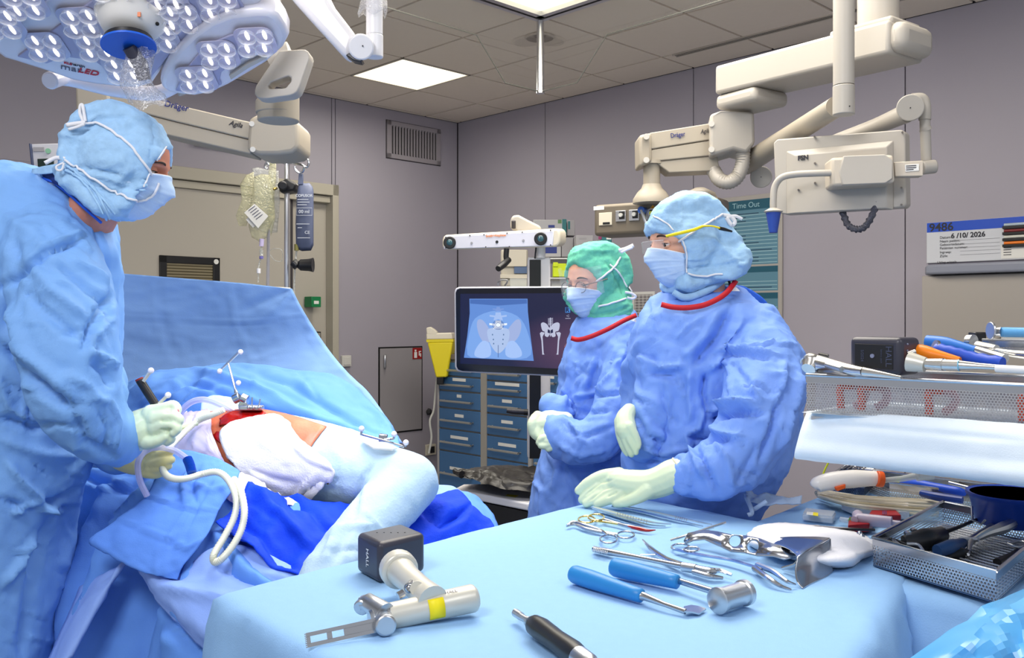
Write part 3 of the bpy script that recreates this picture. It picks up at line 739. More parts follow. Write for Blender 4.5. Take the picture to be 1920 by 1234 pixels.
ob('upper_arm', tubepx([(1700, 212, 2.82), (1640, 238, 2.95), (1560, 268, 3.05), (1480, 300, 3.1)], [.03, .026, .024, .022], 20), M_cream, T)
ob('elbow_tube', tubepx([(1710, 186, 2.8), (1728, 186, 2.8), (1734, 200, 2.8), (1734, 225, 2.8)], .018, 20), M_cream, T)
ob('elbow_tube', MB().cyl(P(1734, 222, 2.8), P(1737, 302, 2.8), .0155, n=24).cyl(P(1734, 240, 2.8), P(1737, 246, 2.8), .018, n=24), M_cream, T)
ob('elbow_joint', MB().cyl(P(1729, 315, 2.78), P(1754, 312, 2.78), .021, n=24), M_cream, T, bevel=.004)
T = thing('medical_monitor', 'cream medical monitor seen from behind with bracket and lettering', 'monitor', P(1580, 400, 2.9))
D0, D1 = 2.98, 2.74
FP0 = P(1452, 300, D0); FP1 = P(1698, 300, D1); FPN = Vector((-(FP1-FP0).y, (FP1-FP0).x, 0)).normalized()
def fs(x, y, o=0):   # on monitor back plane
    return onplane(x, y, FP0-FPN*o, FPN)
m = MB(); m.slab([fs(1450, 268), fs(1457, 261), fs(1690, 243), fs(1697, 249), fs(1699, 383), fs(1694, 389), fs(1472, 402), fs(1455, 398)], (.03, .035, 0))
ob('back_panel', m, M_cream, T, bevel=.004)
m = MB(); A = [fs(x, y, .001) for x, y in ((1474, 283), (1676, 263), (1676, 394), (1474, 402))]; B = [fs(x, y, .022) for x, y in ((1491, 291), (1662, 276), (1662, 390), (1491, 400))]
m.ring([A, B]); ob('raised_cover', m, M_cream, T, bevel=.003)
for x, y in ((1527, 256), (1692, 248), (1690, 352), (1690, 384), (1528, 306), (1528, 343), (1497, 356)): ob('screw', MB().cyl(fs(x, y, .03), fs(x, y, -.001), .0032, n=10), mat('screw_grey', S(120, 112, 105), .4), T)
q0, q1 = fs(1498, 297, .0245), fs(1524, 294, .0245)
M = frame(q0.lerp(q1, .3), q1-q0, UP); text('FSN', .020, M, M_ink, T, bold=.001)
m = MB(); m.slab([fs(1558, 295, .1), fs(1676, 289, .1), fs(1679, 343, .1), fs(1560, 350, .1)], (.012, .1, 0)); bk = ob('bracket', m, mat('bracket_cream', S(190, 180, 165), .4), T, bevel=.01, bseg=3)
ob('bracket_face', MB().slab([fs(1582, 292, .106), fs(1660, 289, .106), fs(1674, 300, .106), fs(1674, 335, .106), fs(1660, 344, .106), fs(1580, 347, .106), fs(1574, 322, .106)], (0, .01, 0)), M_cream, bk, bevel=.003)
m = MB(); m.slab([fs(1676, 304, .08), fs(1731, 301, .08), fs(1731, 330, .08), fs(1678, 331, .08)], (.005, .04, 0)); k = ob('side_arm', m, mat('bracket_cream', S(190, 180, 165), .4), T, bevel=.002)
m = MB(); m.slab([fs(1697, 309, .082), fs(1723, 307, .082), fs(1723, 320, .082), fs(1698, 322, .082)], (0, .002, 0)); ob('type_label', m, M_paper, k)
for i in range(3):
    m = MB(); m.slab([fs(1699, 310.5+i*3.6, .083), fs(1718-5*(i == 2), 309.5+i*3.6, .083), fs(1718-5*(i == 2), 311+i*3.6, .083), fs(1699, 312+i*3.6, .083)], (0, .001, 0)); ob('printed_line', m, M_ink, k)
ob('handle_pipe', tubepx([(1570, 324, 2.78), (1530, 325, 2.8), (1492, 327, 2.82), (1466, 333, 2.83), (1453, 350, 2.84), (1450, 375, 2.84), (1450, 394, 2.84)], .0105, 14), M_cream, T)
ob('handle_flare', MB().lathe([(.012, .006), (.03, -.004), (.026, -.008)], Matrix.Translation(P(1450, 394, 2.84)), 24), M_cream, T)
ob('blue_grip', MB().cyl(P(1450, 397, 2.84), P(1450, 437, 2.84), .0235, .0125, n=24), mat('grip_blue', S(45, 75, 160), .4), T, bevel=.002)
cb = crom([P(1650, 348, 2.78), P(1646, 372, 2.78), P(1636, 402, 2.78), P(1622, 425, 2.8), P(1606, 430, 2.82), P(1590, 422, 2.84), P(1580, 398, 2.86)], 7)
ob('sleeved_cable', MB().tube(cb, [.010*(1+.22*math.sin(i*2.3)) for i in range(len(cb))], 12), mat('cable_grey', S(78, 78, 88), .5, wrinkle=.5, wscale=40), T, smooth=180)
# ================================================================= things along the walls
# time-out board on the right wall
def rwbox(x0, y0t, x1, y1t, o0, o1):     # x span by pixel columns, heights from given rows at the mean column
    a, b = (rw(x0, 500, o1)-RC).dot(RA), (rw(x1, 500, o1)-RC).dot(RA); xm = (x0+x1)/2
    z1, z0 = rw(xm, y0t, o1).z, rw(xm, y1t, o1).z
    return (a, b, z0, z1, RC, RA, RB)
def rsub(g, fx0, fx1, fz0, fz1, o0, o1):
    s0, s1, z0, z1, org, ax, inn = g
    return wallspan(org, ax, s0+(s1-s0)*fx0, s0+(s1-s0)*fx1, z0+(z1-z0)*fz0, z0+(z1-z0)*fz1, inn, o0, o1)
def rframe(g, fx, fz, o):
    s0, s1, z0, z1, org, ax, inn = g
    return frame(org+ax*(s0+(s1-s0)*fx)+UP*(z0+(z1-z0)*fz)+inn*o, ax, UP)
g = rwbox(1346, 366, 1466, 612, 0, .02)
T = thing('checklist_board', 'framed teal checklist board on the wall behind the blue-capped woman', 'poster', RC+RA*(g[0]+g[1])/2+UP*g[2])
ob('frame', rsub(g, 0, 1, 0, 1, 0, .018), mat('frame_silver', S(165, 160, 155), .4), T, bevel=.004)
M_tealD, M_teal, M_tealL = mat('teal_dark', S(32, 84, 104), .45), mat('teal_mid', S(88, 130, 150), .45), mat('teal_pale', S(150, 185, 195), .45)
for z0, z1 in ((.47, .965), (.27, .455), (.02, .255)):
    b_ = ob('print_panel', rsub(g, .02, .94, z0, z1, .018, .019), M_teal, T)
    ob('header_band', rsub(g, .02, .94, z1-(.075 if z1 > .9 else .045), z1, .019, .0195), M_tealD, b_)
    n_ = int((z1-z0-.08)/.028)
    for k in range(n_):
        z = z0+.012+k*.028
        ob('row_line', rsub(g, .03, .93, z, z+.005, .019, .0195), M_tealL, b_)
        random.seed(k+int(z0*100))
        x0 = .05; x1 = x0+random.choice((.25, .4, .6, .8))
        ob('row_text', rsub(g, x0, x1, z+.011, z+.017, .019, .0195), mat('teal_ink', S(30, 60, 85), .5), b_)
text('Time Out', .05, rframe(g, .45, .925, .0197), M_tealL, T, name='title')
# notices between the two women
g = rwbox(1186, 547, 1227, 640, 0, .01)
T = thing('schedule_sheet', 'grey printed schedule in a white frame between the two women', 'poster', RC+RA*(g[0]+g[1])/2+UP*g[2])
ob('frame', rsub(g, 0, 1, 0, 1, 0, .01), M_paper, T, bevel=.002)
ob('print_panel', rsub(g, .08, .92, .05, .95, .01, .011), mat('sheet_grey', S(176, 172, 170), .6), T)
for k in range(15): ob('row_line', rsub(g, .1, .9, .08+k*.057, .105+k*.057, .011, .0115), mat('row_grey', S(120, 115, 118), .6), T)
for k in range(5): ob('column_line', rsub(g, .12+k*.18, .14+k*.18, .06, .94, .0115, .012), M_paper, T)
g = rwbox(1238, 540, 1290, 640, .0, .01)
T = thing('notice_sheet', 'white notice with dark blue and green marks behind the blue mask', 'poster', RC+RA*(g[0]+g[1])/2+UP*g[2])
ob('sheet', rsub(g, 0, 1, 0, 1, 0, .006), M_paper, T)
for fx, fz, m_ in ((.12, .93, M_ink), (.25, .93, mat('mark_green', S(90, 130, 80), .5)), (.13, .8, mat('mark_green', S(90, 130, 80), .5)), (.3, .78, M_inkb), (.13, .68, M_ink), (.3, .66, M_inkb)):
    ob('printed_mark', rsub(g, fx, fx+.09, fz-.06, fz, .006, .0065), m_, T)
# white planning board above the shelf
g = rwbox(1737, 415, 2050, 492, 0, .02)
zt, zb = rw(1737, 419).z, rw(1737, 494).z
g = (g[0], g[1], zb, zt, RC, RA, RB)
T = thing('patient_board', 'white patient board with blue band and black handwriting above the shelf', 'whiteboard', RC+RA*(g[0]+.5)+UP*zb)
ob('board', rsub(g, 0, 1, 0, 1, 0, .018), mat('board_white', S(205, 208, 215), .3), T, bevel=.002)
H = zt-zb; zz = lambda y, x=1737: (rw(x, y).z-zb)/H
ob('blue_band', rsub(g, 0.003, .997, zz(437), .995, .018, .019), mat('band_blue', S(20, 74, 190), .4), T)
def wtxt(s, x, y, size, m, **k):
    q = rw(x, y, .0195); return text(s, size, frame(q, RA, UP), m, T, align='LEFT', **k)
wtxt('9486', 1742, 428, .062, M_ink, name='handwriting', bold=.0012, xs=1.05)
wtxt('Datum:', 1762, 446, .021, M_ink); wtxt('6 /10/ 2026', 1783, 443, .038, M_ink, name='handwriting', bold=.001)
for s_, y in (('Naam patiënt:', 453), ('Geboortedatum:', 459.5), ('Patiënten nummer:', 466), ('Ingreep:', 473.5), ('Zijde:', 480.5), ('Uitleg wissels', 492.5)):
    wtxt(s_, 1762 if y < 490 else 1757, y, .019, M_ink)
for y in (450.5, 458, 464.5, 471, 478):
    q = rw(1800, y, .019); b = rw(1875, y-75*.058, .019)
    m = MB(); m.hexa([p+UP*z+RB*o for p in (q, Vector((b.x, b.y, q.z))) for z in (-.0006, .0006) for o in (0, .0006)]); ob('ruled_line', m, mat('rule_grey', S(120, 120, 130), .6), T)
# markers in a holder and a small sticker sheet
q = rw(1886, 444, .02)
T = thing('marker_holder', 'black clip holder with four markers stuck to the white patient board', 'pen holder', q-UP*.06)
for k, (c_, nm) in enumerate(((S(170, 185, 195), 'pale_marker'), (S(120, 30, 35), 'red_marker'), (S(205, 205, 195), 'white_marker'), (S(230, 120, 30), 'orange_marker'))):
    p0 = q+UP*(.055-.032*k); 
    ob('holder', MB().hexa([p0+RA*a+UP*b+RB*o for a in (-.012, .25) for b in (-.015, .0) for o in (0, .02)]), M_black, T, bevel=.002)
    ob('marker', MB().cyl(p0+RB*.012+UP*.006+RA*-.004, p0+RB*.012+UP*.006+RA*.22, .0085, n=12), mat(nm, c_, .4), T)
q = rw(1877, 473, .02)
T = thing('sticker_sheet', 'small white patient sticker stuck below the markers on the board', 'sticker', q-UP*.04)
ob('sheet', MB().hexa([q+RA*a+UP*b+RB*o for a in (0, .3) for b in (-.035, .035) for o in (0, .001)]), M_paper, T)
for k in range(4): ob('printed_line', MB().hexa([q+RA*a+UP*(b+.024-k*.013)+RB*o for a in (.012, .05) for b in (-.002, .002) for o in (.001, .0016)]), M_ink, T)
# shelf + cupboard under it
s0 = (rw(1722, 500, .30)-RC).dot(RA)
zt = rw(1722, 497, .30).z
T = thing('wall_shelf', 'blue-grey rounded wall shelf under the white patient board', 'shelf', RC+RA*(s0+.8)+RB*.15+UP*(zt-.055))
p_ = [RC+RA*a+RB*b+UP*(zt-.052) for a, b in ((s0, 0), (s0, .21), (s0+.03, .27), (s0+.09, .30), (s0+1.7, .30), (s0+1.7, 0))]
ob('board', MB().slab(p_, UP*.052), mat('shelf_bluegrey', S(132, 136, 150), .35), T, bevel=.012, bseg=3)
s1 = (rw(1727, 500, .25)-RC).dot(RA)
T = thing('wall_cupboard', 'plain beige-grey tall cupboard below the rounded wall shelf', 'cabinet', RC+RA*(s1+.8)+RB*.12)
ob('body', wallspan(RC, RA, s1, s1+1.6, .1, zt-.056, RB, .0, .235), mat('cupboard_grey', S(158, 152, 146), .45), T)
ob('door', wallspan(RC, RA, s1+.005, s1+.8, .12, zt-.06, RB, .236, .25), mat('cupboard_grey', S(158, 152, 146), .45), T, bevel=.002)
ob('door', wallspan(RC, RA, s1+.806, s1+1.59, .12, zt-.06, RB, .236, .25), mat('cupboard_grey', S(158, 152, 146), .45), T, bevel=.002)
ob('plinth', wallspan(RC, RA, s1+.02, s1+1.58, .0, .1, RB, .0, .2), M_seam, T)

# ---------------- blue drawer cart, two columns
K = P(824, 668, 6.84); ca = RA.copy(); ci = RB.copy()
CD = 6.84; base = Vector((K.x, K.y, 0))
topz = K.z; 
def cart(u, z, o): return base+ca*u+UP*z+ci*o
def cpx(x): # u along the cart for pixel column
    p = onplane(x, 700, base, ci); return (p-base).dot(ca)
def cz(x, y): return onplane(x, y, base, ci).z
T = thing('drawer_cabinet', 'wide blue-fronted drawer cabinet with grey edge strips behind the monitor stand', 'cabinet', base+ca*.5)
M_blue = mat('drawer_blue', S(62, 104, 150), .4); M_grey = mat('cabinet_grey', S(150, 146, 140), .4)
uW = cpx(1062)
def cb2(u0, u1, z0, z1, o0, o1): return MB().hexa([cart(u, z, o) for u in (u0, u1) for z in (z0, z1) for o in (o0, o1)])
ob('body', cb2(0, uW, .10, topz-.02, -.5, -.005), M_grey, T)
ob('top', cb2(-.02, uW+.02, topz-.02, topz+.02, -.52, .02), mat('cabinet_top_brown', S(112, 104, 98), .5), T, bevel=.004)
ob('edge_strip', cb2(-.005, cpx(826), .10, topz-.02, -.005, .02), mat('strip_light', S(172, 170, 170), .35, .3), T, bevel=.004)
ob('plinth', cb2(.03, uW-.03, 0, .10, -.45, -.03), M_dark, T)
x1 = cpx(903.5); x2 = cpx(915)
ob('centre_post', cb2(x1, x2, .10, topz-.02, -.005, .012), M_grey, T)
x3 = cpx(994)
rows = {0: (677, 704, 731, 763, 802, 843, 913), 1: (682, 713, 740, 774, 815, 858, 925)}
def drawer(u0, u1, z0, z1, lbl):
    d = ob('drawer', cb2(u0+.003, u1-.003, z0+.006, z1-.006, -.004, .014), M_blue, T, bevel=.003)
    um = (u0+u1)/2; hz = z0+(z1-z0)*.42
    a, b = u0+.05, u1-.07
    ob('handle', MB().tube([cart(a+.01, hz, .012), cart(a, hz, .045), cart(b, hz, .045), cart(b-.01, hz, .012)], .009, 8), M_alu, d)
    if lbl: ob('label_strip', cb2(um-lbl, um+lbl, hz+.03, hz+.052, .014, .017), M_paper, d)
lb = {0: (0, .09, .03, .06, .12, .13), 1: (.0, .15, .06, .07, .11, .1)}
for c_, (u0, u1, xr) in enumerate(((cpx(826), x1, 828), (x2, x3, 917))):
    R_ = rows[c_]
    for k in range(6):
        drawer(u0, u1, cz(xr, R_[k+1]), cz(xr, R_[k]), lb[c_][k]*.8)
ob('edge_strip', cb2(x3, cpx(1000), .10, topz-.02, -.005, .02), mat('strip_light', S(172, 170, 170), .35, .3), T)
for k in range(4): drawer(cpx(1002), uW, cz(1003, 735+k*50), cz(1003, 690+k*50), .05)
# yellow sharps bin + items by the cart
M_yel = mat('sharps_yellow', S(224, 206, 30), .4)
bq = P(826, 708, 6.9)
T = thing('sharps_bin', 'yellow sharps container with open white lid hung left of the drawer cabinet', 'bin', bq)
rings = [[P(x, y, 6.72+dd) for x, y in ((xl, yy), (xr, yy))] for xl, xr, yy, dd in ()] 
def binring(xl, xr, y, h=.13):
    a, b = P(xl, y, 6.7), P(xr, y-1, 6.7); return [a, b, b+Vector((.02, h, 0)), a+Vector((.02, h, 0))]
ob('tub', MB().ring([binring(817, 838, 708), binring(801, 849, 642)]), M_yel, T, bevel=.01)
ob('rim', MB().ring([binring(800, 850, 642), binring(799, 849, 637)]), M_yel, T)
M_lid = mat('lid_ivory', S(222, 214, 196), .5)
ob('lid', MB().ring([binring(799, 849, 637), binring(799, 846, 625)]), M_lid, T, bevel=.008)
ob('flap', MB().slab([P(800, 627, 6.7), P(799, 615, 6.7), P(806, 613, 6.7), P(813, 617, 6.7), P(820, 623, 6.7), P(818, 628, 6.7)], (0, .1, 0)), M_lid, T, bevel=.006)
ob('bracket', MB().box(P(826, 712, 6.75), (.05, .08, .07)), M_black, T, bevel=.008)
T = thing('wall_socket', 'beige double wall socket low on the wall left of the cabinet', 'socket', lw(806, 850))
a_, b_ = sL(815), sL(797)
ob('plate', wallspan(RC, RB, a_, b_, ZL(806, 853), ZL(806, 833), RA, 0, .02), mat('plate_cream', S(205, 198, 180), .4), T, bevel=.003)
ob('outlet', wallspan(RC, RB, a_+.02, b_-.04, ZL(806, 849), ZL(806, 837), RA, .02, .024), M_black, T)
T = thing('round_knob', 'small black round knob on the wall right of the hatch', 'knob', lw(804, 777))
ob('knob', MB().cyl(lw(804, 772), lw(804, 772, .04), .022, n=20), M_black, T, bevel=.006)
ob('collar', MB().cyl(lw(804, 772, .001), lw(804, 772, .008), .028, n=20), M_seam, T)
def cable(name, label, pts, r, m, cat='cable'):
    o = ob(name, tubepx(pts, r, 8), m, None); o['label'] = label; o['category'] = cat; return o
cable('cable', 'white cable hanging down beside the drawer cabinet', [(820, 700, 6.86), (816, 740, 6.86), (813, 770, 6.86), (806, 790, 6.84), (809, 820, 6.84), (804, 850, 6.84)], .008, mat('cable_white', S(190, 190, 185), .5))
# packages stacked on the wall rack + a dispenser station in the background
def pbox(name, label, x0, y0, x1, y1, d, dep, m, cat, parts=(), group=None, bev=.004, part='carton'):
    c = P((x0+x1)/2, y1, d); T = thing(name, label, cat, c, group)
    a, b = P(x0, y1, d), P(x1, y0, d)
    ob(part, MB().hexa([Vector((x, y, z)) for x in (a.x, b.x) for y in (d, d+dep) for z in (a.z, b.z)]), m, T, bevel=bev)
    for nm, X0, Y0, X1, Y1, o, mm in parts:
        a, b = P(X0, Y1, d), P(X1, Y0, d)
        ob(nm, MB().hexa([Vector((x, y, z)) for x in (a.x, b.x) for y in (d-o, d-.0002) for z in (a.z, b.z)]), mm, T, bevel=.001 if o > .004 else 0)
    return T
M_cart = mat('carton_white', S(185, 184, 186), .6); M_cartg = mat('carton_grey', S(160, 158, 162), .6)
M_tealb = mat('label_teal', S(30, 110, 115), .5); M_lime = mat('lime_green', S(205, 225, 20), .5)
pbox('glove_carton', 'white carton with teal label on top of the rack behind the tracking camera', 1000, 412, 1062, 443, 6.2, .22, M_cart, 'box',
     (('side_label', 1054, 411, 1062, 441, .002, M_tealb), ('corner_label', 1046, 412, 1053, 419, .002, mat('mark_green', S(90, 130, 80), .5)), ('blue_print', 1028, 422, 1040, 427, .002, M_inkb)))
pbox('glove_carton', 'narrow white carton with teal lettering beside the labelled top carton', 1063, 413, 1078, 442, 6.25, .22, M_cartg, 'box', (('teal_print', 1065, 415, 1069, 430, .002, M_tealb),))
pbox('glove_carton', 'grey-white carton in the lower layer with a blue curved print', 1004, 446, 1052, 482, 6.2, .22, M_cart, 'box', (('blue_print', 1012, 462, 1044, 475, .002, M_inkb),))
pbox('glove_carton', 'plain grey carton standing right of the blue-printed carton', 1053, 445, 1075, 482, 6.2, .22, M_cartg, 'box')
pbox('supply_carton', 'low pale carton behind the green hood', 1080, 441, 1112, 470, 6.0, .25, mat('carton_pale', S(170, 168, 172), .6), 'box', (('grey_print', 1086, 446, 1100, 449, .002, M_cartg),))
pbox('rack_shelf', 'thin grey shelf carrying the pale cartons behind the tracking camera', 998, 483, 1120, 487, 6.1, .45, M_alu, 'shelf', part='board')
pbox('glove_carton', 'glove carton with teal and purple print hanging under the socket console', 1128, 438, 1147, 470, 5.6, .12, M_tealb, 'box', (('purple_print', 1122, 441, 1128, 449, .004, mat('print_purple', S(130, 40, 90), .5)), ('pale_print', 1137, 444, 1146, 449, .003, M_paper)))
pbox('paper_dispenser', 'cream paper dispenser mounted left of the white camera column', 939, 468, 990, 538, 6.3, .2, mat('dispenser_cream', S(196, 190, 176), .5), 'dispenser', (('cover', 942, 470, 987, 500, .03, M_lid), ('display', 964, 498, 988, 513, .02, mat('screen_dull_blue', S(88, 112, 150), .3)), ('lower_tray', 938, 515, 989, 522, .03, M_lid)), bev=.012)
pbox('clear_container', 'see-through plastic container below the dispenser, wire loop beside it', 956, 520, 988, 538, 6.0, .15, mat('clear_plastic', (.8, .82, .78), .2, alpha=.45), 'container', (('rim', 955, 519, 989, 522, .004, M_lid),), part='tub')
T = thing('wire_holder', 'bent metal wire loop standing left of the clear container', 'holder', P(942, 540, 5.95))
ob('wire', tubepx([(934, 536, 5.95), (934, 530, 5.95), (939, 525, 5.95), (950, 525, 5.95), (951, 529, 5.95), (946, 536, 5.95)], .005, 8), M_chrome, T)
pbox('lime_glove_box', 'bright lime-green package on the shelf left of the green hood', 1037, 494, 1062, 519, 5.9, .1, M_lime, 'box', (('fold', 1037, 492, 1046, 500, .01, M_lime),))
pbox('rack_shelf', 'thin grey shelf under the bright lime-green package', 1028, 520, 1070, 524, 5.85, .25, M_alu, 'shelf', part='board')
pbox('storage_bin', 'translucent storage bin on the lower rack shelf left of the green hood', 1034, 526, 1062, 538, 5.9, .2, mat('clear_plastic', (.8, .82, .78), .2, alpha=.45), 'container', (('rim', 1033, 524, 1063, 527, .005, M_lid),), part='tub')

# ---------------- IV pole with bags
IV = 3.55
T = thing('infusion_stand', 'steel infusion pole with looped hooks and black clamp behind the blue screen', 'iv stand', Vector((P(538, 300, IV).x, IV, 0)))
px_ = P(538, 304, IV)
ob('pole', MB().cyl(Vector((px_.x, IV, .06)), px_, .0105, n=20), M_steel, T)
ob('foot', MB().lathe([(.26, .0), (.27, .03), (.05, .06), (.02, .1)], Matrix.Translation((px_.x, IV, 0)), 28), M_steel, T)
for pts in ([(538, 307, 0), (515, 301, .0), (504, 296, -.02), (501, 303, -.02), (505, 309, -.02), (510, 308, -.02)], [(538, 307, 0), (560, 302, 0), (575, 298, 0), (579, 305, 0), (576, 313, 0), (571, 312, 0)],
            [(538, 305, 0), (512, 300, .05), (500, 305, .07), (497, 313, .07), (501, 317, .07)], [(538, 305, 0), (556, 307, -.06), (569, 311, -.08), (568, 321, -.08), (561, 324, -.08), (554, 318, -.08), (553, 312, -.08)]):
    ob('hook', tubepx([(x, y, IV+d) for x, y, d in pts], .0045, 8), M_chrome, T)
ob('clamp', MB().slab([P(518, 345, IV-.04), P(538, 333, IV-.04), (P(556, 345, IV-.04)), P(552, 357, IV-.04), P(526, 362, IV-.04)], (0, .08, 0)), M_black, T, bevel=.008)
ob('clamp_knob', MB().cyl(P(530, 348, IV-.09), P(530, 348, IV-.03), .018, n=14), M_black, T, bevel=.005)
ob('clamp_pin', MB().cyl(P(519, 353, IV-.07), P(513, 355, IV-.08), .005, n=8), mat('brass', (.6, .45, .15), .3, 1), T)
def bagmesh(px, d, bulge, n=10):
    """pillow: outline + inflated front/back"""
    q = [P(x, y, d) for x, y in px]; c = sum(q, Vector())/len(q); m = MB(); rings = []
    for f, b in ((0, 1), (.35, .93), (.7, .7), (.9, .35), (1, 0)):
        rings.append([c.lerp(p, f if f else .02)+Vector((0, -b*bulge, 0)) for p in q])
    for f, b in ((.9, .35), (.7, .7), (.35, .93), (0, 1)):
        rings.append([c.lerp(p, f if f else .02)+Vector((0, b*bulge, 0)) for p in q])
    return m.ring(rings)
M_bag = mat('bag_clear_yellowish', S(200, 198, 160), .15, alpha=.42, spec=.8, wrinkle=.5, wscale=30)
M_bag2 = mat('bag_clear', S(205, 208, 205), .15, alpha=.4, spec=.8, wrinkle=.5, wscale=30)
def bag(label, px, d, m, parts=()):
    T = thing('infusion_bag', label, 'iv bag', P(px[0][0], max(p[1] for p in px), d))
    ob('pouch', bagmesh(px, d, .012), m, T, smooth=180)
    for nm, pp, mm in parts: ob(nm, MB().slab([P(x, y, d-.016) for x, y in pp], (0, .0015, 0)), mm, T)
    return T
T = bag('clear empty infusion bag behind the yellowish bags on the left hooks', [(472, 316), (484, 314), (500, 318), (522, 320), (525, 380), (520, 436), (500, 438), (470, 425), (478, 370)], IV+.03, M_bag2)
ob('hanger', tubepx([(498, 318, IV+.02), (500, 310, IV+.02)], .003, 6), M_bag2, T)
T = bag('slack yellowish infusion bag hanging furthest left with a side fold', [(450, 345), (462, 328), (476, 322), (476, 360), (470, 400), (462, 424), (448, 424), (442, 405), (453, 375)], IV+.0, M_bag)
T = bag('yellowish infusion bag with two white tilted labels and a drip chamber', [(476, 332), (490, 326), (505, 328), (510, 345), (514, 380), (514, 410), (506, 425), (500, 446), (486, 453), (472, 445), (466, 425), (468, 390), (474, 355)], IV-.04, M_bag,
        (('type_label', [(458, 399), (477, 382), (503, 405), (484, 428)], M_paper),))
ob('type_label', MB().slab([P(x, y, IV-.05) for x, y in ((461, 412), (468, 405), (482, 422), (474, 427))], (0, .001, 0)), M_paper, T)
for k in range(5):
    a, b = P(466+k*3.5, 395+k*4, IV-.0575), P(478+k*3.5, 386+k*4, IV-.0575)
    ob('printed_line', MB().tube([a, b], .0012, 4), mat('print_grey', S(90, 90, 110), .5), T)
ob('port', MB().cyl(P(491, 448, IV-.04), P(490, 462, IV-.04), .009, n=12), mat('port_lilac', S(190, 180, 215), .3), T)
T = bag('long thin yellowish strip bag folded against the pole', [(505, 303), (512, 300), (518, 302), (518, 330), (514, 370), (516, 410), (508, 444), (502, 410), (508, 360), (503, 330)], IV-.03, M_bag)
T = thing('drip_line', 'clear drip line with connectors below the labelled infusion bag', 'tube', P(488, 515, IV-.04))
ob('tube', tubepx([(490, 462, IV-.04), (490, 475, IV-.04), (489, 485, IV-.04), (485, 500, IV-.04), (484, 530, IV-.04)], .003, 8), M_bag2, T)
for x, y, h_, m_ in ((490, 474, 12, M_bag2), (490, 483, 5, mat('port_violet', S(110, 105, 170), .3)), (485, 508, 9, mat('connector_white', S(220, 220, 225), .3))):
    ob('connector', MB().cyl(P(x, y-h_/2, IV-.04), P(x, y+h_/2, IV-.04), .008, n=12), m_, T)
o_ = cable('tube', 'wider clear tube hanging straight down beside the infusion pole', [(503, 430, IV+.02), (503, 470, IV+.02), (502, 540, IV+.02)], .0065, mat('tube_grey_clear', S(165, 165, 175), .2, alpha=.6), 'tube')
cable('tube', 'thin looping clear tube between bags and pole', [(505, 470, IV+.03), (515, 466, IV+.03), (527, 468, IV+.03), (530, 480, IV+.03), (527, 490, IV+.03), (515, 488, IV+.03), (507, 478, IV+.03)], .0016, M_bag2, 'tube')
T = thing('pressure_cuff', 'dark blue-grey lettered pressure infusion cuff on the right hook', 'infusion cuff', P(572, 470, IV-.06))
M_cuff = mat('cuff_bluegrey', S(86, 94, 120), .45)
cp = [(560, 345), (564, 342), (572, 344), (580, 343), (586, 350), (588, 358), (588, 460), (583, 470), (566, 471), (555, 466), (554, 420), (556, 370)]
ob('cuff', bagmesh(cp, IV-.06, .022), M_cuff, T, smooth=180)
ob('hanging_tab', MB().slab([P(x, y, IV-.07) for x, y in ((558, 346), (560, 326), (568, 326), (568, 346))], (0, .01, 0)), M_cuff, T, bevel=.002)
M_lp = mat('cuff_print', S(190, 195, 205), .5)
def ctxt(s, size, x, y, **k): return txtpx(s, size, x, y, IV-.0855, 0, M_lp, T, ex=.0006, **k)
ctxt('COFUSOR', 7, 570, 367, bold=.0003); ctxt('00 ml', 9, 570, 397, bold=.0003); ctxt('CE', 8, 576, 436, bold=.0003)
for y, x0, x1 in ((374, 558, 578), (379, 558, 580), (384, 558, 575), (420, 556, 580), (427, 558, 566), (446, 558, 581)):
    ob('printed_line', MB().box((P((x0+x1)/2, y, IV-.0845)), ((x1-x0)*IV/F, .001, .0025)), M_lp, T)
bx = [(556, 390), (585, 390), (585, 404), (556, 404)]
ob('printed_frame', MB().tube([P(x, y, IV-.0845) for x, y in bx], .0009, 4, closed=True), M_lp, T)
T = thing('cuff_line', 'thin line with a black squeeze bulb below the pressure cuff', 'tube', P(556, 520, IV-.05))
ob('tube', tubepx([(556, 470, IV-.05), (554, 490, IV-.05), (552, 520, IV-.05), (551, 560, IV-.05)], .004, 8), M_bag2, T)
ob('bulb', MB().lathe([(.012, 0), (.022, .012), (.024, .045), (.028, .06), (.0, .055)], frame(P(558, 497, IV-.06), (0, 1, 0), (0, 0, 1)), 18), M_black, T)
ob('valve', MB().cyl(P(549, 491, IV-.06), P(558, 500, IV-.06), .017, n=14), M_black, T, bevel=.004)
ob('fitting', MB().cyl(P(556, 458, IV-.06), P(556, 470, IV-.06), .009, n=12), mat('fitting_olive', S(120, 115, 60), .4), T)

# ---------------- patient monitor panel behind the man
T = thing('vital_signs_monitor', 'white monitor with dark green display behind the man\'s head', 'monitor', P(95, 325, 3.2))
pslab([(56, 270), (132, 268), (132, 330), (62, 328)], 3.2, .08, 'housing', mat('monitor_white', S(205, 205, 212), .35), T, .004)
pslab([(54, 269), (57, 269), (63, 328), (60, 329)], 3.19, .09, 'side_trim', mat('trim_dark_blue', S(60, 70, 100), .4), T, .001)
pslab([(70, 298), (100, 297), (100, 325), (72, 325)], 3.195, .006, 'display', mat('display_dark_green', S(22, 42, 36), .2), T, 0)
pslab([(62, 276), (82, 276), (82, 284), (62, 284)], 3.196, .004, 'type_label', M_cartg, T, 0)
ob('green_sticker', MB().cyl(P(90, 283, 3.192), P(90, 283, 3.2), .009, n=18), mat('sticker_green', S(120, 170, 140), .5), T)

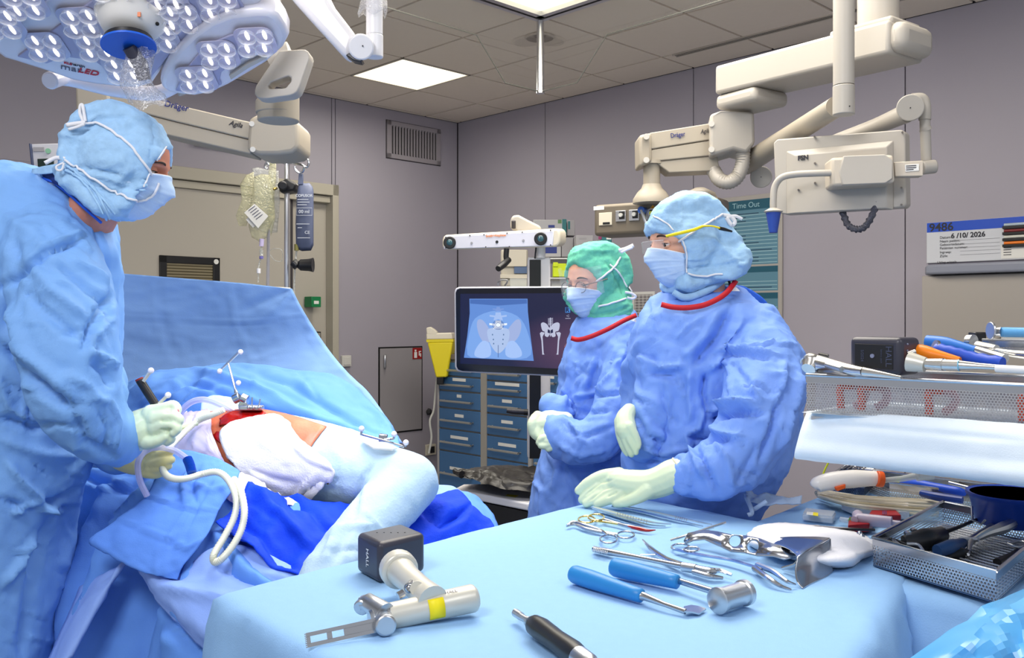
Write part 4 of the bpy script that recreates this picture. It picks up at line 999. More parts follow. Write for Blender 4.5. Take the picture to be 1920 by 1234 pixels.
# ---------------- tracking camera, column, navigation monitor
NC = 3.3
T = thing('tracking_camera', 'long white stereo tracking camera bar with two black lenses on a white column', 'camera', P(1015, 480, NC))
dl, dr = 3.42, 3.22
def cb3(u, v, o=0):    # u 0..1 left to right, v 0 bottom..1 top
    x = 829+(1050-829)*u; d = dl+(dr-dl)*u
    yt = 441-(441-428)*u; yb = 469-(469-463)*u
    return P(x, yb+(yt-yb)*v, d-o)
m = MB(); fr = [(0.0, .25), (.015, .05), (.04, 0), (.955, 0), (.985, .08), (1, .3), (1, .75), (.985, .96), (.96, 1), (.03, 1), (.01, .93), (0, .7)]
ob('housing', MB().slab([cb3(u, v) for u, v in fr], (.03, .13, .012)), mat('camera_body_cream', S(216, 206, 186), .35), T, bevel=.008, bseg=3)
ob('front_plate', MB().slab([cb3(u, v, .004) for u, v in ((.012, .06), (.94, .06), (.95, .9), (.02, .92))], (0, .008, 0)), mat('camera_face', S(216, 216, 228), .35), T, bevel=.003)
for u in (.065, .835):
    q = cb3(u, .47, .008); k = ob('lens', MB().cyl(q, q+Vector((0, -.012, 0)), .0235, n=28), M_black, T, bevel=.003)
    ob('lens_glass', MB().sphere(q+Vector((0, -.008, 0)), .014, 18, (1, .5, 1)), mat('lens_teal', S(40, 80, 90), .08, spec=1), k)
for u, v in ((.03, .85), (.03, .15), (.235, .88), (.355, .88), (.55, .9), (.68, .9), (.92, .93), (.92, .12), (.37, .12), (.57, .1)):
    q = cb3(u, v, .009); ob('screw', MB().cyl(q, q+Vector((0, .006, 0)), .0025, n=8), M_seam, T)
q = cb3(.465, .4, .009); ob('sensor', MB().cyl(q, q+Vector((0, .006, 0)), .0055, n=14), M_black, T)
for u, v in ((.25, .4), (.69, .42)):
    q = cb3(u, v, .009); ob('indicator', MB().cyl(q, q+Vector((0, .006, 0)), .0045, n=12), mat('indicator_grey', S(150, 150, 155), .4), T)
q = cb3(.455, .78, .0095); xx = cb3(.6, .78, 0)-cb3(.4, .78, 0); text('Smith+Nephew', .013, frame(q, xx, UP), mat('print_orange', S(225, 130, 40), .5), T, bold=.0001)
ob('swivel_arm', MB().slab([P(957, 425, 3.36), P(957, 410, 3.36), (P(963, 403, 3.36)), P(973, 403, 3.36), P(990, 412, 3.36), P(1014, 424, 3.36), P(1016, 434, 3.36), P(970, 436, 3.36)], (0, .06, 0)), M_cream, T, bevel=.012, bseg=3)
ob('swivel_joint', MB().cyl(P(963, 414, 3.33), P(963, 428, 3.34), .008, n=14), M_seam, T)
ob('aiming_arm', tubepx([(950, 466, 3.3), (949, 483, 3.3), (953, 490, 3.3)], .010, 10), M_black, T)
ob('aiming_handle', tubepx([(954, 487, 3.3), (944, 496, 3.27), (934, 504, 3.24)], [.011, .013, .011], 12), M_black, T)
ob('neck', MB().cyl(P(1014, 462, 3.34), P(1014, 484, 3.34), .017, n=20), M_white, T)
ob('cable', tubepx([(1005, 464, 3.32), (1004, 475, 3.32), (1003, 485, 3.32)], .003, 8), M_black, T)
T = thing('camera_column', 'white upright column with a black recessed face on a wheeled cart', 'stand', P(1012, 900, 3.38))
z0 = .86
a, b = P(989, 482, 3.34), P(1032, 482, 3.34)
m = MB(); m.hexa([Vector((x, y, z)) for x in (a.x, b.x) for y in (3.34, 3.42) for z in (z0, a.z)]); ob('column', m, M_white, T, bevel=.006)
m = MB(); m.hexa([Vector((x, y, z)) for x in (P(993, 0, 3.33).x, P(1014, 0, 3.33).x) for y in (3.335, 3.35) for z in (z0, P(0, 487, 3.33).z)]); ob('recess', m, M_black, T)
T = thing('navigation_cart', 'black equipment cart with a white top shelf under the navigation monitor', 'cart', Vector((.06, 3.35, 0)))
zt = P(950, 925, 3.1).z
m = MB(); m.slab([P(845, 913, 3.35), P(940, 937, 2.92), P(1130, 937, 2.92), P(1130, 913, 3.45), P(855, 908, 3.42)], (0, 0, -.02)); 
zt = P(940, 925, 3.1).z
cx0, cx1 = -.23, .36
def tp(x, y): return onz(x, y, zt)
top = [tp(850, 917), tp(868, 908), tp(1060, 905), tp(1130, 925), tp(990, 944)]
ob('top_shelf', MB().slab(top, UP*-.025), M_white, T, bevel=.006)
m = MB(); bd_ = [Vector((p.x*.97+.0, p.y+.01, zt-.03)) for p in top]; ob('body', MB().slab(bd_, (0, 0, -(zt-.12))), M_black, T)
ob('screen_recess', MB().slab([P(905, 950, 3.12), P(940, 957, 3.03), P(940, 980, 3.03), P(905, 970, 3.12)], (0.01, .02, 0)), mat('glass_dark_blue', (.005, .01, .04), .1), T)
ob('yellow_label', MB().slab([tp(948, 930)+UP*.001, tp(966, 933)+UP*.001, tp(972, 930)+UP*.001, tp(952, 928)+UP*.001], UP*.001), mat('warn_yellow2', S(215, 195, 40), .5), T)
for k in range(4): 
    q = Vector((top[[0, 1, 3, 4][k]].x*.9, top[[0, 1, 3, 4][k]].y+(-.08 if k in (1, 2) else .1), .05)); ob('caster', MB().cyl(q-Vector((.015, 0, 0)), q+Vector((.015, 0, 0)), .05, n=16), M_black, T)
# navigation screen
ND = 3.12
T = thing('navigation_monitor', 'large black-framed monitor showing a blue pelvis x-ray behind the green-hooded woman', 'monitor', P(1010, 705, ND))
NP0 = P(852, 600, ND); NP1 = P(1182, 600, ND-.12); NPN = Vector((-(NP1-NP0).y, (NP1-NP0).x, 0)).normalized()
def nv(x, y, o=0):      # slight yaw
    return onplane(x, y, NP0-NPN*o, NPN)
m = MB(); cor = [(852, 548), (854, 541), (861, 538), (1180, 536), (1186, 545), (1188, 705), (1182, 712), (866, 698), (857, 696), (853, 688)]
ob('housing', MB().slab([nv(x, y) for x, y in cor], (0, .05, 0)), mat('bezel_white', S(205, 205, 215), .3), T, bevel=.004)
cor2 = [(854.5, 549), (857, 543), (862, 541), (1178, 539), (1183, 546), (1185, 703), (1180, 709), (867, 695.5), (859, 693), (856, 687)]
ob('bezel', MB().slab([nv(x, y, .004) for x, y in cor2], (0, .006, 0)), mat('bezel_black', (.004, .004, .01), .15), T)
# the picture: procedural x-ray on a flat screen, emissive
def screenmat():
    m = bpy.data.materials.new('screen_picture'); m.use_nodes = True; nt = m.node_tree; N = nt.nodes; L = nt.links; b = N['Principled BSDF']
    tc = N.new('ShaderNodeTexCoord'); sp = N.new('ShaderNodeSeparateXYZ'); L.new(tc.outputs['Generated'], sp.inputs[0])
    gr = N.new('ShaderNodeTexGradient'); gr.gradient_type = 'SPHERICAL'
    mp = N.new('ShaderNodeMapping'); mp.inputs['Location'].default_value = (-1.55, 0, -.55); mp.inputs['Scale'].default_value = (2.0, 0, 1.9); L.new(tc.outputs['Generated'], mp.inputs[0]); L.new(mp.outputs[0], gr.inputs[0])
    r = N.new('ShaderNodeValToRGB'); L.new(gr.outputs['Fac'], r.inputs[0])
    r.color_ramp.elements[0].color = (*S(14, 18, 58), 1); r.color_ramp.elements[1].color = (*S(92, 62, 92), 1)
    b.inputs['Base Color'].default_value = (0, 0, 0, 1); b.inputs['Roughness'].default_value = .25
    L.new(r.outputs[0], b.inputs['Emission Color']); b.inputs['Emission Strength'].default_value = .9
    return m
scr = ob('screen', MB().slab([nv(x, y, .0045) for x, y in ((863, 551), (1172, 549), (1175, 698), (863, 682))], (0, .002, 0)), screenmat(), T)
def glow(name, c, e=.85): return mat('screen_'+name, (0, 0, 0), .3, emit=c, estr=e)
def onscr(name, pts, m, o=.0052, k=0):
    q = crom([(a, b, 0) for a, b in pts], k, True) if k else [(a, b) for a, b in pts]
    return ob(name, MB().slab([nv(a[0], a[1], o) for a in q], (0, .0003, 0)), m, scr, smooth=0)
def xr(x, y): return 700+x/3.857, 380+y/3.857
def pts(*a): return [xr(*p) for p in a]
# body silhouette built from vertical strips, brighter in the middle
G = [glow('body%d' % i, S(*c), 1) for i, c in enumerate(((62, 98, 165), (88, 128, 196), (112, 152, 214), (138, 172, 226)))]
onscr('xray_field', pts((695, 695), (1115, 695), (1118, 790), (1135, 950), (1160, 1145), (655, 1122), (680, 960), (697, 800)), G[1])
onscr('xray_shade', pts((700, 700), (1110, 700), (1112, 730), (900, 745), (700, 730)), G[0], .0054)
onscr('soft_tissue', pts((705, 900), (760, 820), (900, 780), (1040, 820), (1110, 920), (1140, 1100), (1000, 1135), (800, 1120), (680, 1100)), G[2], .0056, 3)
onscr('iliac_wing', pts((755, 850), (790, 850), (830, 900), (850, 950), (845, 1000), (810, 1020), (770, 970), (750, 900)), glow('bone', S(146, 162, 204), 1), .0058, 4)
onscr('iliac_wing', pts((1060, 850), (1030, 850), (985, 900), (960, 950), (965, 1010), (1000, 1020), (1050, 970), (1070, 900)), glow('bone', S(146, 162, 204), 1), .0058, 4)
onscr('sacrum', pts((840, 910), (965, 910), (985, 960), (960, 1040), (905, 1090), (855, 1040), (825, 960)), glow('bone2', S(158, 178, 214), 1), .006, 4)
for dx in (0, 1):
    sx = (lambda v: v) if not dx else (lambda v: 1806-v)
    onscr('thigh', [xr(sx(x), y) for x, y in ((740, 1060), (790, 1000), (840, 1020), (850, 1100), (800, 1125), (735, 1110))], glow('soft2', S(150, 178, 226), 1), .0059, 3)
for y, w_, h_, c_ in ((770, 40, 10, (110, 140, 200)), (820, 62, 16, (150, 175, 220)), (880, 64, 18, (214, 224, 240))):
    onscr('vertebra', pts((903-w_, y-h_*.5), (903-w_*.35, y-h_*.2), (903-w_*.3, y-h_*1.6), (903+w_*.3, y-h_*1.6), (903+w_*.35, y-h_*.2), (903+w_, y-h_*.5), (903+w_, y+h_*.3), (903+w_*.45, y+h_*.6), (903+w_*.55, y+h_*2), (903, y+h_*1.4), (903-w_*.55, y+h_*2), (903-w_*.45, y+h_*.6), (903-w_, y+h_*.3)), glow('vert%d' % y, S(*c_), 1), .0062)
for r in (20, 30, 40):
    c = xr(903, 885); q = [nv(c[0]+r/3.857*math.cos(a), c[1]+r/3.857*math.sin(a)*.8, .0066) for a in [2*math.pi*k/28 for k in range(28)]]
    ob('target_ring', MB().tube(q, .0009, 4, closed=True), glow('ring', S(60, 80, 130), 1), scr)
for x, y in ((862, 955), (942, 955), (868, 990), (938, 990), (870, 1020), (936, 1022)):
    c = xr(x, y); onscr('foramen', [(c[0]-1, c[1]-1.3), (c[0]+1, c[1]-1.3), (c[0]+1, c[1]+1.3), (c[0]-1, c[1]+1.3)], glow('foramen', S(70, 100, 140), 1), .0066)
onscr('spine_line', pts((901, 1030), (905, 1030), (905, 1120), (901, 1120)), glow('ring', S(60, 80, 130), 1), .0066)
# small skeleton diagram
bw = glow('skeleton', S(172, 176, 198), 1)
onscr('pelvis_diagram', pts((1212, 878), (1230, 866), (1256, 880), (1275, 905), (1296, 880), (1330, 866), (1348, 880), (1340, 925), (1316, 935), (1318, 965), (1295, 972), (1279, 950), (1262, 972), (1240, 962), (1240, 935), (1222, 925)), bw, .0056, 3)
onscr('pelvis_opening', pts((1262, 915), (1279, 925), (1298, 915), (1300, 940), (1279, 948), (1260, 940)), glow('hole', S(22, 24, 66), 1), .006)
for sx in (lambda v: v, lambda v: 2560-v):
    onscr('femur_diagram', [xr(sx(x), y) for x, y in ((1204, 945), (1215, 935), (1240, 940), (1232, 955), (1224, 970), (1232, 1090), (1238, 1098), (1222, 1100), (1216, 1000))], bw, .0057)
for k in range(6): onscr('vertebra', pts((1262, 838+k*9), (1300, 834+k*9), (1298, 838+k*9), (1264, 842+k*9)), bw, .0056)
onscr('spine_line', pts((1277, 832), (1283, 832), (1283, 968), (1277, 968)), bw, .006)
onscr('tile', pts((1388, 757), (1424, 757), (1424, 796), (1388, 796)), glow('tile', S(60, 120, 190), 1), .0056)
q = xr(1403, 777); text('R', .020, frame(nv(q[0], q[1], .006), (1, -.3, 0), UP), glow('dark', S(14, 18, 58), 1), T, bold=.0008)
q = xr(1406, 819); ob('menu_icon', MB().tube([nv(q[0]-2.2, q[1], .0058), nv(q[0]+2, q[1]-2.2, .0058), nv(q[0]+2, q[1]+2.2, .0058)], .0008, 4, closed=True), bw, scr)
onscr('menu_text', pts((1388, 836), (1426, 836), (1426, 839), (1388, 839)), bw, .0056)
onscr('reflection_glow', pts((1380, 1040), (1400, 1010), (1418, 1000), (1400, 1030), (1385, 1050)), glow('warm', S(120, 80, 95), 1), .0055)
# black bag on the cart + handset
T = thing('black_bag', 'crumpled black plastic bag lying on the white shelf of the cart', 'bag', onz(930, 925, zt))
rows = []
bz = zt
def bp(x, y, d): return P(x, y, d)
top_ = patch([[(853, 888, 3.12), (880, 893, 3.05), (930, 912, 2.98), (1000, 922, 2.96), (1100, 925, 2.96)], [(853, 886, 3.13), (890, 880, 3.1), (940, 889, 3.02), (1000, 899, 3.0), (1100, 900, 3.0)],
              [(853, 885, 3.14), (895, 873, 3.2), (945, 870, 3.2), (1000, 871, 3.2), (1100, 872, 3.2)], [(853, 886, 3.16), (890, 878, 3.3), (945, 876, 3.35), (1000, 880, 3.35), (1100, 880, 3.35)], [(853, 888, 3.15), (890, 900, 3.3), (945, 903, 3.35), (1000, 903, 3.35), (1100, 903, 3.35)]],
             8, cr=[((14, 14, 14), .012, 4), ((30, 30, 30), .006, 9)])
ob('bag_body', top_, mat('bag_black', (.018, .016, .015), .34, wrinkle=.3, wscale=12), T, smooth=180)
ob('tied_corner', MB().tube([P(866, 890, 3.08), P(857, 887, 3.1), P(853, 884, 3.11), P(851, 888, 3.11)], [.014, .008, .012, .004], 8), mat('bag_black', (.018, .016, .015), .22), T)
T = thing('handset', 'black handset clipped to the front of the drawer cabinet edge', 'handset', P(968, 772, 3.3))
ob('body', tubepx([(950, 770, 3.3), (965, 772, 3.3), (988, 773, 3.3)], [.009, .011, .011], 14), mat('handset_grey', S(45, 45, 55), .4), T)
ob('end_cap', MB().cyl(P(982, 773, 3.3), P(990, 773.5, 3.3), .012, n=16), M_black, T)
# ================================================================= instrument tables, cloths, instruments
TZ = .92
M_drape = mat('table_drape_pale_blue', S(144, 186, 230), .8, bump=.25, bscale=420, var=.035, vscale=60, spec=.2)
M_drape2 = mat('tray_drape_white_blue', S(222, 234, 244), .8, bump=.2, bscale=420, var=.02, vscale=60, spec=.2)
def tablecloth(A, B, C, D, z, hA, hB, hC, hD, r=.025, step=.02, flare=.1, waves=.02, seed=0, amp=.002, strokes=()):
    """A front-left, B far-left, C far-right, D front-right; hX drop past edge: hA front (A-D), hB left (A-B), hC far, hD right"""
    A, B, C, D = [Vector((*p, 0)) for p in (A, B, C, D)]
    Lu = ((B-A).length+(C-D).length)/2; Lv = ((D-A).length+(C-B).length)/2
    us = np.arange(-hA, Lu+hC+step/2, step); vs_ = np.arange(-hB, Lv+hD+step/2, step)
    eu = (B-A).normalized(); ev = (D-A).normalized()
    def fold(e):
        a = min(e/r, math.pi/2); return r*math.sin(a)+max(0, e-r*math.pi/2)*flare, r*(1-math.cos(a))+max(0, e-r*math.pi/2)
    V = []
    rng = np.random.RandomState(seed); ph = rng.rand(4)*6
    for u in us:
        for v in vs_:
            cu, cv = min(max(u, 0), Lu)/Lu, min(max(v, 0), Lv)/Lv
            p = A.lerp(B, cu).lerp(D.lerp(C, cu), cv)
            ou, ov = max(-u, u-Lu, 0), max(-v, v-Lv, 0)
            su, sv = (-1 if u < 0 else 1), (-1 if v < 0 else 1)
            fu, du = fold(ou); fv, dv = fold(ov); dn = max(du, dv)+.35*min(du, dv)
            wv = min(dn, .5)*waves*2.5*(math.sin(u*17+ph[0]+2*math.sin(u*5))+.5*math.sin(v*23+ph[1]))
            wu = min(dn, .5)*waves*2.5*(math.sin(v*15+ph[2]+2*math.sin(v*6))+.5*math.sin(v*31+ph[3]))
            k = 1/(1+min(du, dv)*3)
            q = p+eu*su*(fu*k+(wu if ou > 0 else 0))+ev*sv*(fv*k+(wv if ov > 0 else 0)); q.z = z-dn; V.append(tuple(q))
    m = len(vs_); n = len(us)
    fs_ = [(i*m+j, i*m+j+1, (i+1)*m+j+1, (i+1)*m+j) for i in range(n-1) for j in range(m-1)]
    me = bpy.data.meshes.new('cloth'); me.from_pydata(V, [], fs_); me.update()
    if norms(me)[len(V)//2][2] < 0: me.flip_normals(); me.update()
    v = verts(me); nn = norms(me); h = stroke_field(PX(v), strokes) if strokes else 0
    h = h+np.where(v[:, 2] > z-.02, amp, amp*6)*(.6*pn(v*6+seed)+.4*ridged(v, (9, 9, 9), seed)+.25*ridged(v, (22, 22, 22), seed+2))
    setv(me, v+nn*h[:, None]); return me
def steel_table(label, A, B, C, D, z, name='instrument_table'):
    ct = sum([Vector((*p, 0)) for p in (A, B, C, D)], Vector())/4
    T = thing(name, label, 'table', ct); q = [Vector((*p, 0)).lerp(ct, .05) for p in (A, B, C, D)]
    ob('tabletop', MB().slab([p+UP*(z-.03) for p in q], UP*.02), M_steel, T)
    for p in q: ob('leg', MB().cyl(p.lerp(ct, .08), p.lerp(ct, .08)+UP*(z-.03), .018, n=12), M_steel, T)
    return T
A1, B1, C1, D1 = (-.475, 1.51), (.28, 2.34), (.785, 1.775), (.16, .76)
steel_table('steel table under the pale blue cloth with the saw and hammers', A1, B1, C1, D1, TZ-.008)
c1 = tablecloth(A1, B1, C1, D1, TZ, .8, .8, .5, .8, seed=1, flare=.12, strokes=[([(426, 1139), (470, 1160), (572, 1228)], 7, .003), ([(900, 1080), (1000, 1120), (1250, 1234)], 4, .0022), ([(560, 1058), (700, 1090)], 4, .001),
     ([(1165, 945), (1400, 968), (1690, 1040)], 4, .0015), ([(1560, 1110), (1575, 1180), (1560, 1234)], 8, -.006), ([(1600, 1130), (1640, 1180), (1640, 1234)], 14, .008)])
CL = ob('table_drape', c1, M_drape, None, smooth=180, label='pale blue cloth under the saw, hammer and laid-out instruments', cat='drape')
A2, B2, C2, D2 = (.40, 1.87), (.93, 2.5), (2.05, 1.45), (1.42, .80)
steel_table('steel table under the cloth with trays, tube bundle and blue bowl', A2, B2, C2, D2, TZ-.02)
c2 = tablecloth(A2, B2, C2, D2, TZ-.006, .8, .5, .5, .5, seed=5, flare=.08)
ob('table_drape', c2, M_drape, None, smooth=180, label='pale blue cloth under the trays and tube bundle at the right', cat='drape')
def G(x, y, h=0): return onz(x, y, TZ+.003+h)
def GT(pts, r, n=10, k=6, flat=1, up=None):     # tube on the table through (px,py,height)
    return MB().tube([Vector(p) for p in crom([G(*p) for p in pts], k)], r, n, flat=flat, up=up)
M_hall = mat('tool_body_silver', S(205, 203, 192), .35, .25)
M_batt = mat('battery_charcoal', S(54, 54, 66), .38)
M_bluh = mat('handle_blue', S(38, 128, 196), .4)
# --- battery saw in front
N_, L_, R_ = G(711, 1096), G(668, 1072), G(798, 1072)
Fr = L_+R_-N_
T = thing('bone_saw', 'silver battery saw with cube battery, yellow sticker and flat slotted blade', 'power tool', G(760, 1120))
HB = .07
bt = ob('battery', MB().slab([N_, R_, Fr, L_], UP*HB), M_batt, T, bevel=.010, bseg=4)
ex = (N_-L_).normalized()
Mx = frame(L_.lerp(N_, .5)+UP*HB*.5-(R_-N_).normalized()*.0006, -UP, ex)
text('HALL', .014, Mx, M_inkw, T, ex=.0002)
for k in range(5):
    a = L_.lerp(R_, .3+.1*k)+UP*(HB+.0003); ob('vent_dot', MB().cyl(a, a+UP*.0006, .0014, n=8), M_black, bt)
def H3(x, y, d, ): return P(x, y, d)
hs, he = P(748, 1066, 1.50), P(806, 1118, 1.36)
ob('collar', MB().tube([P(743, 1062, 1.50), P(752, 1073, 1.475)], .031, 24, flat=1), M_hall, T, bevel=.006, bseg=3)
ob('grip', MB().tube([P(745, 1065, 1.49), P(765, 1085, 1.45), P(790, 1108, 1.40), P(812, 1128, 1.36)], [.025, .021, .021, .024], 20), M_hall, T, smooth=60)
b0, b1 = P(730, 1156, 1.345), P(890, 1121, 1.395)
ob('barrel', MB().tube([b0, b0.lerp(b1, .5), b0.lerp(b1, .97), b1, b1+(b1-b0)*.03], [.0195, .0205, .0215, .020, .015], 28), M_hall, T, smooth=50)
ax_ = (b1-b0).normalized()
ob('barrel_collar', MB().tube([b0-ax_*.03, b0-ax_*.026, b0-ax_*.012, b0-ax_*.01, b0], [.015, .0205, .0205, .018, .018], 24), M_satin, T, smooth=30)
ob('trigger', MB().cyl(P(768, 1103, 1.385), P(772, 1095, 1.40), .009, .007, n=16).sphere(P(768, 1103, 1.385), .0075, 12), M_chrome, T)
ob('trigger_lever', MB().tube([P(757, 1112, 1.37), P(746, 1118, 1.365)], .006, 10), M_chrome, T)
ob('trigger_boss', MB().cyl(P(782, 1104, 1.375), P(784, 1102, 1.39), .011, n=18), M_hall, T)
ob('gear_head', MB().tube([P(722, 1152, 1.33), P(705, 1140, 1.345), P(690, 1130, 1.36), P(676, 1134, 1.36)], [.017, .015, .014, .011], 18), M_satin, T, smooth=50)
ob('head_knob', MB().cyl(P(676, 1141, 1.35), P(687, 1128, 1.37), .012, n=14), M_satin, T, bevel=.002)
ob('blade_clamp', MB().cyl(P(724, 1174, 1.30), P(716, 1160, 1.34), .0155, n=28), M_satin, T, bevel=.003)
bd_a, bd_b = P(575, 1201, 1.262), P(712, 1171, 1.31)
bx_ = (bd_b-bd_a); bl = bx_.length; bu = bx_.normalized(); bz_ = (UP*.93+Vector((0, .35, 0))); bz_ = (bz_-bu*bz_.dot(bu)).normalized(); bn = bu.cross(bz_)
def bl_(u, w_): return bd_a+bu*bl*u+bz_*w_
bm_ = MB()
def strip(u0, u1, w0, w1): bm_.slab([bl_(u0, w0)-bn*.0006, bl_(u1, w0)-bn*.0006, bl_(u1, w1)-bn*.0006, bl_(u0, w1)-bn*.0006], bn*.0012)
hw = .0098
for q in ((0, 1, hw*.45, hw), (0, 1, -hw, -hw*.45), (0, .05, -hw*.5, hw*.5), (.27, .34, -hw*.5, hw*.5), (.50, 1, -hw*.5, hw*.5)): strip(*q)
for k in range(8): strip(-.02, 0.0, -hw+k*.0025, -hw+k*.0025+.0014)
ob('saw_blade', bm_, M_chrome, T, smooth=0)
for k in range(10):
    ob('scale_mark', MB().slab([bl_(.52+.03*k, -hw)-bn*.0009, bl_(.523+.03*k, -hw)-bn*.0009, bl_(.523+.03*k, -hw*.6)-bn*.0009, bl_(.52+.03*k, -hw*.6)-bn*.0009], bn*.0001), M_ink, T)
# sticker wraps the barrel
sb = MB(); rg = []
for u in (.42, .60):
    c = b0.lerp(b1, u); B_ = basis(ax_, (0, 0, 1)); y0 = (UP-ax_*ax_.dot(UP)).normalized(); x0 = ax_.cross(y0)
    vdir = -(c-CAMO).normalized()
    ang0 = math.atan2(vdir.dot(x0), vdir.dot(y0))
    rg.append([c+(y0*math.cos(ang0+a)+x0*math.sin(ang0+a))*.0213 for a in np.linspace(-.55, 1.0, 10)])
sb.add(rg[0]+rg[1], [(i, i+1, 11+i, 10+i) for i in range(9)])
ob('yellow_sticker', sb, mat('sticker_yellow', S(245, 225, 20), .5), T, solid=.0006)
cT = b0.lerp(b1, .72); Nn = ((UP*.9+Vector((0, -.4, 0)))).normalized()
text('HALL', .0085, frame(cT+Nn*.0216, ax_, Nn.cross(ax_)), mat('print_grey', S(90, 90, 110), .5), T, ex=.0001)
text('saw', .005, frame(b0.lerp(b1, .47)+Nn*.0214, ax_, Nn.cross(ax_)), mat('print_grey', S(90, 90, 110), .5), T, ex=.0001)
# --- black screwdriver at the front edge
T = thing('driver_handle', 'black contoured driver handle with steel tip at the front edge', 'screwdriver', G(1040, 1220))
ob('shaft', GT([(968, 1151, .012), (1003, 1172, .014)], .0052, 14), M_satin, T)
ob('collar', GT([(966, 1149, .012), (977, 1156, .012)], .0062, 14), M_satin, T)
ob('coupling', GT([(990, 1165, .014), (1004, 1173, .015)], .0075, 14), M_satin, T)
ob('grip', MB().tube([G(996, 1168, .018), G(1002, 1172, .018), G(1015, 1180, .018), G(1045, 1202, .018), G(1075, 1224, .018), G(1088, 1234, .018)], [.010, .0145, .016, .0145, .016, .014], 20), M_black, T, smooth=70)
ob('end_cap', MB().tube([G(1080, 1228, .018), G(1104, 1246, .018), G(1108, 1250, .018)], [.0145, .014, .010], 20), M_satin, T)
# --- blue handled osteotome and mallet
def bluehandle(T, a, b, r0, r1):
    a, b = G(*a), G(*b); q = [a+(b-a)*t for t in (0, .02, .06, .3, .6, .9, .985, 1)]
    ob('handle', MB().tube(q, [r0*.6, r0*.88, r0, r0*1.02, (r0+r1)/2, r1, r1*.95, r1*.7], 22), M_bluh, T, smooth=60)
T = thing('osteotome', 'chisel with thick blue handle and flared steel blade, nearest the front', 'chisel', G(1180, 1110))
bluehandle(T, (1072, 1075, .016), (1204, 1118, .012), .0155, .0118)
ob('shaft', MB().tube([G(1200, 1117, .012), G(1210, 1119, .012), G(1245, 1133, .010), G(1285, 1147, .006)], [.008, .0065, .004, .0045], 14), M_chrome, T)
bq = [G(1282, 1140, .006), G(1296, 1137, .006), G(1310, 1139, .004), G(1324, 1144, .001), G(1311, 1153, .001), G(1298, 1150, .004), G(1283, 1149, .006)]
ob('blade', MB().slab(bq, UP*.0025), M_chrome, T)
T = thing('surgical_mallet', 'steel mallet with cylindrical head on a thick blue handle', 'mallet', G(1280, 1110))
bluehandle(T, (1147, 1062, .018), (1272, 1092, .015), .0165, .0125)
ob('shaft', MB().tube([G(1268, 1088, .016), G(1366, 1118, .021)], .0055, 14), M_chrome, T)
h0, h1 = G(1345, 1127, .021), G(1397, 1111, .021)
ha = (h1-h0).normalized()
ob('head', MB().tube([h0-ha*.002, h0, h0+ha*.006, h0+ha*.008, h1-ha*.008, h1-ha*.006, h1+ha*.002, h1+ha*.004], [.017, .0205, .0205, .018, .018, .0205, .0205, .017], 28), M_satin, T, smooth=40)
# --- rongeur with serrated grip
T = thing('rongeur', 'long steel rongeur with open spiked handle and toothed grip behind the mallet', 'forceps', G(1240, 1045))
ob('lower_handle', GT([(1113, 1030, .006), (1145, 1036, .008), (1200, 1046, .008), (1270, 1060, .010), (1300, 1066, .012)], [.0055, .0065, .0045, .005, .006], 12), M_chrome, T)
for k in range(9): ob('grip_tooth', GT([(1114+k*3.2, 1024+k*.6, .010), (1112+k*3.2, 1034+k*.6, .010)], .0011, 6), M_satin, T)
ob('upper_handle', GT([(1205, 1012, .012), (1222, 1030, .010), (1250, 1048, .010), (1285, 1062, .012)], [.0015, .005, .0045, .006], 10), M_chrome, T)
ob('joint', GT([(1280, 1063, .011), (1305, 1067, .012)], .0085, 14), M_satin, T)
ob('jaw', GT([(1295, 1063, .013), (1330, 1071, .014), (1350, 1070, .014), (1372, 1078, .01)], [.006, .007, .004, .003], 10), M_chrome, T)
ob('jaw', GT([(1300, 1072, .008), (1330, 1080, .008), (1355, 1084, .004)], [.005, .005, .003], 10), M_chrome, T)
ob('spring', GT([(1200, 1040, .010), (1235, 1040, .008)], .0012, 6), M_chrome, T)
# --- scissors and clamps
def ring_(x, y, rx, ry, h, r, m, T, name='finger_ring'):
    c = G(x, y, h); ex_ = (G(x+rx, y, h)-c); ey_ = (G(x, y-ry, h)-c)
    ob(name, MB().tube([c+ex_*math.cos(a)+ey_*math.sin(a) for a in [2*math.pi*k/28 for k in range(28)]], r, 8, closed=True), m, T)
M_gold = mat('gold_plated', (.85, .6, .2), .2, 1); M_blood = mat('blood_red', S(150, 12, 8), .25, bump=.2, bscale=90, var=.3, vscale=60, coat=.4)
T = thing('gold_scissors', 'scissors with gold finger rings and blood-stained tips', 'scissors', G(1160, 980))
ring_(1100, 974, 15.5, 6.2, .006, .0021, M_gold, T); ring_(1118, 970, 15, 5.8, .010, .0021, M_gold, T)
ob('shank', GT([(1114, 977, .006), (1135, 979, .006), (1165, 984, .007)], .0026, 8), M_gold, T, label='gold plated shank')
ob('shank', GT([(1130, 973, .009), (1150, 979, .008), (1168, 984, .007)], .0026, 8), M_satin, T)
ob('blade', GT([(1160, 983, .007), (1180, 988, .007), (1200, 992, .006)], [.0035, .0045, .004], 8), M_chrome, T)
ob('bloody_tip', GT([(1178, 987, .008), (1200, 992, .007), (1215, 995, .006), (1229, 994, .006)], [.003, .0046, .003, .001], 8), M_blood, T)
T = thing('curved_clamp', 'steel curved clamp with two finger rings left of the gold scissors', 'clamp', G(1110, 1000))
ring_(1141, 1011, 16, 7.5, .006, .002, M_chrome, T); ring_(1173, 1003, 16, 6.3, .006, .002, M_chrome, T)
ob('arm', GT([(1063, 985, .007), (1075, 979, .010), (1095, 984, .010), (1125, 994, .008), (1140, 1004, .006)], [.002, .0035, .004, .0035, .0025], 8), M_chrome, T)
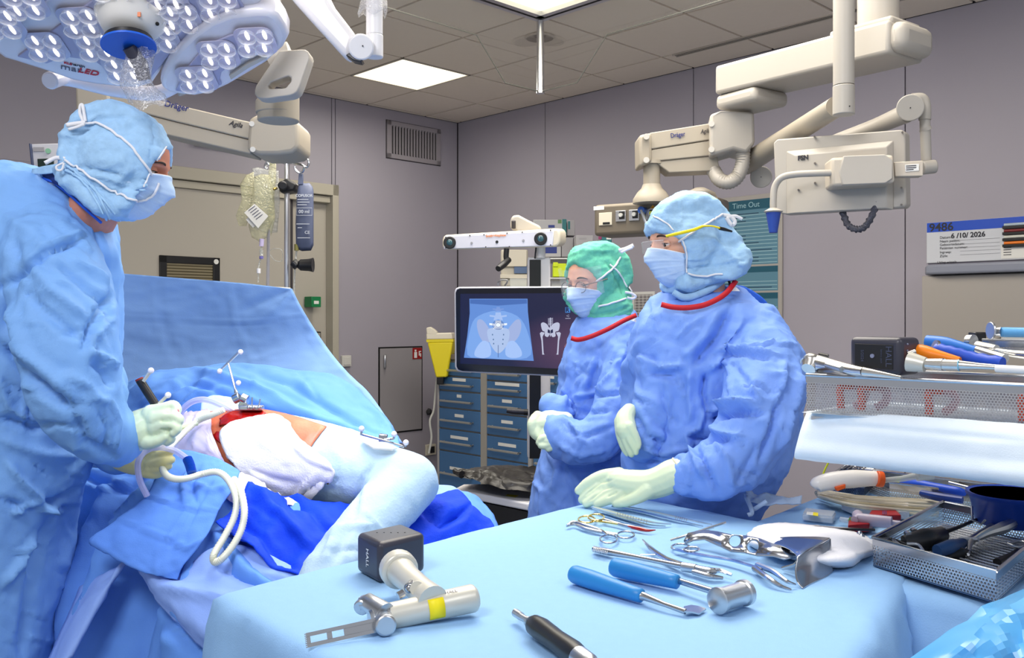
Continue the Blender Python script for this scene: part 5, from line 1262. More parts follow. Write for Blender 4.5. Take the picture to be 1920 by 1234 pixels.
ob('arm', GT([(1062, 987, .004), (1078, 983, .006), (1100, 992, .006), (1135, 999, .006), (1158, 1002, .006)], [.002, .0035, .004, .0035, .0025], 8), M_satin, T)
ob('ratchet', GT([(1138, 1001, .008), (1152, 1004, .007)], .0022, 8), M_chrome, T)
def blade(T, name, pts, wd, m, h=.004, t=.0012):
    """flat strip on the table: pts (px,py,h), width list metres, lies flat"""
    c = [Vector(p) for p in crom([G(*p) for p in pts], 5)]; n = len(c); ww = np.interp(np.linspace(0, 1, n), np.linspace(0, 1, len(wd)), wd)
    mb = MB(); rings = []
    for i in range(n):
        t_ = (c[min(i+1, n-1)]-c[max(i-1, 0)]).normalized(); s_ = t_.cross(UP).normalized()
        up_ = s_.cross(t_)
        rings.append([c[i]+s_*ww[i]+up_*t, c[i]-s_*ww[i]+up_*t, c[i]-s_*ww[i]-up_*t, c[i]+s_*ww[i]-up_*t])
    return ob(name, mb.ring(rings), m, T)
T = thing('tissue_forceps', 'wide flat tissue forceps with waffle grip beside the gloved fingertips', 'tweezers', G(1180, 965))
blade(T, 'tine', [(1112, 951, .012), (1135, 957, .013), (1175, 968, .014), (1225, 980, .009), (1258, 983, .004)], [.004, .0065, .007, .004, .0015], M_satin)
blade(T, 'tine', [(1112, 953, .006), (1135, 960, .004), (1175, 973, .003), (1215, 984, .003), (1248, 987, .002)], [.004, .0065, .007, .004, .0015], M_chrome)
for k in range(12): ob('grip_ridge', GT([(1158+k*5, 960+k*1.35, .0165-k*.0003), (1156+k*5, 969+k*1.35, .0165-k*.0003)], .0006, 5), mat('ridge_grey', (.3, .31, .33), .4, 1), T)
T = thing('long_forceps', 'long slim steel forceps reaching back under the gloved hand', 'tweezers', G(1260, 965))
blade(T, 'tine', [(1150, 947, .010), (1200, 955, .012), (1260, 968, .012), (1335, 984, .003)], [.0035, .0045, .0042, .001], M_satin)
blade(T, 'tine', [(1148, 949, .005), (1200, 960, .003), (1250, 972, .003), (1318, 987, .002)], [.0035, .0045, .0042, .001], M_chrome)
for k in range(6): ob('grip_ridge', GT([(1268+k*4, 968+k*.9, .0142-k*.0004), (1266+k*4, 974+k*.9, .0142-k*.0004)], .0006, 5), mat('ridge_grey', (.3, .31, .33), .4, 1), T)
T = thing('crossed_probe', 'thin steel rod lying across the ringed retractor', 'probe', G(1310, 1000))
ob('rod', GT([(1257, 1013, .010), (1290, 1003, .02), (1360, 980, .03)], .0026, 10), M_chrome, T)
ob('collar', GT([(1322, 993, .024), (1337, 988, .026)], .0036, 10), M_satin, T)
T = thing('bone_holding_forceps', 'long forceps with finger rings and two curved bronze-lit tines', 'forceps', G(1370, 1060))
ring_(1276, 1026, 17, 6, .006, .002, M_chrome, T); ring_(1297, 1030, 14, 4, .010, .002, M_chrome, T)
blade(T, 'handle', [(1265, 1030, .008), (1310, 1040, .009), (1370, 1050, .011), (1415, 1063, .012), (1430, 1067, .012)], [.005, .0075, .006, .0045, .005], mat('steel_bluish', (.32, .42, .62), .2, 1))
ob('tine', GT([(1420, 1060, .012), (1450, 1072, .014), (1475, 1090, .010), (1492, 1096, .004)], [.006, .005, .0035, .0015], 8), M_chrome, T)
ob('tine', GT([(1415, 1066, .010), (1440, 1084, .012), (1462, 1098, .006), (1484, 1106, .002)], [.006, .005, .0035, .0015], 8), M_chrome, T)
# --- ringed hand retractor with broad curved blade
T = thing('hand_retractor', 'large steel retractor with two finger holes and a broad upright blade', 'retractor', G(1450, 1050))
def rp(x, y, h): return G(x, y, h)
stf = frame(G(1390, 1020, .018), G(1480, 1040, .018)-G(1300, 1000, .022), UP)
pl = [(1282, 1015), (1290, 1000), (1320, 994), (1345, 997), (1372, 1003), (1400, 1005), (1425, 1010), (1450, 1020), (1494, 1032), (1492, 1045), (1470, 1050), (1450, 1044), (1420, 1043), (1395, 1037), (1370, 1035), (1352, 1026), (1320, 1012), (1300, 1014), (1285, 1020)]
base_n = (stf.to_3x3()@Vector((0, 0, 1)))
pn_ = Vector((base_n.x*.55, base_n.y*.55, 0)); pn_ = (pn_+Vector((0, 0, .75))).normalized()
if pn_.y > 0: pn_ = Vector((-pn_.x, -pn_.y, pn_.z))
rf = lambda x, y: onplane(x, y, G(1390, 1020, .024), pn_)
def plate(name, out, holes, t, m, T, fn, nrm):
    """flat plate with holes by triangulated fill"""
    bm = bmesh.new(); allv = []; edges = []
    for lp in [out]+holes:
        vs_ = [bm.verts.new(fn(x, y)) for x, y in lp]; allv.append(vs_)
        edges += [bm.edges.new((vs_[i], vs_[(i+1) % len(vs_)])) for i in range(len(vs_))]
    bmesh.ops.triangle_fill(bm, use_beauty=True, use_dissolve=False, edges=edges)
    me = bpy.data.meshes.new(name); bm.to_mesh(me); bm.free()
    return ob(name, me, m, T, solid=t, smooth=30)
plate('ringed_handle', pl, [[(1378+11*math.cos(a), 1015+11*math.sin(a)) for a in np.linspace(0, 2*math.pi, 18, endpoint=False)], [(1412+11*math.cos(a), 1025+12*math.sin(a)) for a in np.linspace(0, 2*math.pi, 18, endpoint=False)]], .0025, M_chrome, T, rf, pn_)
rows = [[(1440, 1008, 1.93), (1500, 1010, 1.90), (1555, 1010, 1.86), (1561, 1018, 1.83)], [(1440, 1014, 1.92), (1500, 1018, 1.885), (1548, 1022, 1.84), (1563, 1034, 1.80)]]
sc_ = patch([[G(1452, 1010, .045), G(1500, 1008, .05), G(1540, 1009, .052), G(1556, 1012, .05), G(1560, 1020, .046)], [G(1452, 1022, .040), G(1480, 1024, .04), G(1500, 1028, .04), G(1502, 1032, .04), G(1502, 1034, .04)]], 6, world=True)
# broad blade: curved upright sheet
bl2 = patch([[G(1557, 1082, .062), G(1558, 1075, .045), G(1556, 1068, .025), G(1563, 1074, .006)], [G(1530, 1095, .061), G(1527, 1090, .042), G(1530, 1084, .022), G(1540, 1090, .004)], [G(1500, 1105, .052), G(1494, 1100, .036), G(1496, 1098, .018), G(1506, 1104, .002)]], 6, world=True)
ob('blade_web', patch([[(1437, 1010, 1.78), (1480, 1007, 1.74), (1530, 1007, 1.69), (1556, 1009, 1.665)], [(1445, 1020, 1.72), (1470, 1026, 1.67), (1488, 1036, 1.60), (1495, 1046, 1.57)]], 6), M_chrome, T, solid=.0014, smooth=180)
ob('broad_blade', patch([[(1557, 1010, 1.665), (1558, 1030, 1.66), (1556, 1050, 1.65), (1563, 1071, 1.63)], [(1540, 1020, 1.645), (1538, 1045, 1.63), (1540, 1065, 1.615), (1548, 1083, 1.60)], [(1513, 1030, 1.60), (1509, 1060, 1.58), (1514, 1080, 1.565), (1522, 1095, 1.56)], [(1495, 1046, 1.57), (1491, 1070, 1.555), (1494, 1090, 1.54), (1505, 1104, 1.53)]], 7), M_chrome, T, solid=.0014, smooth=180)
ob('hook', MB().tube([P(1494, 1036, 1.60), P(1499, 1050, 1.59), P(1490, 1060, 1.60), P(1468, 1066, 1.63)], .0035, 10), M_chrome, T)
# --- folded white gauze on the right edge
gz = patch([[G(1400, 1006, .002), G(1425, 988, .002), G(1460, 982, .002), G(1500, 984, .002), G(1560, 990, .002), G(1610, 1002, .002), G(1636, 1016, .002)],
            [G(1402, 1004, .012), G(1428, 992, .022), G(1465, 990, .026), G(1510, 994, .026), G(1565, 1002, .026), G(1608, 1012, .024), G(1636, 1024, .012)],
            [G(1402, 1010, .014), G(1435, 1008, .024), G(1475, 1012, .028), G(1525, 1020, .028), G(1568, 1028, .028), G(1606, 1030, .026), G(1637, 1030, .014)],
            [G(1404, 1016, .012), G(1440, 1026, .022), G(1485, 1036, .026), G(1540, 1048, .026), G(1585, 1048, .026), G(1610, 1040, .024), G(1635, 1034, .012)],
            [G(1404, 1020, .002), G(1440, 1036, .002), G(1488, 1050, .002), G(1545, 1062, .002), G(1592, 1062, .002), G(1612, 1050, .002), G(1634, 1038, .002)]], 9, cr=[((14, 14, 30), .0025, 2), ((45, 45, 60), .0018, 4)], world=True)
M_gauze = mat('gauze_white', S(222, 222, 228), .9, bump=.5, bscale=260, spec=.1)
ob('folded_gauze', gz, M_gauze, None, smooth=180, solid=.003, label='thick folded white gauze beside the broad retractor blade', cat='gauze')

# --- small things on the far table
def GG(x, y, h=0): return onz(x, y, TZ+h)
T = thing('clear_vial_box', 'clear little plastic box with yellow and white label', 'box', GG(1536, 975))
cv = [GG(1504, 976), GG(1562, 983), GG(1568, 972), GG(1510, 966)]
ob('tub', MB().slab(cv, UP*.014), mat('clear_plastic_w', S(205, 215, 228), .12, alpha=.5), T, bevel=.003)
ob('lid', MB().slab([v.lerp(sum(cv, Vector())/4, .06)+UP*.0142 for v in cv], UP*.003), mat('clear_plastic_w', S(205, 215, 228), .12, alpha=.5), T)
ob('white_label', MB().slab([GG(1512, 965, .019), GG(1524, 966.5, .019), GG(1525, 961, .019), GG(1513, 960, .019)], UP*.0006), M_paper, T)
ob('yellow_label', MB().slab([GG(1524, 966.5, .019), GG(1534, 968, .019), GG(1534, 962, .019), GG(1525, 961, .019)], UP*.0006), mat('sticker_yellow', S(245, 225, 20), .5), T)
M_redb = mat('red_plastic', S(150, 14, 28), .35)
T = thing('red_tray', 'dark red plastic holder by the trays', 'holder', GG(1610, 990))
ob('base', MB().slab([GG(1590, 1000), GG(1630, 998), GG(1640, 985), GG(1592, 984)], UP*.018), M_redb, T, bevel=.002)
ob('wing', MB().slab([GG(1628, 976, .01), GG(1690, 976, .01), GG(1680, 966, .012), GG(1634, 966, .012)], UP*.012), M_redb, T, bevel=.002)
T = thing('syringe', 'cloudy lilac syringe lying over the dark red holder', 'syringe', GG(1640, 975))
Mcl = mat('cloudy_lilac', S(196, 186, 208), .2, alpha=.75)
ob('barrel', MB().tube([GG(1602, 975, .022), GG(1608, 973, .022), GG(1672, 980, .022)], [.008, .013, .013], 16), Mcl, T)
ob('cap', MB().cyl(GG(1608, 966, .024), GG(1612, 974, .022), .012, n=14), Mcl, T)
ob('plunger', MB().tube([GG(1672, 980, .022), GG(1694, 983, .022)], .006, 10), Mcl, T)
T = thing('tap_connector', 'small clear and green stopcock left of the lilac syringe', 'connector', GG(1592, 975))
ob('body', MB().cyl(GG(1576, 974, .008), GG(1600, 978, .008), .006, n=10), mat('clear_plastic_w', S(205, 215, 228), .12, alpha=.5), T)
ob('green_tap', MB().cyl(GG(1594, 977, .008), GG(1596, 974, .02), .005, n=10), mat('tap_green', S(120, 170, 90), .4), T)
def cyl_thing(name, label, cat, pts, r, m, n=8, part=None):
    o = ob(name, MB().tube([Vector(p) for p in crom([GG(*p) for p in pts], 5)], r, n), m, None); o['label'] = label; o['category'] = cat; return o
T = thing('dark_scissors', 'long dark scissors lying between white gauze and wire tray', 'scissors', GG(1560, 995))
for pp, r in (([(1490, 988, .006), (1525, 992, .008), (1570, 1000, .008), (1602, 1006, .006)], [.0015, .003, .004, .004]), ([(1494, 991, .006), (1530, 988, .010), (1590, 992, .012), (1640, 994, .01)], [.0015, .003, .003, .003]), ([(1570, 1000, .008), (1600, 1012, .006), (1612, 1006, .006)], [.003, .004, .003])):
    ob('blade', MB().tube([Vector(q) for q in crom([GG(*q) for q in pp], 5)], r, 8), mat('dark_steel', (.06, .06, .07), .25, 1), T)
for x, y in ((1612, 1001), (1616, 1006)): ob('rivet', MB().sphere(GG(x, y, .016), .006, 12), M_chrome, T)
# white gauze roll pack
T = thing('swab_pack', 'flat pack of white swabs with a blue thread mark under the tube bundle', 'gauze', GG(1640, 965))
ob('pack', MB().slab([GG(1578, 957), GG(1600, 966), GG(1705, 976), GG(1705, 955), GG(1590, 946)], UP*.022), M_gauze, T, bevel=.004)
for k in range(3): ob('thread_mark', MB().slab([GG(1655+k*3, 965, .024), GG(1656+k*3, 965, .024), GG(1656+k*3, 958, .024), GG(1655+k*3, 958, .024)], UP*.0006), M_inkb, T)
# bundle of clear tubes
T = thing('tube_bundle', 'long bundle of cream translucent tubes in front of the white suction handpiece', 'tubing', GG(1640, 940))
M_tb = mat('tube_cream', S(214, 206, 186), .25, alpha=.8); M_tb2 = mat('tube_cream_dark', S(185, 172, 140), .25, alpha=.85)
random.seed(5)
for k in range(26):
    f = k/25; dy = -7+16*f; h = .012+.02*random.random()
    a = GG(1533+random.random()*6, 922+f*10, h); b = GG(1600, 930+f*20, h+.004); c = GG(1700, 936+f*26, h*.8); d = GG(1760, 938+f*30, h*.7)
    ob('tube', MB().tube([Vector(q) for q in crom([a, b, c, d], 4)], .0032, 6), M_tb if k % 3 else M_tb2, T)
ob('loop', MB().tube([Vector(q) for q in crom([GG(1600, 930, .02), GG(1545, 922, .03), GG(1530, 924, .02), GG(1545, 935, .01), GG(1600, 948, .01)], 6)], .004, 8), M_tb, T)
T = thing('suction_handpiece', 'rounded white handpiece with two orange rings and a clear nozzle', 'power tool', GG(1590, 915))
M_hp = mat('handpiece_white', S(236, 232, 226), .3); M_or = mat('ring_orange', S(222, 90, 30), .4)
hd_ = [P(1526, 915, 2.12), P(1532, 909, 2.12), P(1560, 902, 2.12), P(1600, 898, 2.12), P(1645, 897, 2.12)]
ob('body', MB().tube([Vector(q) for q in crom(hd_, 5)], [.008, .018, .021, .021, .017], 22), M_hp, T, smooth=60)
ob('orange_ring', MB().cyl(P(1644, 898, 2.11), P(1655, 899, 2.11), .0185, n=24), M_or, T, bevel=.002)
ob('orange_tab', MB().slab([P(1566, 914, 2.095), P(1586, 908, 2.095), P(1586, 916, 2.095), P(1570, 922, 2.095)], (0, .012, 0)), M_or, T, bevel=.002)
ob('nozzle', MB().tube([P(1655, 901, 2.11), P(1690, 898, 2.11), P(1715, 893, 2.11), P(1718, 892, 2.11), P(1748, 888, 2.11)], [.006, .007, .008, .013, .014], 14), mat('nozzle_clear', S(190, 195, 195), .15, alpha=.6), T)
# blue bowl
T = thing('blue_bowl', 'round dark blue plastic bowl at the right edge beyond the wire tray', 'bowl', GG(1905, 990))
cb_ = P(1902, 925, 1.87); cb_.z = P(0, 925, 1.87).z
Mb = Matrix.Translation(cb_)
ob('bowl', MB().lathe([(.088, 0), (.091, .002), (.091, -.004), (.084, -.010), (.072, -.062), (.0, -.064), (.0, -.058), (.068, -.056), (.080, -.006), (.083, .0)], Mb, 40), mat('bowl_blue', S(22, 62, 160), .35), T, smooth=50)

# ---------------- perforated steel trays
def perf(name, pitch, rad, color=(.62, .63, .66), hexa=True):
    if name in MATS: return MATS[name]
    m = bpy.data.materials.new(name); m.use_nodes = True; nt = m.node_tree; N = nt.nodes; L = nt.links; b = N['Principled BSDF']
    b.inputs['Base Color'].default_value = (*color, 1); b.inputs['Metallic'].default_value = 1; b.inputs['Roughness'].default_value = .28
    uv = N.new('ShaderNodeUVMap'); sx = N.new('ShaderNodeSeparateXYZ'); L.new(uv.outputs[0], sx.inputs[0])
    def M_(op, a, b_=None, c=None):
        n = N.new('ShaderNodeMath'); n.operation = op
        for i, q in enumerate((a, b_, c)):
            if q is None: continue
            if isinstance(q, (int, float)): n.inputs[i].default_value = q
            else: L.new(q, n.inputs[i])
        return n.outputs[0]
    u = M_('DIVIDE', sx.outputs[0], pitch); v = M_('DIVIDE', sx.outputs[1], pitch*.866)
    row = M_('FLOOR', v); odd = M_('MODULO', row, 2); u2 = M_('ADD', u, M_('MULTIPLY', M_('ABSOLUTE', odd), .5))
    fu = M_('SUBTRACT', M_('FRACT', u2), .5); fv = M_('MULTIPLY', M_('SUBTRACT', M_('FRACT', v), .5), .866)
    d = M_('SQRT', M_('ADD', M_('MULTIPLY', fu, fu), M_('MULTIPLY', fv, fv)))
    L.new(M_('GREATER_THAN', d, rad), b.inputs['Alpha']); MATS[name] = m; return m
def wallq(name, a, b, h0, h1, m, T, lean=(0, 0, 0)):
    """upright (or flat) sheet from a to b with UVs in metres"""
    a, b = Vector(a), Vector(b); up = h1 if isinstance(h1, Vector) else UP*(h1-h0); o = Vector((0, 0, 0)) if isinstance(h1, Vector) else UP*h0
    me = bpy.data.meshes.new(name); n = 8
    vs_ = [a.lerp(b, i/n)+o+up*j+Vector(lean)*j for i in range(n+1) for j in (0, 1)]; me.from_pydata(vs_, [], [(2*i, 2*i+2, 2*i+3, 2*i+1) for i in range(n)])
    L_ = (b-a).length; H_ = up.length; uv = me.uv_layers.new(name='UVMap')
    for p in me.polygons:
        for li, vi in zip(p.loop_indices, p.vertices): uv.data[li].uv = (L_*(vi//2)/n, H_*(vi % 2))
    me.update(); return ob(name, me, m, T, smooth=0)
def tray(T, cs, z0, z1, pm, rim=.004, floor=True, wire=None, rm=None):
    """cs four corners (x,y)"""
    q = [Vector((x, y, 0)) for x, y in cs]; rm = rm or M_chrome
    for i in range(4): wallq('perforated_side', q[i], q[(i+1) % 4], z0, z1-.012, pm, T)
    for i in range(4):
        a, b = q[i], q[(i+1) % 4]; nn = UP.cross(b-a).normalized()
        ob('rim_band', MB().hexa([p+nn*o+UP*z for p in (a, b) for o in (-.001, .001) for z in (z1-.014, z1)]), rm, T)
    ob('rim_wire', MB().tube([Vector(p) for v in range(4) for p in [q[v]+UP*z1]], rim, 8, closed=True), rm, T)
    if floor:
        wallq('perforated_floor', q[0]+UP*z0, q[1]+UP*z0, 0, q[3]-q[0], pm, T)
PM1 = perf('perforated_steel', .0052, .36); PM2 = perf('perforated_steel_coarse', .0062, .34); PM3 = perf('perforated_steel_beige', .0058, .36, (.55, .53, .48))
# near tray with dark instruments
T = thing('wire_tray', 'large steel instrument tray with dark tools, nearest right corner', 'tray', GG(1800, 1060))
zt = TZ+.055
n0, n1 = onz(1868, 1071, zt), onz(1637, 1008, zt)     # near corner, left corner of the rim
n2 = onz(1768, 941, zt); n3 = n0+(n2-n1)
cs = [(p.x, p.y) for p in (n1, n0, n3, n2)]
tray(T, cs, TZ+.006, zt, PM2, .0035)
ob('base_panel', MB().slab([Vector((x, y, TZ+.003)) for x, y in cs], UP*.002), mat('tray_base_blue', (.12, .18, .28), .3, .8), T)
for k in range(22):     # grid bars across the floor
    f = (k+.5)/22; a = n1.lerp(n2, f); b = n0.lerp(n3, f); a = Vector((a.x, a.y, TZ+.014)); b = Vector((b.x, b.y, TZ+.014))
    ob('floor_bar', MB().tube([a, b], .0016, 6), M_satin, T)
ob('white_tag', MB().slab([P(1745, 1072, 1.6), P(1769, 1078, 1.58), P(1769, 1089, 1.58), P(1745, 1082, 1.6)], (0, .004, 0)), M_paper, T)
lid = [n1.lerp(n2, .02), n1.lerp(n2, .98)]
ob('wire_handle', MB().tube([P(1822, 950, 1.86), P(1823, 975, 1.84), P(1840, 983, 1.83), P(1848, 975, 1.83)], .0025, 8), M_chrome, T)
M_dk = mat('dark_tool', (.02, .02, .022), .3, .5)
def tl(x, y, h=.02): return onz(x, y, TZ+h)
def dtool(name, label, cat, pts, r, m, extra=()):
    T_ = thing(name, label, cat, tl(pts[0][0], pts[0][1]))
    ob('handle', MB().tube([Vector(q) for q in crom([tl(*p) for p in pts], 4)], r, 12), m, T_, smooth=60)
    for nm, pp, rr_, mm in extra: ob(nm, MB().tube([Vector(q) for q in crom([tl(*p) for p in pp], 4)], rr_, 10), mm, T_)
    return T_
dtool('impactor', 'fat black rounded tool in the middle of the dark tray', 'surgical tool', [(1695, 1018, .03), (1735, 1012, .035), (1765, 1003, .035)], [.014, .022, .016], M_black, (('bolt', [(1700, 1000, .045), (1704, 1004, .045)], .006, M_chrome), ('bolt', [(1712, 994, .045), (1716, 998, .045)], .006, M_chrome)))
dtool('blue_handled_driver', 'dull dark-blue handled driver in the tray', 'surgical tool', [(1757, 1034, .026), (1785, 1026, .03), (1806, 1018, .028)], [.012, .015, .009], mat('handle_dull_blue', S(36, 66, 110), .4), (('shaft', [(1806, 1018, .028), (1835, 1000, .03), (1860, 985, .04)], .005, M_satin),))
dtool('tray_clamp', 'dark clamp with two rings at the left end of the tray', 'clamp', [(1640, 1010, .03), (1668, 1012, .032), (1700, 1022, .03)], [.004, .005, .004], M_dk, (('ring', [(1675, 1012, .035), (1684, 1020, .035), (1692, 1030, .035), (1680, 1026, .035), (1675, 1012, .035)], .003, M_satin), ('ring', [(1700, 1020, .04), (1722, 1022, .04), (1733, 1040, .03), (1715, 1034, .03)], .003, M_satin)))
dtool('steel_rasp', 'bright forked steel rasp pointing to the tray back', 'surgical tool', [(1815, 1040, .02), (1822, 1015, .03), (1850, 1005, .035)], [.003, .006, .004], M_satin, (('fork', [(1822, 1015, .03), (1850, 1000, .04), (1880, 990, .045), (1905, 978, .05)], [.004, .008, .012, .01], M_satin), ('tang', [(1800, 1010, .03), (1835, 1012, .035)], .004, M_satin)))
dtool('black_handled_probe', 'long black handled probe lying from tray centre to its far corner', 'surgical tool', [(1735, 1006, .03), (1780, 995, .035), (1830, 975, .04), (1850, 968, .04)], [.006, .004, .0035, .008], M_dk)
dtool('ringed_forceps', 'dark ringed forceps at the right end of the tray', 'forceps', [(1870, 1055, .015), (1895, 1040, .02), (1920, 1028, .02)], [.008, .004, .006], M_dk, (('ring', [(1890, 1020, .03), (1910, 1015, .03), (1925, 1020, .03), (1908, 1026, .03), (1890, 1020, .03)], .003, M_satin),))
dtool('black_spoon', 'flat black spoon-shaped tool near the front rim of the tray', 'surgical tool', [(1775, 1046, .015), (1800, 1038, .02), (1820, 1036, .02)], [.004, .012, .004], M_dk)
# tray behind, with blue cable tools
T = thing('perforated_tray', 'long beige-lit perforated tray behind the tube bundle with blue tools', 'tray', GG(1760, 940))
z2 = TZ+.05
f0, f1 = onz(1668, 905, z2), onz(1830, 925, z2); f3 = onz(1598, 878, z2)
f2 = f1+(f3-f0)
f1 = onz(1990, 945, z2); f2 = f1+(f3-f0)*1.0
tray(T, [(p.x, p.y) for p in (f0, f1, f2, f3)], TZ+.004, z2, PM3, .003)  # steel with a beige base colour
dtool('blue_hose_tool', 'ribbed blue handled tool in the far perforated tray', 'surgical tool', [(1690, 905, .04), (1720, 908, .05), (1760, 915, .05), (1800, 922, .05), (1812, 928, .04)], [.010, .012, .011, .010, .006], mat('tool_royal_blue', S(24, 74, 190), .4),
      (('cap', [(1688, 905, .04), (1692, 905, .042)], .0125, mat('cap_lime', S(170, 190, 90), .4)), ('second_grip', [(1728, 925, .04), (1760, 932, .04), (1805, 938, .04)], [.008, .010, .008], mat('tool_dark_blue', S(24, 54, 130), .4))))
dtool('steel_file', 'pair of long dark steel files leaning on the far tray', 'surgical tool', [(1780, 905, .06), (1830, 918, .055), (1900, 938, .04)], .004, M_satin, (('file', [(1800, 905, .055), (1850, 925, .05), (1880, 935, .045)], .003, M_dk),))
T = thing('small_wire_basket', 'small dark-sided wire basket beyond the white handpiece', 'tray', GG(1590, 905))
ba = [onz(1562, 888, z2), onz(1620, 898, z2), onz(1640, 880, z2), onz(1585, 872, z2)]
tray(T, [(p.x, p.y) for p in ba], TZ+.0, z2, PM1, .003)
ob('blue_liner', MB().slab([Vector((p.x, p.y, TZ+.006)) for p in ba], UP*.02), mat('liner_navy', S(40, 52, 80), .5), T)
for k in range(3):
    ob('wire_rack', MB().tube([Vector(q) for q in crom([P(1578+k*10, 880, 2.35), P(1600+k*8, 870, 2.4), P(1618+k*5, 872, 2.4), P(1600+k*9, 880, 2.35)], 4)], .0018, 6), M_chrome, T)
T = thing('curved_blue_film', 'crumpled translucent bright blue plastic film at the front right corner', 'plastic sheet', P(1860, 1234, 1.15))
fl_ = patch([[(1690, 1250, 1.15), (1760, 1195, 1.16), (1830, 1155, 1.18), (1880, 1120, 1.22), (1935, 1098, 1.25)],
             [(1740, 1260, 1.10), (1800, 1210, 1.10), (1850, 1175, 1.14), (1900, 1150, 1.13), (1940, 1130, 1.16)],
             [(1780, 1265, 1.06), (1830, 1235, 1.09), (1880, 1205, 1.06), (1915, 1190, 1.1), (1945, 1170, 1.1)],
             [(1820, 1300, 1.02), (1860, 1270, 1.02), (1900, 1250, 1.05), (1925, 1240, 1.02), (1950, 1220, 1.04)]], 4, cr=[((6, 6, 6), .010, 3), ((19, 19, 19), .009, 8)])
ob('film', fl_, mat('film_turquoise', S(84, 172, 232), .26, alpha=.85, spec=.8), T, smooth=14)

# ---------------- raised tray at the right
UZ0, UZ1 = P(1512, 770, 1.75).z, P(1512, 703, 1.75).z
def up_(x, y, z): return onz(x, y, z)
a0 = P(1512, 703, 1.75); a0.z = UZ1
e1 = onz(1920, 722, UZ1); dr_ = (e1-a0).normalized(); pr_ = Vector((-dr_.y, dr_.x, 0)); 
if pr_.y < 0: pr_ = -pr_
TL = .62; TD = .25
cs = [a0, a0+dr_*TL, a0+dr_*TL+pr_*TD, a0+pr_*TD]
T = thing('over_table', 'raised tray table board under the pale cloth at the right', 'table', cs[1]*1.0)
q = [Vector((p.x, p.y, UZ0-.012)) for p in (cs[0]-dr_*0+pr_*.02, cs[1]+dr_*.3+pr_*.02, cs[2]+dr_*.3+pr_*.12, cs[3]+pr_*.12)]
ob('board', MB().slab(q, UP*-.02), M_steel, T)
pp = q[1].lerp(q[2], .5)-dr_*.1; ob('post', MB().cyl(Vector((pp.x, pp.y, .0)), Vector((pp.x, pp.y, UZ0-.03)), .022, n=18), M_steel, T)
ob('foot', MB().box((pp.x, pp.y, .02), (.5, .5, .04)), M_steel, T, bevel=.01)
vd = patch([[(1514, 772, 1.80), (1600, 776, 1.70), (1720, 783, 1.60), (1840, 790, 1.50), (1960, 800, 1.42)],
            [(1507, 790, 1.775), (1600, 798, 1.685), (1720, 808, 1.58), (1840, 818, 1.48), (1960, 830, 1.40)],
            [(1498, 820, 1.76), (1600, 832, 1.675), (1720, 846, 1.575), (1840, 856, 1.47), (1960, 870, 1.39)],
            [(1490, 855, 1.76), (1600, 868, 1.675), (1720, 883, 1.575), (1840, 896, 1.47), (1960, 912, 1.39)],
            [(1496, 858, 1.85), (1600, 868, 1.80), (1720, 882, 1.70), (1840, 894, 1.6), (1960, 908, 1.55)]], 8, cr=[((8, 8, 8), .004, 12)],
           strokes=[([(1745, 785), (1742, 830), (1740, 885)], 5, .002), ([(1520, 792), (1700, 808), (1920, 828)], 9, -.004)])
VD = ob('tray_drape', vd, M_drape2, None, smooth=180, solid=.002, label='very pale blue cloth hanging from under the raised mesh tray', cat='drape')
ob('cloth_top', patch([[cs[0]-dr_*.01+UP*(UZ0-UZ1-.004), cs[1]+dr_*.3+UP*(UZ0-UZ1-.004)], [cs[3]-dr_*.01+pr_*.1+UP*(UZ0-UZ1-.004), cs[2]+dr_*.3+pr_*.1+UP*(UZ0-UZ1-.004)]], 6, world=True), M_drape2, VD, smooth=0)
T = thing('mesh_tray', 'raised perforated steel tray holding power tools, wrapped tubing inside', 'tray', (cs[0]+cs[2])/2+UP*(UZ0-UZ1))
tray(T, [(p.x, p.y) for p in cs], UZ0, UZ1, PM1, .0032)
# lid plate inside near the top, back part: perforated shelf
ins = [cs[0].lerp(cs[2], .04), cs[1].lerp(cs[3], .04), cs[2].lerp(cs[0], .04), cs[3].lerp(cs[1], .04)]
wallq('inner_tray', ins[0]+UP*-.012, ins[1]+UP*-.012, 0, ins[3]-ins[0], PM1, T)
T2 = thing('wrapped_tubing', 'red-orange tubing in clear film seen through the raised tray side', 'tubing', (cs[0]+cs[1])/2+UP*(UZ0-UZ1+.002))
M_rt = mat('tubing_red', S(205, 80, 60), .4)
def inside(u, z, o=.014): return cs[0]+dr_*TL*u+pr_*o+UP*(-(UZ1-UZ0)*(1-z))
for u in (.10, .165, .36, .60, .68):
    ob('red_tube', MB().tube([Vector(p) for p in crom([inside(u, .1), inside(u, .4), inside(u, .68), inside(u+.03, .74), inside(u+.05, .6, .05), inside(u+.045, .3, .05), inside(u+.02, .15, .05)], 4)], .0075, 8), M_rt, T2)
ob('film_sheet', patch([[inside(.02, .9, .012), inside(.3, .85, .02), inside(.6, .8, .012), inside(.95, .85, .02)], [inside(.02, .5, .02), inside(.3, .5, .012), inside(.6, .5, .024), inside(.95, .5, .012)], [inside(.02, .05, .014), inside(.3, .05, .02), inside(.6, .05, .014), inside(.95, .05, .02)]], 10, cr=[((30, 30, 30), .006, 3)], world=True), mat('film_wrap', S(190, 195, 215), .15, alpha=.4, spec=1), T2, smooth=180)
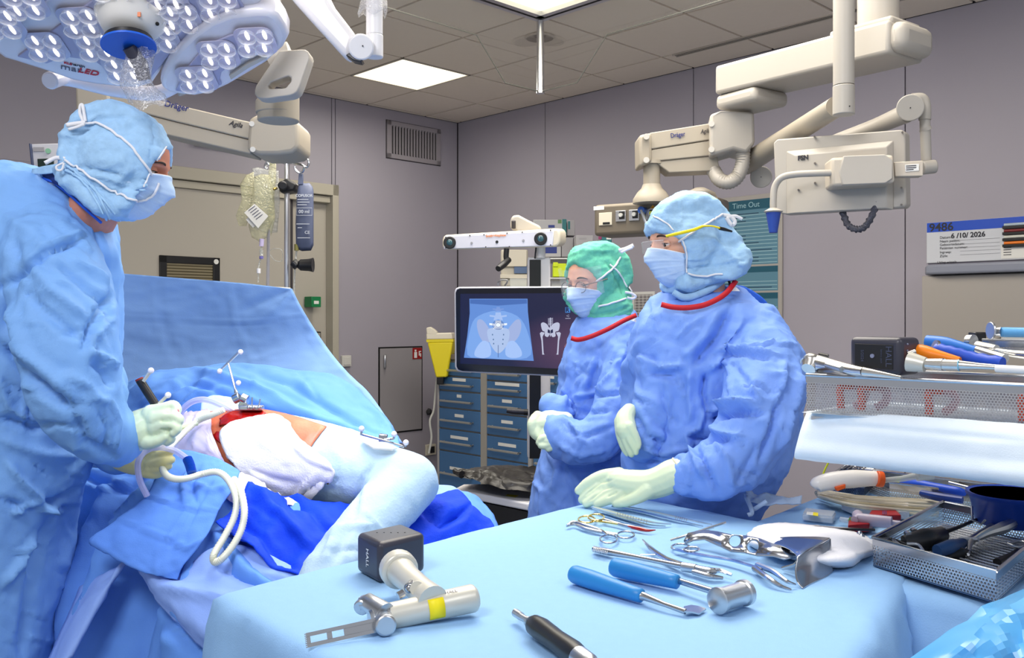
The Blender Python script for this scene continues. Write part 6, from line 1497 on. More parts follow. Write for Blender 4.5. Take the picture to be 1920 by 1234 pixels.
# second small tray further back right
T = thing('mesh_tray', 'shallow perforated tray standing behind at the far right, hammer on top', 'tray', P(1880, 690, 1.6))
zb1 = P(1842, 637, 1.75).z
ca_ = onz(1842, 637, zb1); cb2_ = onz(1990, 641, zb1)
q4 = [onz(1842, 637, zb1), onz(1990, 640, zb1), onz(1990, 632, zb1), onz(1862, 631, zb1)]
zlow = zb1-.035
ca2 = P(1842, 637, 1.78); dd2 = dr_; cs2 = [ca2, ca2+dd2*.4, ca2+dd2*.4+pr_*.12, ca2+pr_*.12]
tray(T, [(p.x, p.y) for p in cs2], ca2.z-.03, ca2.z, PM1, .0025)
ob('black_block', MB().slab([P(1829, 623, 1.84), P(1850, 623, 1.84), P(1850, 645, 1.84), P(1829, 645, 1.84)], (0, .03, 0)), M_black, T, bevel=.002)
T = thing('slap_hammer', 'light blue handled tool with steel disc end on the far right tray', 'surgical tool', P(1880, 630, 1.72))
ob('disc', MB().cyl(P(1856, 620, 1.72), P(1860, 620, 1.72), .0165, n=24), M_satin, T, bevel=.001)
ob('neck', MB().tube([P(1858, 621, 1.72), P(1864, 622, 1.72), P(1878, 622, 1.71)], [.011, .007, .009], 16), M_satin, T)
ob('handle', MB().tube([P(1876, 623, 1.71), P(1882, 623, 1.71), P(1950, 624, 1.66)], [.0085, .0095, .009], 16), mat('handle_sky_blue', S(96, 166, 220), .4), T)
# power tools on the raised tray
T = thing('battery_pack', 'black square battery standing in the raised tray, embossed panel with round stud', 'battery', P(1645, 700, 1.62))
bL, bR = P(1592, 700, 1.70), P(1690, 702, 1.62)
bxv = (bR-bL); bxv.z = 0; byv = Vector((-bxv.y, bxv.x, 0)).normalized()
hgt = 70*1.66/F
def bp_(u, v, o=0): return bL+bxv*u+UP*hgt*v-byv*o
ob('body', MB().slab([bp_(0, 0), bp_(1, 0), bp_(1, 1), bp_(0, 1)], byv*.07), M_batt, T, bevel=.010, bseg=4)
pnl = ob('panel', MB().slab([bp_(u, v, .0003) for u, v in ((.12, .2), (.85, .16), (.85, .8), (.12, .82))], -byv*.001), M_black, T, bevel=.0004)
ob('stud', MB().cyl(bp_(.47, .5, 0), bp_(.47, .5, .004), .0038, n=16), mat('stud_grey', S(130, 135, 160), .4), T)
Mg = mat('emboss_grey', S(70, 75, 98), .5)
text('HALL', .016, frame(bp_(.77, .5, .0018), UP*-1, bxv), Mg, pnl, ex=.0002)
text('5/2024', .008, frame(bp_(.27, .5, .0018), UP*-1, bxv), Mg, pnl, ex=.0002)
text('battery pack', .005, frame(bp_(.64, .5, .0018), UP*-1, bxv), Mg, pnl, ex=.0002)
for k in range(5):
    q = bp_(1.0, .15+.17*k, -.02)+Vector((.001, 0, 0)); ob('contact_dot', MB().sphere(q, .0018, 8), mat('stud_grey', S(130, 135, 160), .4), T)
def ptool(name, label, cat, bits):
    T_ = None
    for nm, pts_, r, m in bits:
        q = [P(*p) for p in pts_]
        if T_ is None: T_ = thing(name, label, cat, q[0])
        ob(nm, MB().tube([Vector(v) for v in (crom(q, 4) if len(q) > 2 else q)], r, 16), m, T_, smooth=50)
    return T_
M_sil = mat('tool_silver', (.7, .69, .66), .25, 1)
ptool('drill_attachment', 'silver angled drill head resting on the left end of the raised tray', 'power tool', [
    ('head', [(1517, 672, 1.80), (1521, 680, 1.79), (1516, 692, 1.78)], [.014, .021, .014], M_sil), ('body', [(1521, 680, 1.80), (1550, 685, 1.76), (1590, 693, 1.70), (1620, 697, 1.66)], [.019, .015, .011, .009], M_sil),
    ('lever', [(1550, 684, 1.735), (1578, 692, 1.70)], .006, M_satin), ('tail', [(1620, 697, 1.66), (1690, 708, 1.60)], [.009, .003], M_sil), ('dark_ring', [(1535, 668, 1.80), (1552, 672, 1.79)], .008, M_black)])
ptool('orange_handled_tool', 'orange handled tool right behind the standing black battery', 'surgical tool', [
    ('handle', [(1700, 650, 1.68), (1735, 662, 1.65), (1800, 676, 1.60)], [.010, .014, .006], mat('handle_orange', S(238, 130, 20), .35)), ('pin', [(1702, 664, 1.62), (1716, 659, 1.62)], .004, M_sil)])
ptool('silver_drive_shaft', 'silver segmented drive shaft with white sleeve along the tray front', 'power tool', [
    ('block', [(1704, 678, 1.60), (1735, 684, 1.58)], [.018, .013], M_hall), ('chuck', [(1735, 682, 1.58), (1768, 684, 1.56)], [.009, .011], M_sil), ('barrel', [(1768, 684, 1.56), (1800, 685, 1.54)], .0095, M_sil),
    ('blue_band', [(1770, 684, 1.559), (1773, 684, 1.558)], .0100, mat('band_sky', S(120, 190, 220), .4)), ('blue_band', [(1797, 685, 1.542), (1799, 685, 1.541)], .0100, mat('band_sky', S(120, 190, 220), .4)),
    ('shaft', [(1800, 685, 1.54), (1835, 687, 1.52), (1868, 689, 1.50)], [.0085, .006, .005], M_sil), ('sleeve', [(1868, 691, 1.50), (1960, 696, 1.44)], .0065, mat('sleeve_white', S(236, 236, 236), .4))])
ptool('blue_corrugated_tool', 'bright blue ribbed handle with a steel ring, right of the orange handle', 'surgical tool', [
    ('ribbed_grip', [(1755, 655, 1.66), (1790, 663, 1.63), (1830, 674, 1.60), (1880, 682, 1.56)], [.013 if i % 2 else .011 for i in range(13)], mat('tool_royal_blue', S(24, 90, 205), .35)), ('steel_ring', [(1752, 652, 1.66), (1757, 653, 1.66)], .0145, M_sil)])
ptool('blue_smooth_tool', 'mid-blue smooth handle lying behind the ribbed blue grip', 'surgical tool', [
    ('handle', [(1738, 641, 1.76), (1775, 645, 1.73), (1830, 658, 1.68)], [.013, .013, .008], mat('tool_mid_blue', S(46, 116, 205), .35))])
ptool('silver_reamer', 'silver stepped reamer shaft with knurled wheel at the tray\'s back right', 'surgical tool', [
    ('wheel', [(1816, 641, 1.74), (1826, 641, 1.73)], .014, M_sil), ('block', [(1834, 650, 1.70), (1868, 656, 1.66)], [.011, .009], M_sil), ('rod', [(1866, 657, 1.66), (1905, 664, 1.60), (1960, 668, 1.55)], [.005, .007, .009], M_sil), ('lower_rod', [(1832, 655, 1.67), (1885, 672, 1.60)], [.006, .008], M_sil)])
cable('cable', 'thin lime-yellow cable hanging beyond the instrument tables', [(1553, 868, 2.9), (1545, 885, 2.9), (1538, 910, 2.9)], .003, mat('cable_lime', S(190, 200, 30), .5))
# ================================================================= operating table, drapes, patient
M_dr = mat('drape_blue', S(100, 150, 228), .75, bump=.22, bscale=350, var=.04, vscale=30, spec=.2)
M_drs = mat('drape_screen_blue', S(128, 168, 228), .75, bump=.2, bscale=350, var=.03, vscale=12, spec=.2)
M_drd = mat('pad_deep_blue', S(14, 62, 205), .7, bump=.5, bscale=140, var=.08, vscale=60, spec=.2)
M_drl = mat('drape_light_lavender', S(140, 172, 238), .7, bump=.2, bscale=350, spec=.2)
M_stk = mat('stockinette_pale', S(174, 200, 220), .85, bump=.55, bscale=170, var=.03, vscale=40, spec=.15)
T = thing('operating_table', 'operating table hidden under the blue drapes', 'operating table', (-.75, 2.35, 0))
ob('tabletop', MB().hexa([Vector((x+.25*(y-2.35), y, z)) for x in (-1.5, -.28) for y in (2.12, 2.55) for z in (.70, .78)]), M_black, T, bevel=.02)
ob('column', MB().box((-.8, 2.35, .37), (.3, .3, .66)), M_steel, T); ob('foot', MB().box((-.8, 2.35, .03), (.9, .42, .06)), M_steel, T)
# screen drape
rows = [[(-60, 500, 2.98), (80, 505, 2.96), (200, 511, 2.94), (330, 521, 2.91), (450, 531, 2.88), (547, 541, 2.86)],
        [(-60, 560, 2.97), (80, 565, 2.95), (200, 570, 2.93), (335, 577, 2.90), (460, 582, 2.86), (566, 577, 2.84)],
        [(-60, 640, 2.93), (80, 645, 2.92), (200, 650, 2.90), (345, 655, 2.86), (475, 655, 2.82), (603, 637, 2.80)],
        [(-60, 720, 2.86), (80, 722, 2.85), (200, 722, 2.82), (350, 720, 2.78), (500, 712, 2.73), (645, 692, 2.70)],
        [(-60, 800, 2.80), (80, 800, 2.78), (200, 795, 2.74), (360, 785, 2.68), (540, 775, 2.62), (700, 748, 2.58)],
        [(-60, 880, 2.75), (80, 880, 2.72), (200, 870, 2.68), (370, 850, 2.62), (580, 845, 2.54), (756, 832, 2.46)]]
st = [([(285, 515), (292, 600), (325, 690)], 5, .004), ([(297, 515), (303, 600), (335, 690)], 4, -.003), ([(432, 530), (440, 600), (478, 690)], 5, .004), ([(443, 530), (450, 600), (485, 680)], 4, -.003),
      ([(200, 592), (330, 602), (470, 605), (572, 590)], 3, .0035), ([(200, 596), (330, 606), (470, 609), (570, 595)], 3, -.002), ([(543, 542), (500, 560), (450, 585)], 14, -.010), ([(545, 545), (525, 575), (490, 600)], 9, .006),
      ([(575, 600), (590, 650), (620, 690)], 6, .004)]
sd = patch(rows, 16, st, [((4, 4, 4), .012, 3), ((11, 11, 11), .004, 8)])
ob('screen_drape', sd, M_drs, None, smooth=180, solid=.002, label='tall blue screen sheet stretched up to the infusion pole', cat='drape')
T = thing('crossbar_stand', 'steel crossbar frame holding the tall blue screen sheet up', 'frame', (-.9, 3.0, 0))
a_, b_ = P(-60, 503, 3.0), P(545, 544, 2.885)
ob('crossbar', MB().cyl(a_, b_, .008, n=10), M_steel, T)
ob('upright', MB().cyl(Vector((b_.x-.03, b_.y+.02, 0)), b_-Vector((.03, -.02, .004)), .010, n=12), M_steel, T)
# ridge drape behind the patient
rows = [[(60, 760, 2.78), (215, 725, 2.72), (300, 694, 2.66), (370, 690, 2.64), (440, 684, 2.62), (560, 697, 2.60), (640, 712, 2.58), (700, 762, 2.50), (742, 812, 2.42)],
        [(60, 785, 2.68), (215, 748, 2.60), (290, 712, 2.54), (365, 705, 2.52), (440, 702, 2.52), (550, 720, 2.50), (635, 742, 2.48), (700, 785, 2.44), (746, 822, 2.38)],
        [(60, 820, 2.58), (215, 790, 2.50), (285, 745, 2.46), (360, 728, 2.46), (440, 728, 2.46), (545, 748, 2.45), (625, 775, 2.42), (695, 808, 2.38), (748, 832, 2.34)],
        [(60, 860, 2.52), (215, 840, 2.44), (290, 800, 2.42), (360, 775, 2.42), (440, 760, 2.42), (530, 775, 2.40), (615, 802, 2.38), (690, 830, 2.34), (750, 845, 2.30)],
        [(60, 930, 2.46), (215, 910, 2.40), (290, 870, 2.38), (370, 850, 2.40), (450, 840, 2.42), (530, 840, 2.40), (615, 860, 2.38), (690, 880, 2.34), (752, 890, 2.30)]]
st = [([(205, 800), (250, 745), (300, 698)], 14, .022), ([(262, 800), (320, 730), (380, 700)], 14, -.024), ([(300, 800), (370, 740), (430, 730)], 10, .018), ([(365, 692), (480, 730), (600, 790), (690, 815)], 12, .020), ([(340, 712), (440, 748), (560, 790)], 12, -.020),
      ([(440, 688), (540, 720), (620, 770), (720, 820)], 9, -.014), ([(550, 700), (575, 730), (590, 745)], 7, .008), ([(560, 700), (585, 735), (600, 750)], 6, -.008), ([(640, 715), (700, 770), (735, 815)], 10, .010), ([(470, 690), (480, 720), (474, 745)], 6, .007), ([(250, 770), (300, 745), (330, 760)], 8, -.012)]
rd = patch(rows, 14, st, [((5, 5, 5), .016, 13), ((13, 13, 13), .006, 18)], kv=12)
ob('ridge_drape', rd, M_dr, None, smooth=180, solid=.002, label='creased blue sheet ridged up behind the patient\'s hip', cat='drape')
ob('paper_strip', patch([[(378, 752, 2.33), (400, 742, 2.36), (440, 748, 2.36)], [(376, 775, 2.30), (410, 765, 2.32), (470, 772, 2.30)], [(376, 792, 2.28), (410, 785, 2.28), (470, 790, 2.28)]], 6, cr=[((14, 14, 14), .005, 3)]), M_stk, None, smooth=180, solid=.002, label='pale blue edge cloth tucked behind the silver tracker clamp', cat='drape')

# patient: hip, thigh and bent knee in pale stockinette
m = MB().limb([(250, 850, 2.40, 56), (330, 850, 2.32, 66), (400, 852, 2.25, 78), (470, 856, 2.22, 88), (560, 868, 2.17, 85), (650, 880, 2.13, 73), (730, 898, 2.08, 60), (764, 906, 2.04, 58)], 24)
m.limb([(764, 908, 2.04, 57), (722, 955, 1.97, 55), (672, 1008, 1.88, 50), (625, 1060, 1.79, 46), (600, 1110, 1.74, 46)], 24)
pm = blob(m, .008, 8)
sculpt(pm, [([(700, 868), (680, 900), (668, 950), (664, 985)], 6, -.008), ([(712, 870), (690, 905), (677, 950)], 5, .005), ([(600, 800), (640, 860), (650, 930)], 14, .003), ([(680, 955), (720, 1000), (700, 1010)], 6, .005), ([(600, 1010), (650, 990), (700, 985)], 10, .006), ([(610, 1040), (660, 1030), (700, 1040)], 6, -.005), ([(560, 930), (600, 900), (680, 900)], 5, -.003), ([(640, 985), (625, 1010), (605, 1060)], 8, .008), ([(660, 985), (645, 1015), (625, 1060)], 6, -.006)],
       [((12, 12, 12), .004, 4), ((30, 30, 30), .0018, 9)])
T = thing('patient', 'patient lying on one side, hip and bent leg wrapped in pale stockinette', 'person', P(540, 950, 2.2))
PB = bvh(pm)
ob('body', pm, M_stk, T, smooth=180)
def conform(rows, off, k=6, tree=None, cr=None, dd=2.2, seed=0):
    tree = tree or PB; R = []
    for r in rows:
        rr_ = crom([(x, y, 0) for x, y in r], k); R.append(rr_)
    m = len(R[0]); cols = [crom([r[j] for r in R], k) for j in range(m)]; nn = len(cols[0]); vs_ = []; last = dd
    for i in range(nn):
        row = []
        for j in range(m):
            x, y = cols[j][i][:2]; q = hit(tree, x, y, off)
            row.append(q)
        ok = [q.y for q in row if q is not None]; mean = sum(ok)/len(ok) if ok else last
        last = mean; prev = ok[0] if ok else mean
        for j in range(m):
            if row[j] is None: row[j] = P(cols[j][i][0], cols[j][i][1], prev+.01)
            prev = row[j].y
        vs_ += [tuple(q) for q in row]
    fs_ = [(i*m+j, i*m+j+1, (i+1)*m+j+1, (i+1)*m+j) for i in range(nn-1) for j in range(m-1)]
    me = bpy.data.meshes.new('c'); me.from_pydata(vs_, [], fs_); me.update()
    n = norms(me); v = verts(me)
    if ((n*(v-np.array(CAMO))).sum(1)).mean() > 0: me.flip_normals(); me.update()
    return sculpt(me, (), cr, side=False)
M_skin_p = mat('iodine_skin', S(192, 104, 74), .45, bump=.3, bscale=120, var=.22, vscale=45, sss=.15)
ob('hip_skin', conform([[(372, 776), (430, 771), (490, 770), (550, 782), (612, 802)], [(378, 790), (430, 785), (490, 785), (550, 800), (604, 812)], [(388, 815), (430, 815), (500, 815), (560, 822), (590, 830)], [(398, 850), (430, 850), (500, 850), (550, 850), (580, 845)], [(415, 885), (440, 885), (500, 880), (540, 875), (570, 860)]], .003), M_skin_p, T, smooth=180, solid=.002)
w_ = ob('wound', conform([[(414, 790), (438, 777), (465, 773), (492, 777), (512, 792)], [(417, 796), (440, 786), (465, 783), (490, 786), (509, 795)], [(414, 803), (440, 798), (468, 794), (490, 794), (505, 800)]], .007, cr=[((60, 60, 60), .004, 3)]), M_blood, T, smooth=180, solid=.004, label='open red incision along the hip')
ob('blood_stain', conform([[(404, 818), (412, 812), (420, 816)], [(410, 828), (420, 822), (430, 830)], [(425, 838), (432, 836), (438, 840)], [(436, 858), (440, 858), (446, 862)]], .008, cr=[((60, 60, 60), .003, 5)]), M_blood, T, smooth=180, solid=.001)
ob('blood_stain', conform([[(384, 800), (394, 796), (402, 797)], [(386, 803), (394, 801), (400, 801)]], .006), mat('blood_pale', S(205, 120, 95), .4), T, smooth=180)
ob('adhesive_film', conform([[(330, 800), (350, 782), (375, 775), (398, 778)], [(325, 820), (350, 808), (380, 800), (402, 800)], [(340, 845), (365, 838), (395, 832), (412, 835)], [(365, 862), (385, 862), (410, 860), (428, 866)], [(400, 884), (415, 886), (430, 888), (446, 894)]], .010, cr=[((45, 20, 20), .010, 3), ((90, 30, 30), .005, 6)]), mat('film_lavender', S(222, 212, 240), .2, spec=.8, coat=.4), T, smooth=180)
ob('adhesive_film', patch([[(430, 890, 2.06), (470, 895, 2.05), (510, 925, 2.03), (560, 950, 2.0)], [(420, 905, 2.03), (450, 915, 2.02), (490, 940, 2.0), (520, 955, 1.98)], [(425, 935, 2.01), (440, 945, 2.0), (460, 945, 2.0), (480, 942, 1.99)]], 8, cr=[((40, 15, 40), .012, 3), ((90, 30, 90), .005, 6)]), mat('film_lavender', S(222, 212, 240), .2, spec=.8, coat=.4), T, smooth=180)
# white towel over the hip
tw = conform([[(438, 800), (468, 794), (498, 791), (520, 790), (545, 800)], [(420, 814), (460, 814), (500, 813), (540, 817), (566, 830)], [(422, 832), (465, 838), (510, 842), (560, 846), (604, 855)], [(436, 860), (480, 868), (530, 876), (585, 882), (636, 884)], [(466, 886), (505, 898), (545, 912), (580, 918), (612, 908)], [(505, 918), (525, 930), (545, 942), (558, 946), (578, 936)], [(535, 944), (542, 948), (550, 952), (556, 952), (562, 948)]], .012, 8,
             cr=[((7, 7, 7), .007, 21), ((18, 18, 18), .004, 4)])
sculpt(tw, [([(440, 800), (500, 830), (530, 850)], 14, .004), ([(545, 830), (580, 860), (630, 880)], 8, .006), ([(470, 880), (520, 900), (560, 905)], 8, -.006), ([(600, 880), (570, 910), (550, 945)], 8, .006), ([(585, 885), (555, 915), (540, 940)], 6, -.005)], side=False)
ob('hip_towel', tw, M_gauze, None, smooth=180, solid=.004, label='white towel spread over the patient\'s hip beside the wound', cat='towel')

# deep blue pad and lower sheets
rows = [[(-40, 870, 2.42), (60, 870, 2.38), (200, 885, 2.28), (310, 880, 2.14), (420, 905, 2.06), (520, 938, 2.02), (640, 965, 2.02), (780, 955, 2.12), (860, 925, 2.28), (900, 945, 2.3)],
        [(-40, 940, 2.34), (60, 940, 2.30), (190, 950, 2.18), (300, 960, 2.04), (410, 980, 1.97), (530, 1020, 1.93), (650, 1050, 1.92), (790, 1020, 2.05), (880, 980, 2.18), (925, 985, 2.24)],
        [(-40, 1060, 2.24), (60, 1060, 2.20), (170, 1060, 2.08), (290, 1060, 1.96), (400, 1075, 1.87), (520, 1110, 1.82), (660, 1120, 1.84), (800, 1090, 1.97), (900, 1060, 2.10), (950, 1050, 2.18)],
        [(-40, 1180, 2.16), (40, 1180, 2.12), (150, 1180, 2.02), (270, 1180, 1.92), (390, 1180, 1.80), (520, 1200, 1.76), (670, 1200, 1.80), (820, 1180, 1.93), (910, 1150, 2.06), (970, 1140, 2.14)],
        [(-40, 1320, 2.12), (40, 1320, 2.08), (130, 1320, 1.98), (250, 1320, 1.88), (380, 1320, 1.76), (520, 1340, 1.72), (680, 1340, 1.78), (830, 1320, 1.92), (920, 1300, 2.05), (990, 1290, 2.12)],
        [(-40, 1560, 2.10), (40, 1560, 2.06), (130, 1560, 1.96), (250, 1560, 1.86), (380, 1560, 1.76), (520, 1580, 1.72), (680, 1580, 1.78), (830, 1560, 1.92), (920, 1540, 2.05), (990, 1530, 2.12)]]
st = [([(345, 880), (240, 1010), (150, 1234), (120, 1400)], 30, .05), ([(350, 960), (290, 1080), (250, 1240), (230, 1400)], 26, -.05), ([(380, 980), (370, 1100), (330, 1240)], 30, .035), ([(170, 930), (120, 1040), (85, 1240)], 24, -.04), ([(225, 900), (160, 1050), (115, 1234)], 22, .03),
      ([(400, 1000), (470, 1090), (560, 1150)], 26, .04), ([(430, 990), (520, 1060), (620, 1100)], 20, -.035), ([(500, 960), (580, 1030), (640, 1080)], 20, .03), ([(480, 960), (540, 1030), (600, 1080)], 14, -.03), ([(250, 1060), (330, 1150), (400, 1240)], 16, -.03), ([(120, 880), (180, 905), (250, 930)], 12, -.02), ([(120, 900), (200, 930), (260, 900)], 10, .02)]
ls = patch(rows, 12, st, [((3.5, 3.5, 2), .022, 3), ((9, 9, 5), .012, 8), ((20, 20, 14), .005, 5)], kv=14)
ob('lower_drape', ls, M_dr, None, smooth=180, solid=.002, label='big folded blue sheet hanging from the operating table towards the camera', cat='drape')
pd = patch([[(470, 905, 2.055), (530, 925, 2.025), (600, 945, 2.005), (690, 950, 2.035), (770, 945, 2.095), (850, 920, 2.155), (872, 940, 2.155)],
            [(455, 930, 1.985), (530, 965, 1.945), (610, 985, 1.925), (690, 1000, 1.955), (790, 975, 2.025), (872, 945, 2.105), (885, 965, 2.105)],
            [(430, 960, 1.945), (500, 1010, 1.895), (580, 1040, 1.865), (690, 1040, 1.875), (800, 1010, 1.975), (880, 975, 2.075), (922, 988, 2.075)],
            [(405, 985, 1.905), (480, 1040, 1.835), (560, 1085, 1.795), (690, 1080, 1.815), (800, 1060, 1.935), (890, 1040, 2.035), (930, 1030, 2.035)]], 12,
           [([(470, 920), (540, 980), (600, 1050)], 14, .02), ([(490, 905), (580, 960), (630, 1010)], 14, -.02), ([(440, 960), (500, 1030), (560, 1080)], 12, -.015), ([(780, 950), (830, 985), (860, 968), (880, 950)], 12, -.02), ([(800, 940), (850, 960)], 14, .012)], [((7, 7, 7), .02, 3)])
ob('support_pad', pd, M_drd, None, smooth=180, solid=.003, label='deep royal blue padded sheet under the patient\'s bent leg', cat='drape')
ob('edge_sheet', patch([[(815, 912, 2.30), (850, 915, 2.3), (885, 940, 2.28), (900, 975, 2.24)], [(800, 930, 2.27), (840, 935, 2.26), (870, 960, 2.22), (890, 990, 2.16)]], 8, cr=[((8, 8, 8), .012, 3)]), M_drl, None, smooth=180, solid=.002, label='light blue sheet edge showing behind the deep blue pad', cat='drape')
ob('fold_sheet', patch([[(150, 1100, 2.0), (250, 1040, 1.93), (335, 880, 2.04)], [(120, 1180, 1.96), (200, 1100, 1.90), (300, 950, 1.98)], [(80, 1270, 1.92), (120, 1250, 1.86), (180, 1120, 1.93)]], 10, cr=[((6, 6, 6), .015, 4)]), M_drl, None, smooth=180, solid=.002, label='pale triangular fold of sheet below the square blue cloth, left', cat='drape')
ob('fold_sheet', patch([[(330, 1085, 1.86), (400, 1030, 1.87), (480, 1030, 1.87), (600, 1090, 1.78)], [(300, 1100, 1.84), (400, 1080, 1.82), (480, 1080, 1.81), (580, 1120, 1.74)], [(262, 1055, 1.88), (330, 1130, 1.80), (420, 1190, 1.73), (540, 1220, 1.68)], [(262, 1075, 1.90), (320, 1155, 1.82), (410, 1230, 1.75), (520, 1270, 1.70)]], 10, [([(300, 1100), (400, 1120), (520, 1160)], 16, .02), ([(400, 1060), (480, 1090), (560, 1100)], 14, -.02)], [((6, 6, 6), .02, 7)]), M_drl, None, smooth=180, solid=.002, label='pale curling sheet fold between the square blue cloth and pale table', cat='drape')
# square folded cloth with the hose over it
sq = patch([[(330, 845, 2.08), (370, 850, 2.07), (410, 862, 2.05), (450, 885, 2.02)], [(300, 880, 2.03), (350, 890, 2.0), (400, 900, 1.98), (440, 915, 1.97)], [(272, 935, 1.97), (320, 945, 1.94), (370, 950, 1.92), (412, 958, 1.92)], [(225, 975, 1.93), (280, 985, 1.89), (340, 1005, 1.87), (388, 1008, 1.87)], [(176, 1011, 1.92), (230, 1045, 1.86), (290, 1070, 1.83), (345, 1060, 1.84)], [(190, 1018, 1.92), (240, 1052, 1.86), (300, 1080, 1.83), (332, 1087, 1.83)]], 12,
           [([(272, 930), (345, 955), (415, 962)], 4, .006), ([(272, 934), (345, 960), (412, 967)], 4, -.005), ([(225, 975), (300, 1005), (352, 1030), (385, 1010)], 4, .006), ([(225, 980), (300, 1010), (350, 1036)], 4, -.005), ([(330, 1000), (300, 1030), (290, 1075)], 4, .005), ([(360, 880), (345, 910), (350, 950)], 8, .012), ([(372, 880), (360, 915), (372, 950)], 7, -.012), ([(360, 950), (330, 990), (310, 1030)], 5, .005), ([(400, 900), (380, 940), (350, 1000)], 6, -.006), ([(350, 900), (400, 925), (430, 912)], 8, .008)],
           [((8, 8, 8), .010, 4), ((20, 20, 20), .003, 9)])
ob('square_cloth', sq, mat('cloth_blue', S(92, 140, 226), .75, bump=.22, bscale=350, var=.04, vscale=30, spec=.2), None, smooth=180, solid=.002, label='square folded blue cloth hanging at an angle under the hoses', cat='drape')
# hoses
M_hose = mat('hose_cream', S(222, 224, 205), .25, alpha=.88, spec=.8); M_tubl = mat('tube_lilac', S(196, 198, 240), .12, alpha=.55, spec=1)
hz = [(420, 768, 2.12), (398, 778, 2.12), (370, 790, 2.14), (340, 816, 2.10), (318, 840, 2.04), (305, 866, 1.98), (309, 888, 1.94), (327, 898, 1.92), (352, 897, 1.92), (380, 889, 1.94), (409, 886, 1.94), (430, 903, 1.93), (443, 936, 1.90), (439, 970, 1.88), (420, 1008, 1.85), (401, 1040, 1.82), (403, 1054, 1.81), (418, 1046, 1.81), (440, 1018, 1.83), (454, 988, 1.85), (458, 955, 1.87), (450, 916, 1.92), (438, 898, 1.95)]
pt = crom([P(*p) for p in hz], 14)
ob('corrugated_hose', MB().tube([Vector(p) for p in pt], [(.0078 if i % 2 else .0066) for i in range(len(pt))], 12), M_hose, None, smooth=60, label='cream corrugated hose looping down over the square blue cloth', cat='hose')
cable('smooth_hose', 'lilac smooth tube arching over the square cloth from the gloved hand', [(276, 930, 1.93), (262, 900, 1.92), (259, 868, 1.92), (273, 846, 1.94), (298, 839, 1.95), (327, 845, 1.96), (350, 860, 1.96)], .0068, M_tubl, 'hose')
cable('smooth_hose', 'lilac smooth tube arching behind the patient\'s hip to the clamp', [(334, 785, 2.22), (345, 765, 2.22), (364, 752, 2.22), (388, 750, 2.22), (420, 762, 2.2), (440, 774, 2.2)], .0075, M_tubl, 'hose')
cable('smooth_hose', 'pale green ribbed tube just right of the gloved fist', [(325, 806, 2.10), (345, 800, 2.12), (370, 793, 2.14)], .0068, mat('tube_pale_green', S(215, 228, 190), .2, alpha=.85), 'hose')
q = crom([P(351, 860, 1.95), P(356, 872, 1.94), P(360, 887, 1.93)], 12)
ob('hose_connector', MB().tube([Vector(p) for p in q], [(.0105 if i % 2 else .008) for i in range(len(q))], 14), mat('connector_blue', S(20, 90, 200), .35), None, smooth=40, label='short blue ribbed connector between lilac tube and cream hose', cat='connector')
# trackers
M_ball = mat('marker_ball', S(230, 225, 235), .6)
T = thing('reference_tracker', 'steel three-ball reference tracker clamped at the top of the hip', 'tracker', P(470, 772, 2.2))
ob('bar', tubepx([(408, 699, 2.22), (448, 661, 2.22)], .0028, 10), M_satin, T); ob('bar', tubepx([(428, 681, 2.22), (440, 726, 2.2), (443, 738, 2.19)], [.0026, .0028, .005], 10), M_satin, T)
for x, y in ((451, 660), (412, 696), (447, 718)): ob('marker_ball', MB().sphere(P(x, y, 2.20), .0062, 16), M_ball, T)
ob('joint', MB().cyl(P(438, 750, 2.18), P(450, 744, 2.18), .0115, n=18), M_chrome, T, bevel=.002)
ob('joint', MB().cyl(P(452, 744, 2.16), P(464, 750, 2.16), .010, n=18), M_chrome, T, bevel=.002)
ob('clamp', MB().slab([P(452, 748, 2.17), P(464, 742, 2.17), P(463, 760, 2.17), P(447, 768, 2.17), P(446, 760, 2.17)], (0, .02, 0)), M_chrome, T, bevel=.002)
ob('clamp', MB().slab([P(448, 760, 2.15), P(490, 762, 2.15), P(490, 770, 2.15), P(447, 770, 2.15)], (0, .03, 0)), M_satin, T, bevel=.003)
for a, b in (((473, 745), (472, 764)), ((488, 748), (484, 768))): ob('pin', tubepx([(a[0], a[1], 2.16), (b[0], b[1], 2.16)], .0018, 8), M_satin, T)
for x in (466, 475, 486): ob('bolt', MB().sphere(P(x, 764, 2.145), .0045, 12), M_chrome, T)
T = thing('leg_tracker', 'three-ball tracker strapped on a clear base above the patient\'s knee', 'tracker', P(710, 840, 2.05))
ob('base_plate', MB().slab([P(672, 826, 2.06), P(684, 822, 2.08), P(730, 832, 2.08), P(745, 842, 2.05), P(735, 846, 2.02), P(700, 843, 2.02)], (0, 0, .004)), mat('clear_base', S(190, 195, 195), .15, alpha=.5), T, bevel=.001)
ob('bar', tubepx([(676, 814, 2.03), (716, 825, 2.02), (758, 838, 2.02)], .0028, 10), M_chrome, T); ob('hub', MB().slab([P(710, 814, 2.02), P(726, 816, 2.02), P(724, 830, 2.02), (P(709, 829, 2.02))], (0, .015, 0)), M_chrome, T, bevel=.002)
ob('bar', tubepx([(720, 824, 2.02), (738, 823, 2.03)], .0028, 8), M_chrome, T)
for x, y, y2 in ((678, 804, 815), (739, 814, 823), (761, 830, 838)):
    ob('post', tubepx([(x-1, y2, 2.02), (x, y, 2.02)], .0028, 8), M_chrome, T); ob('marker_ball', MB().sphere(P(x, y, 2.02), .0066, 16), M_ball, T)
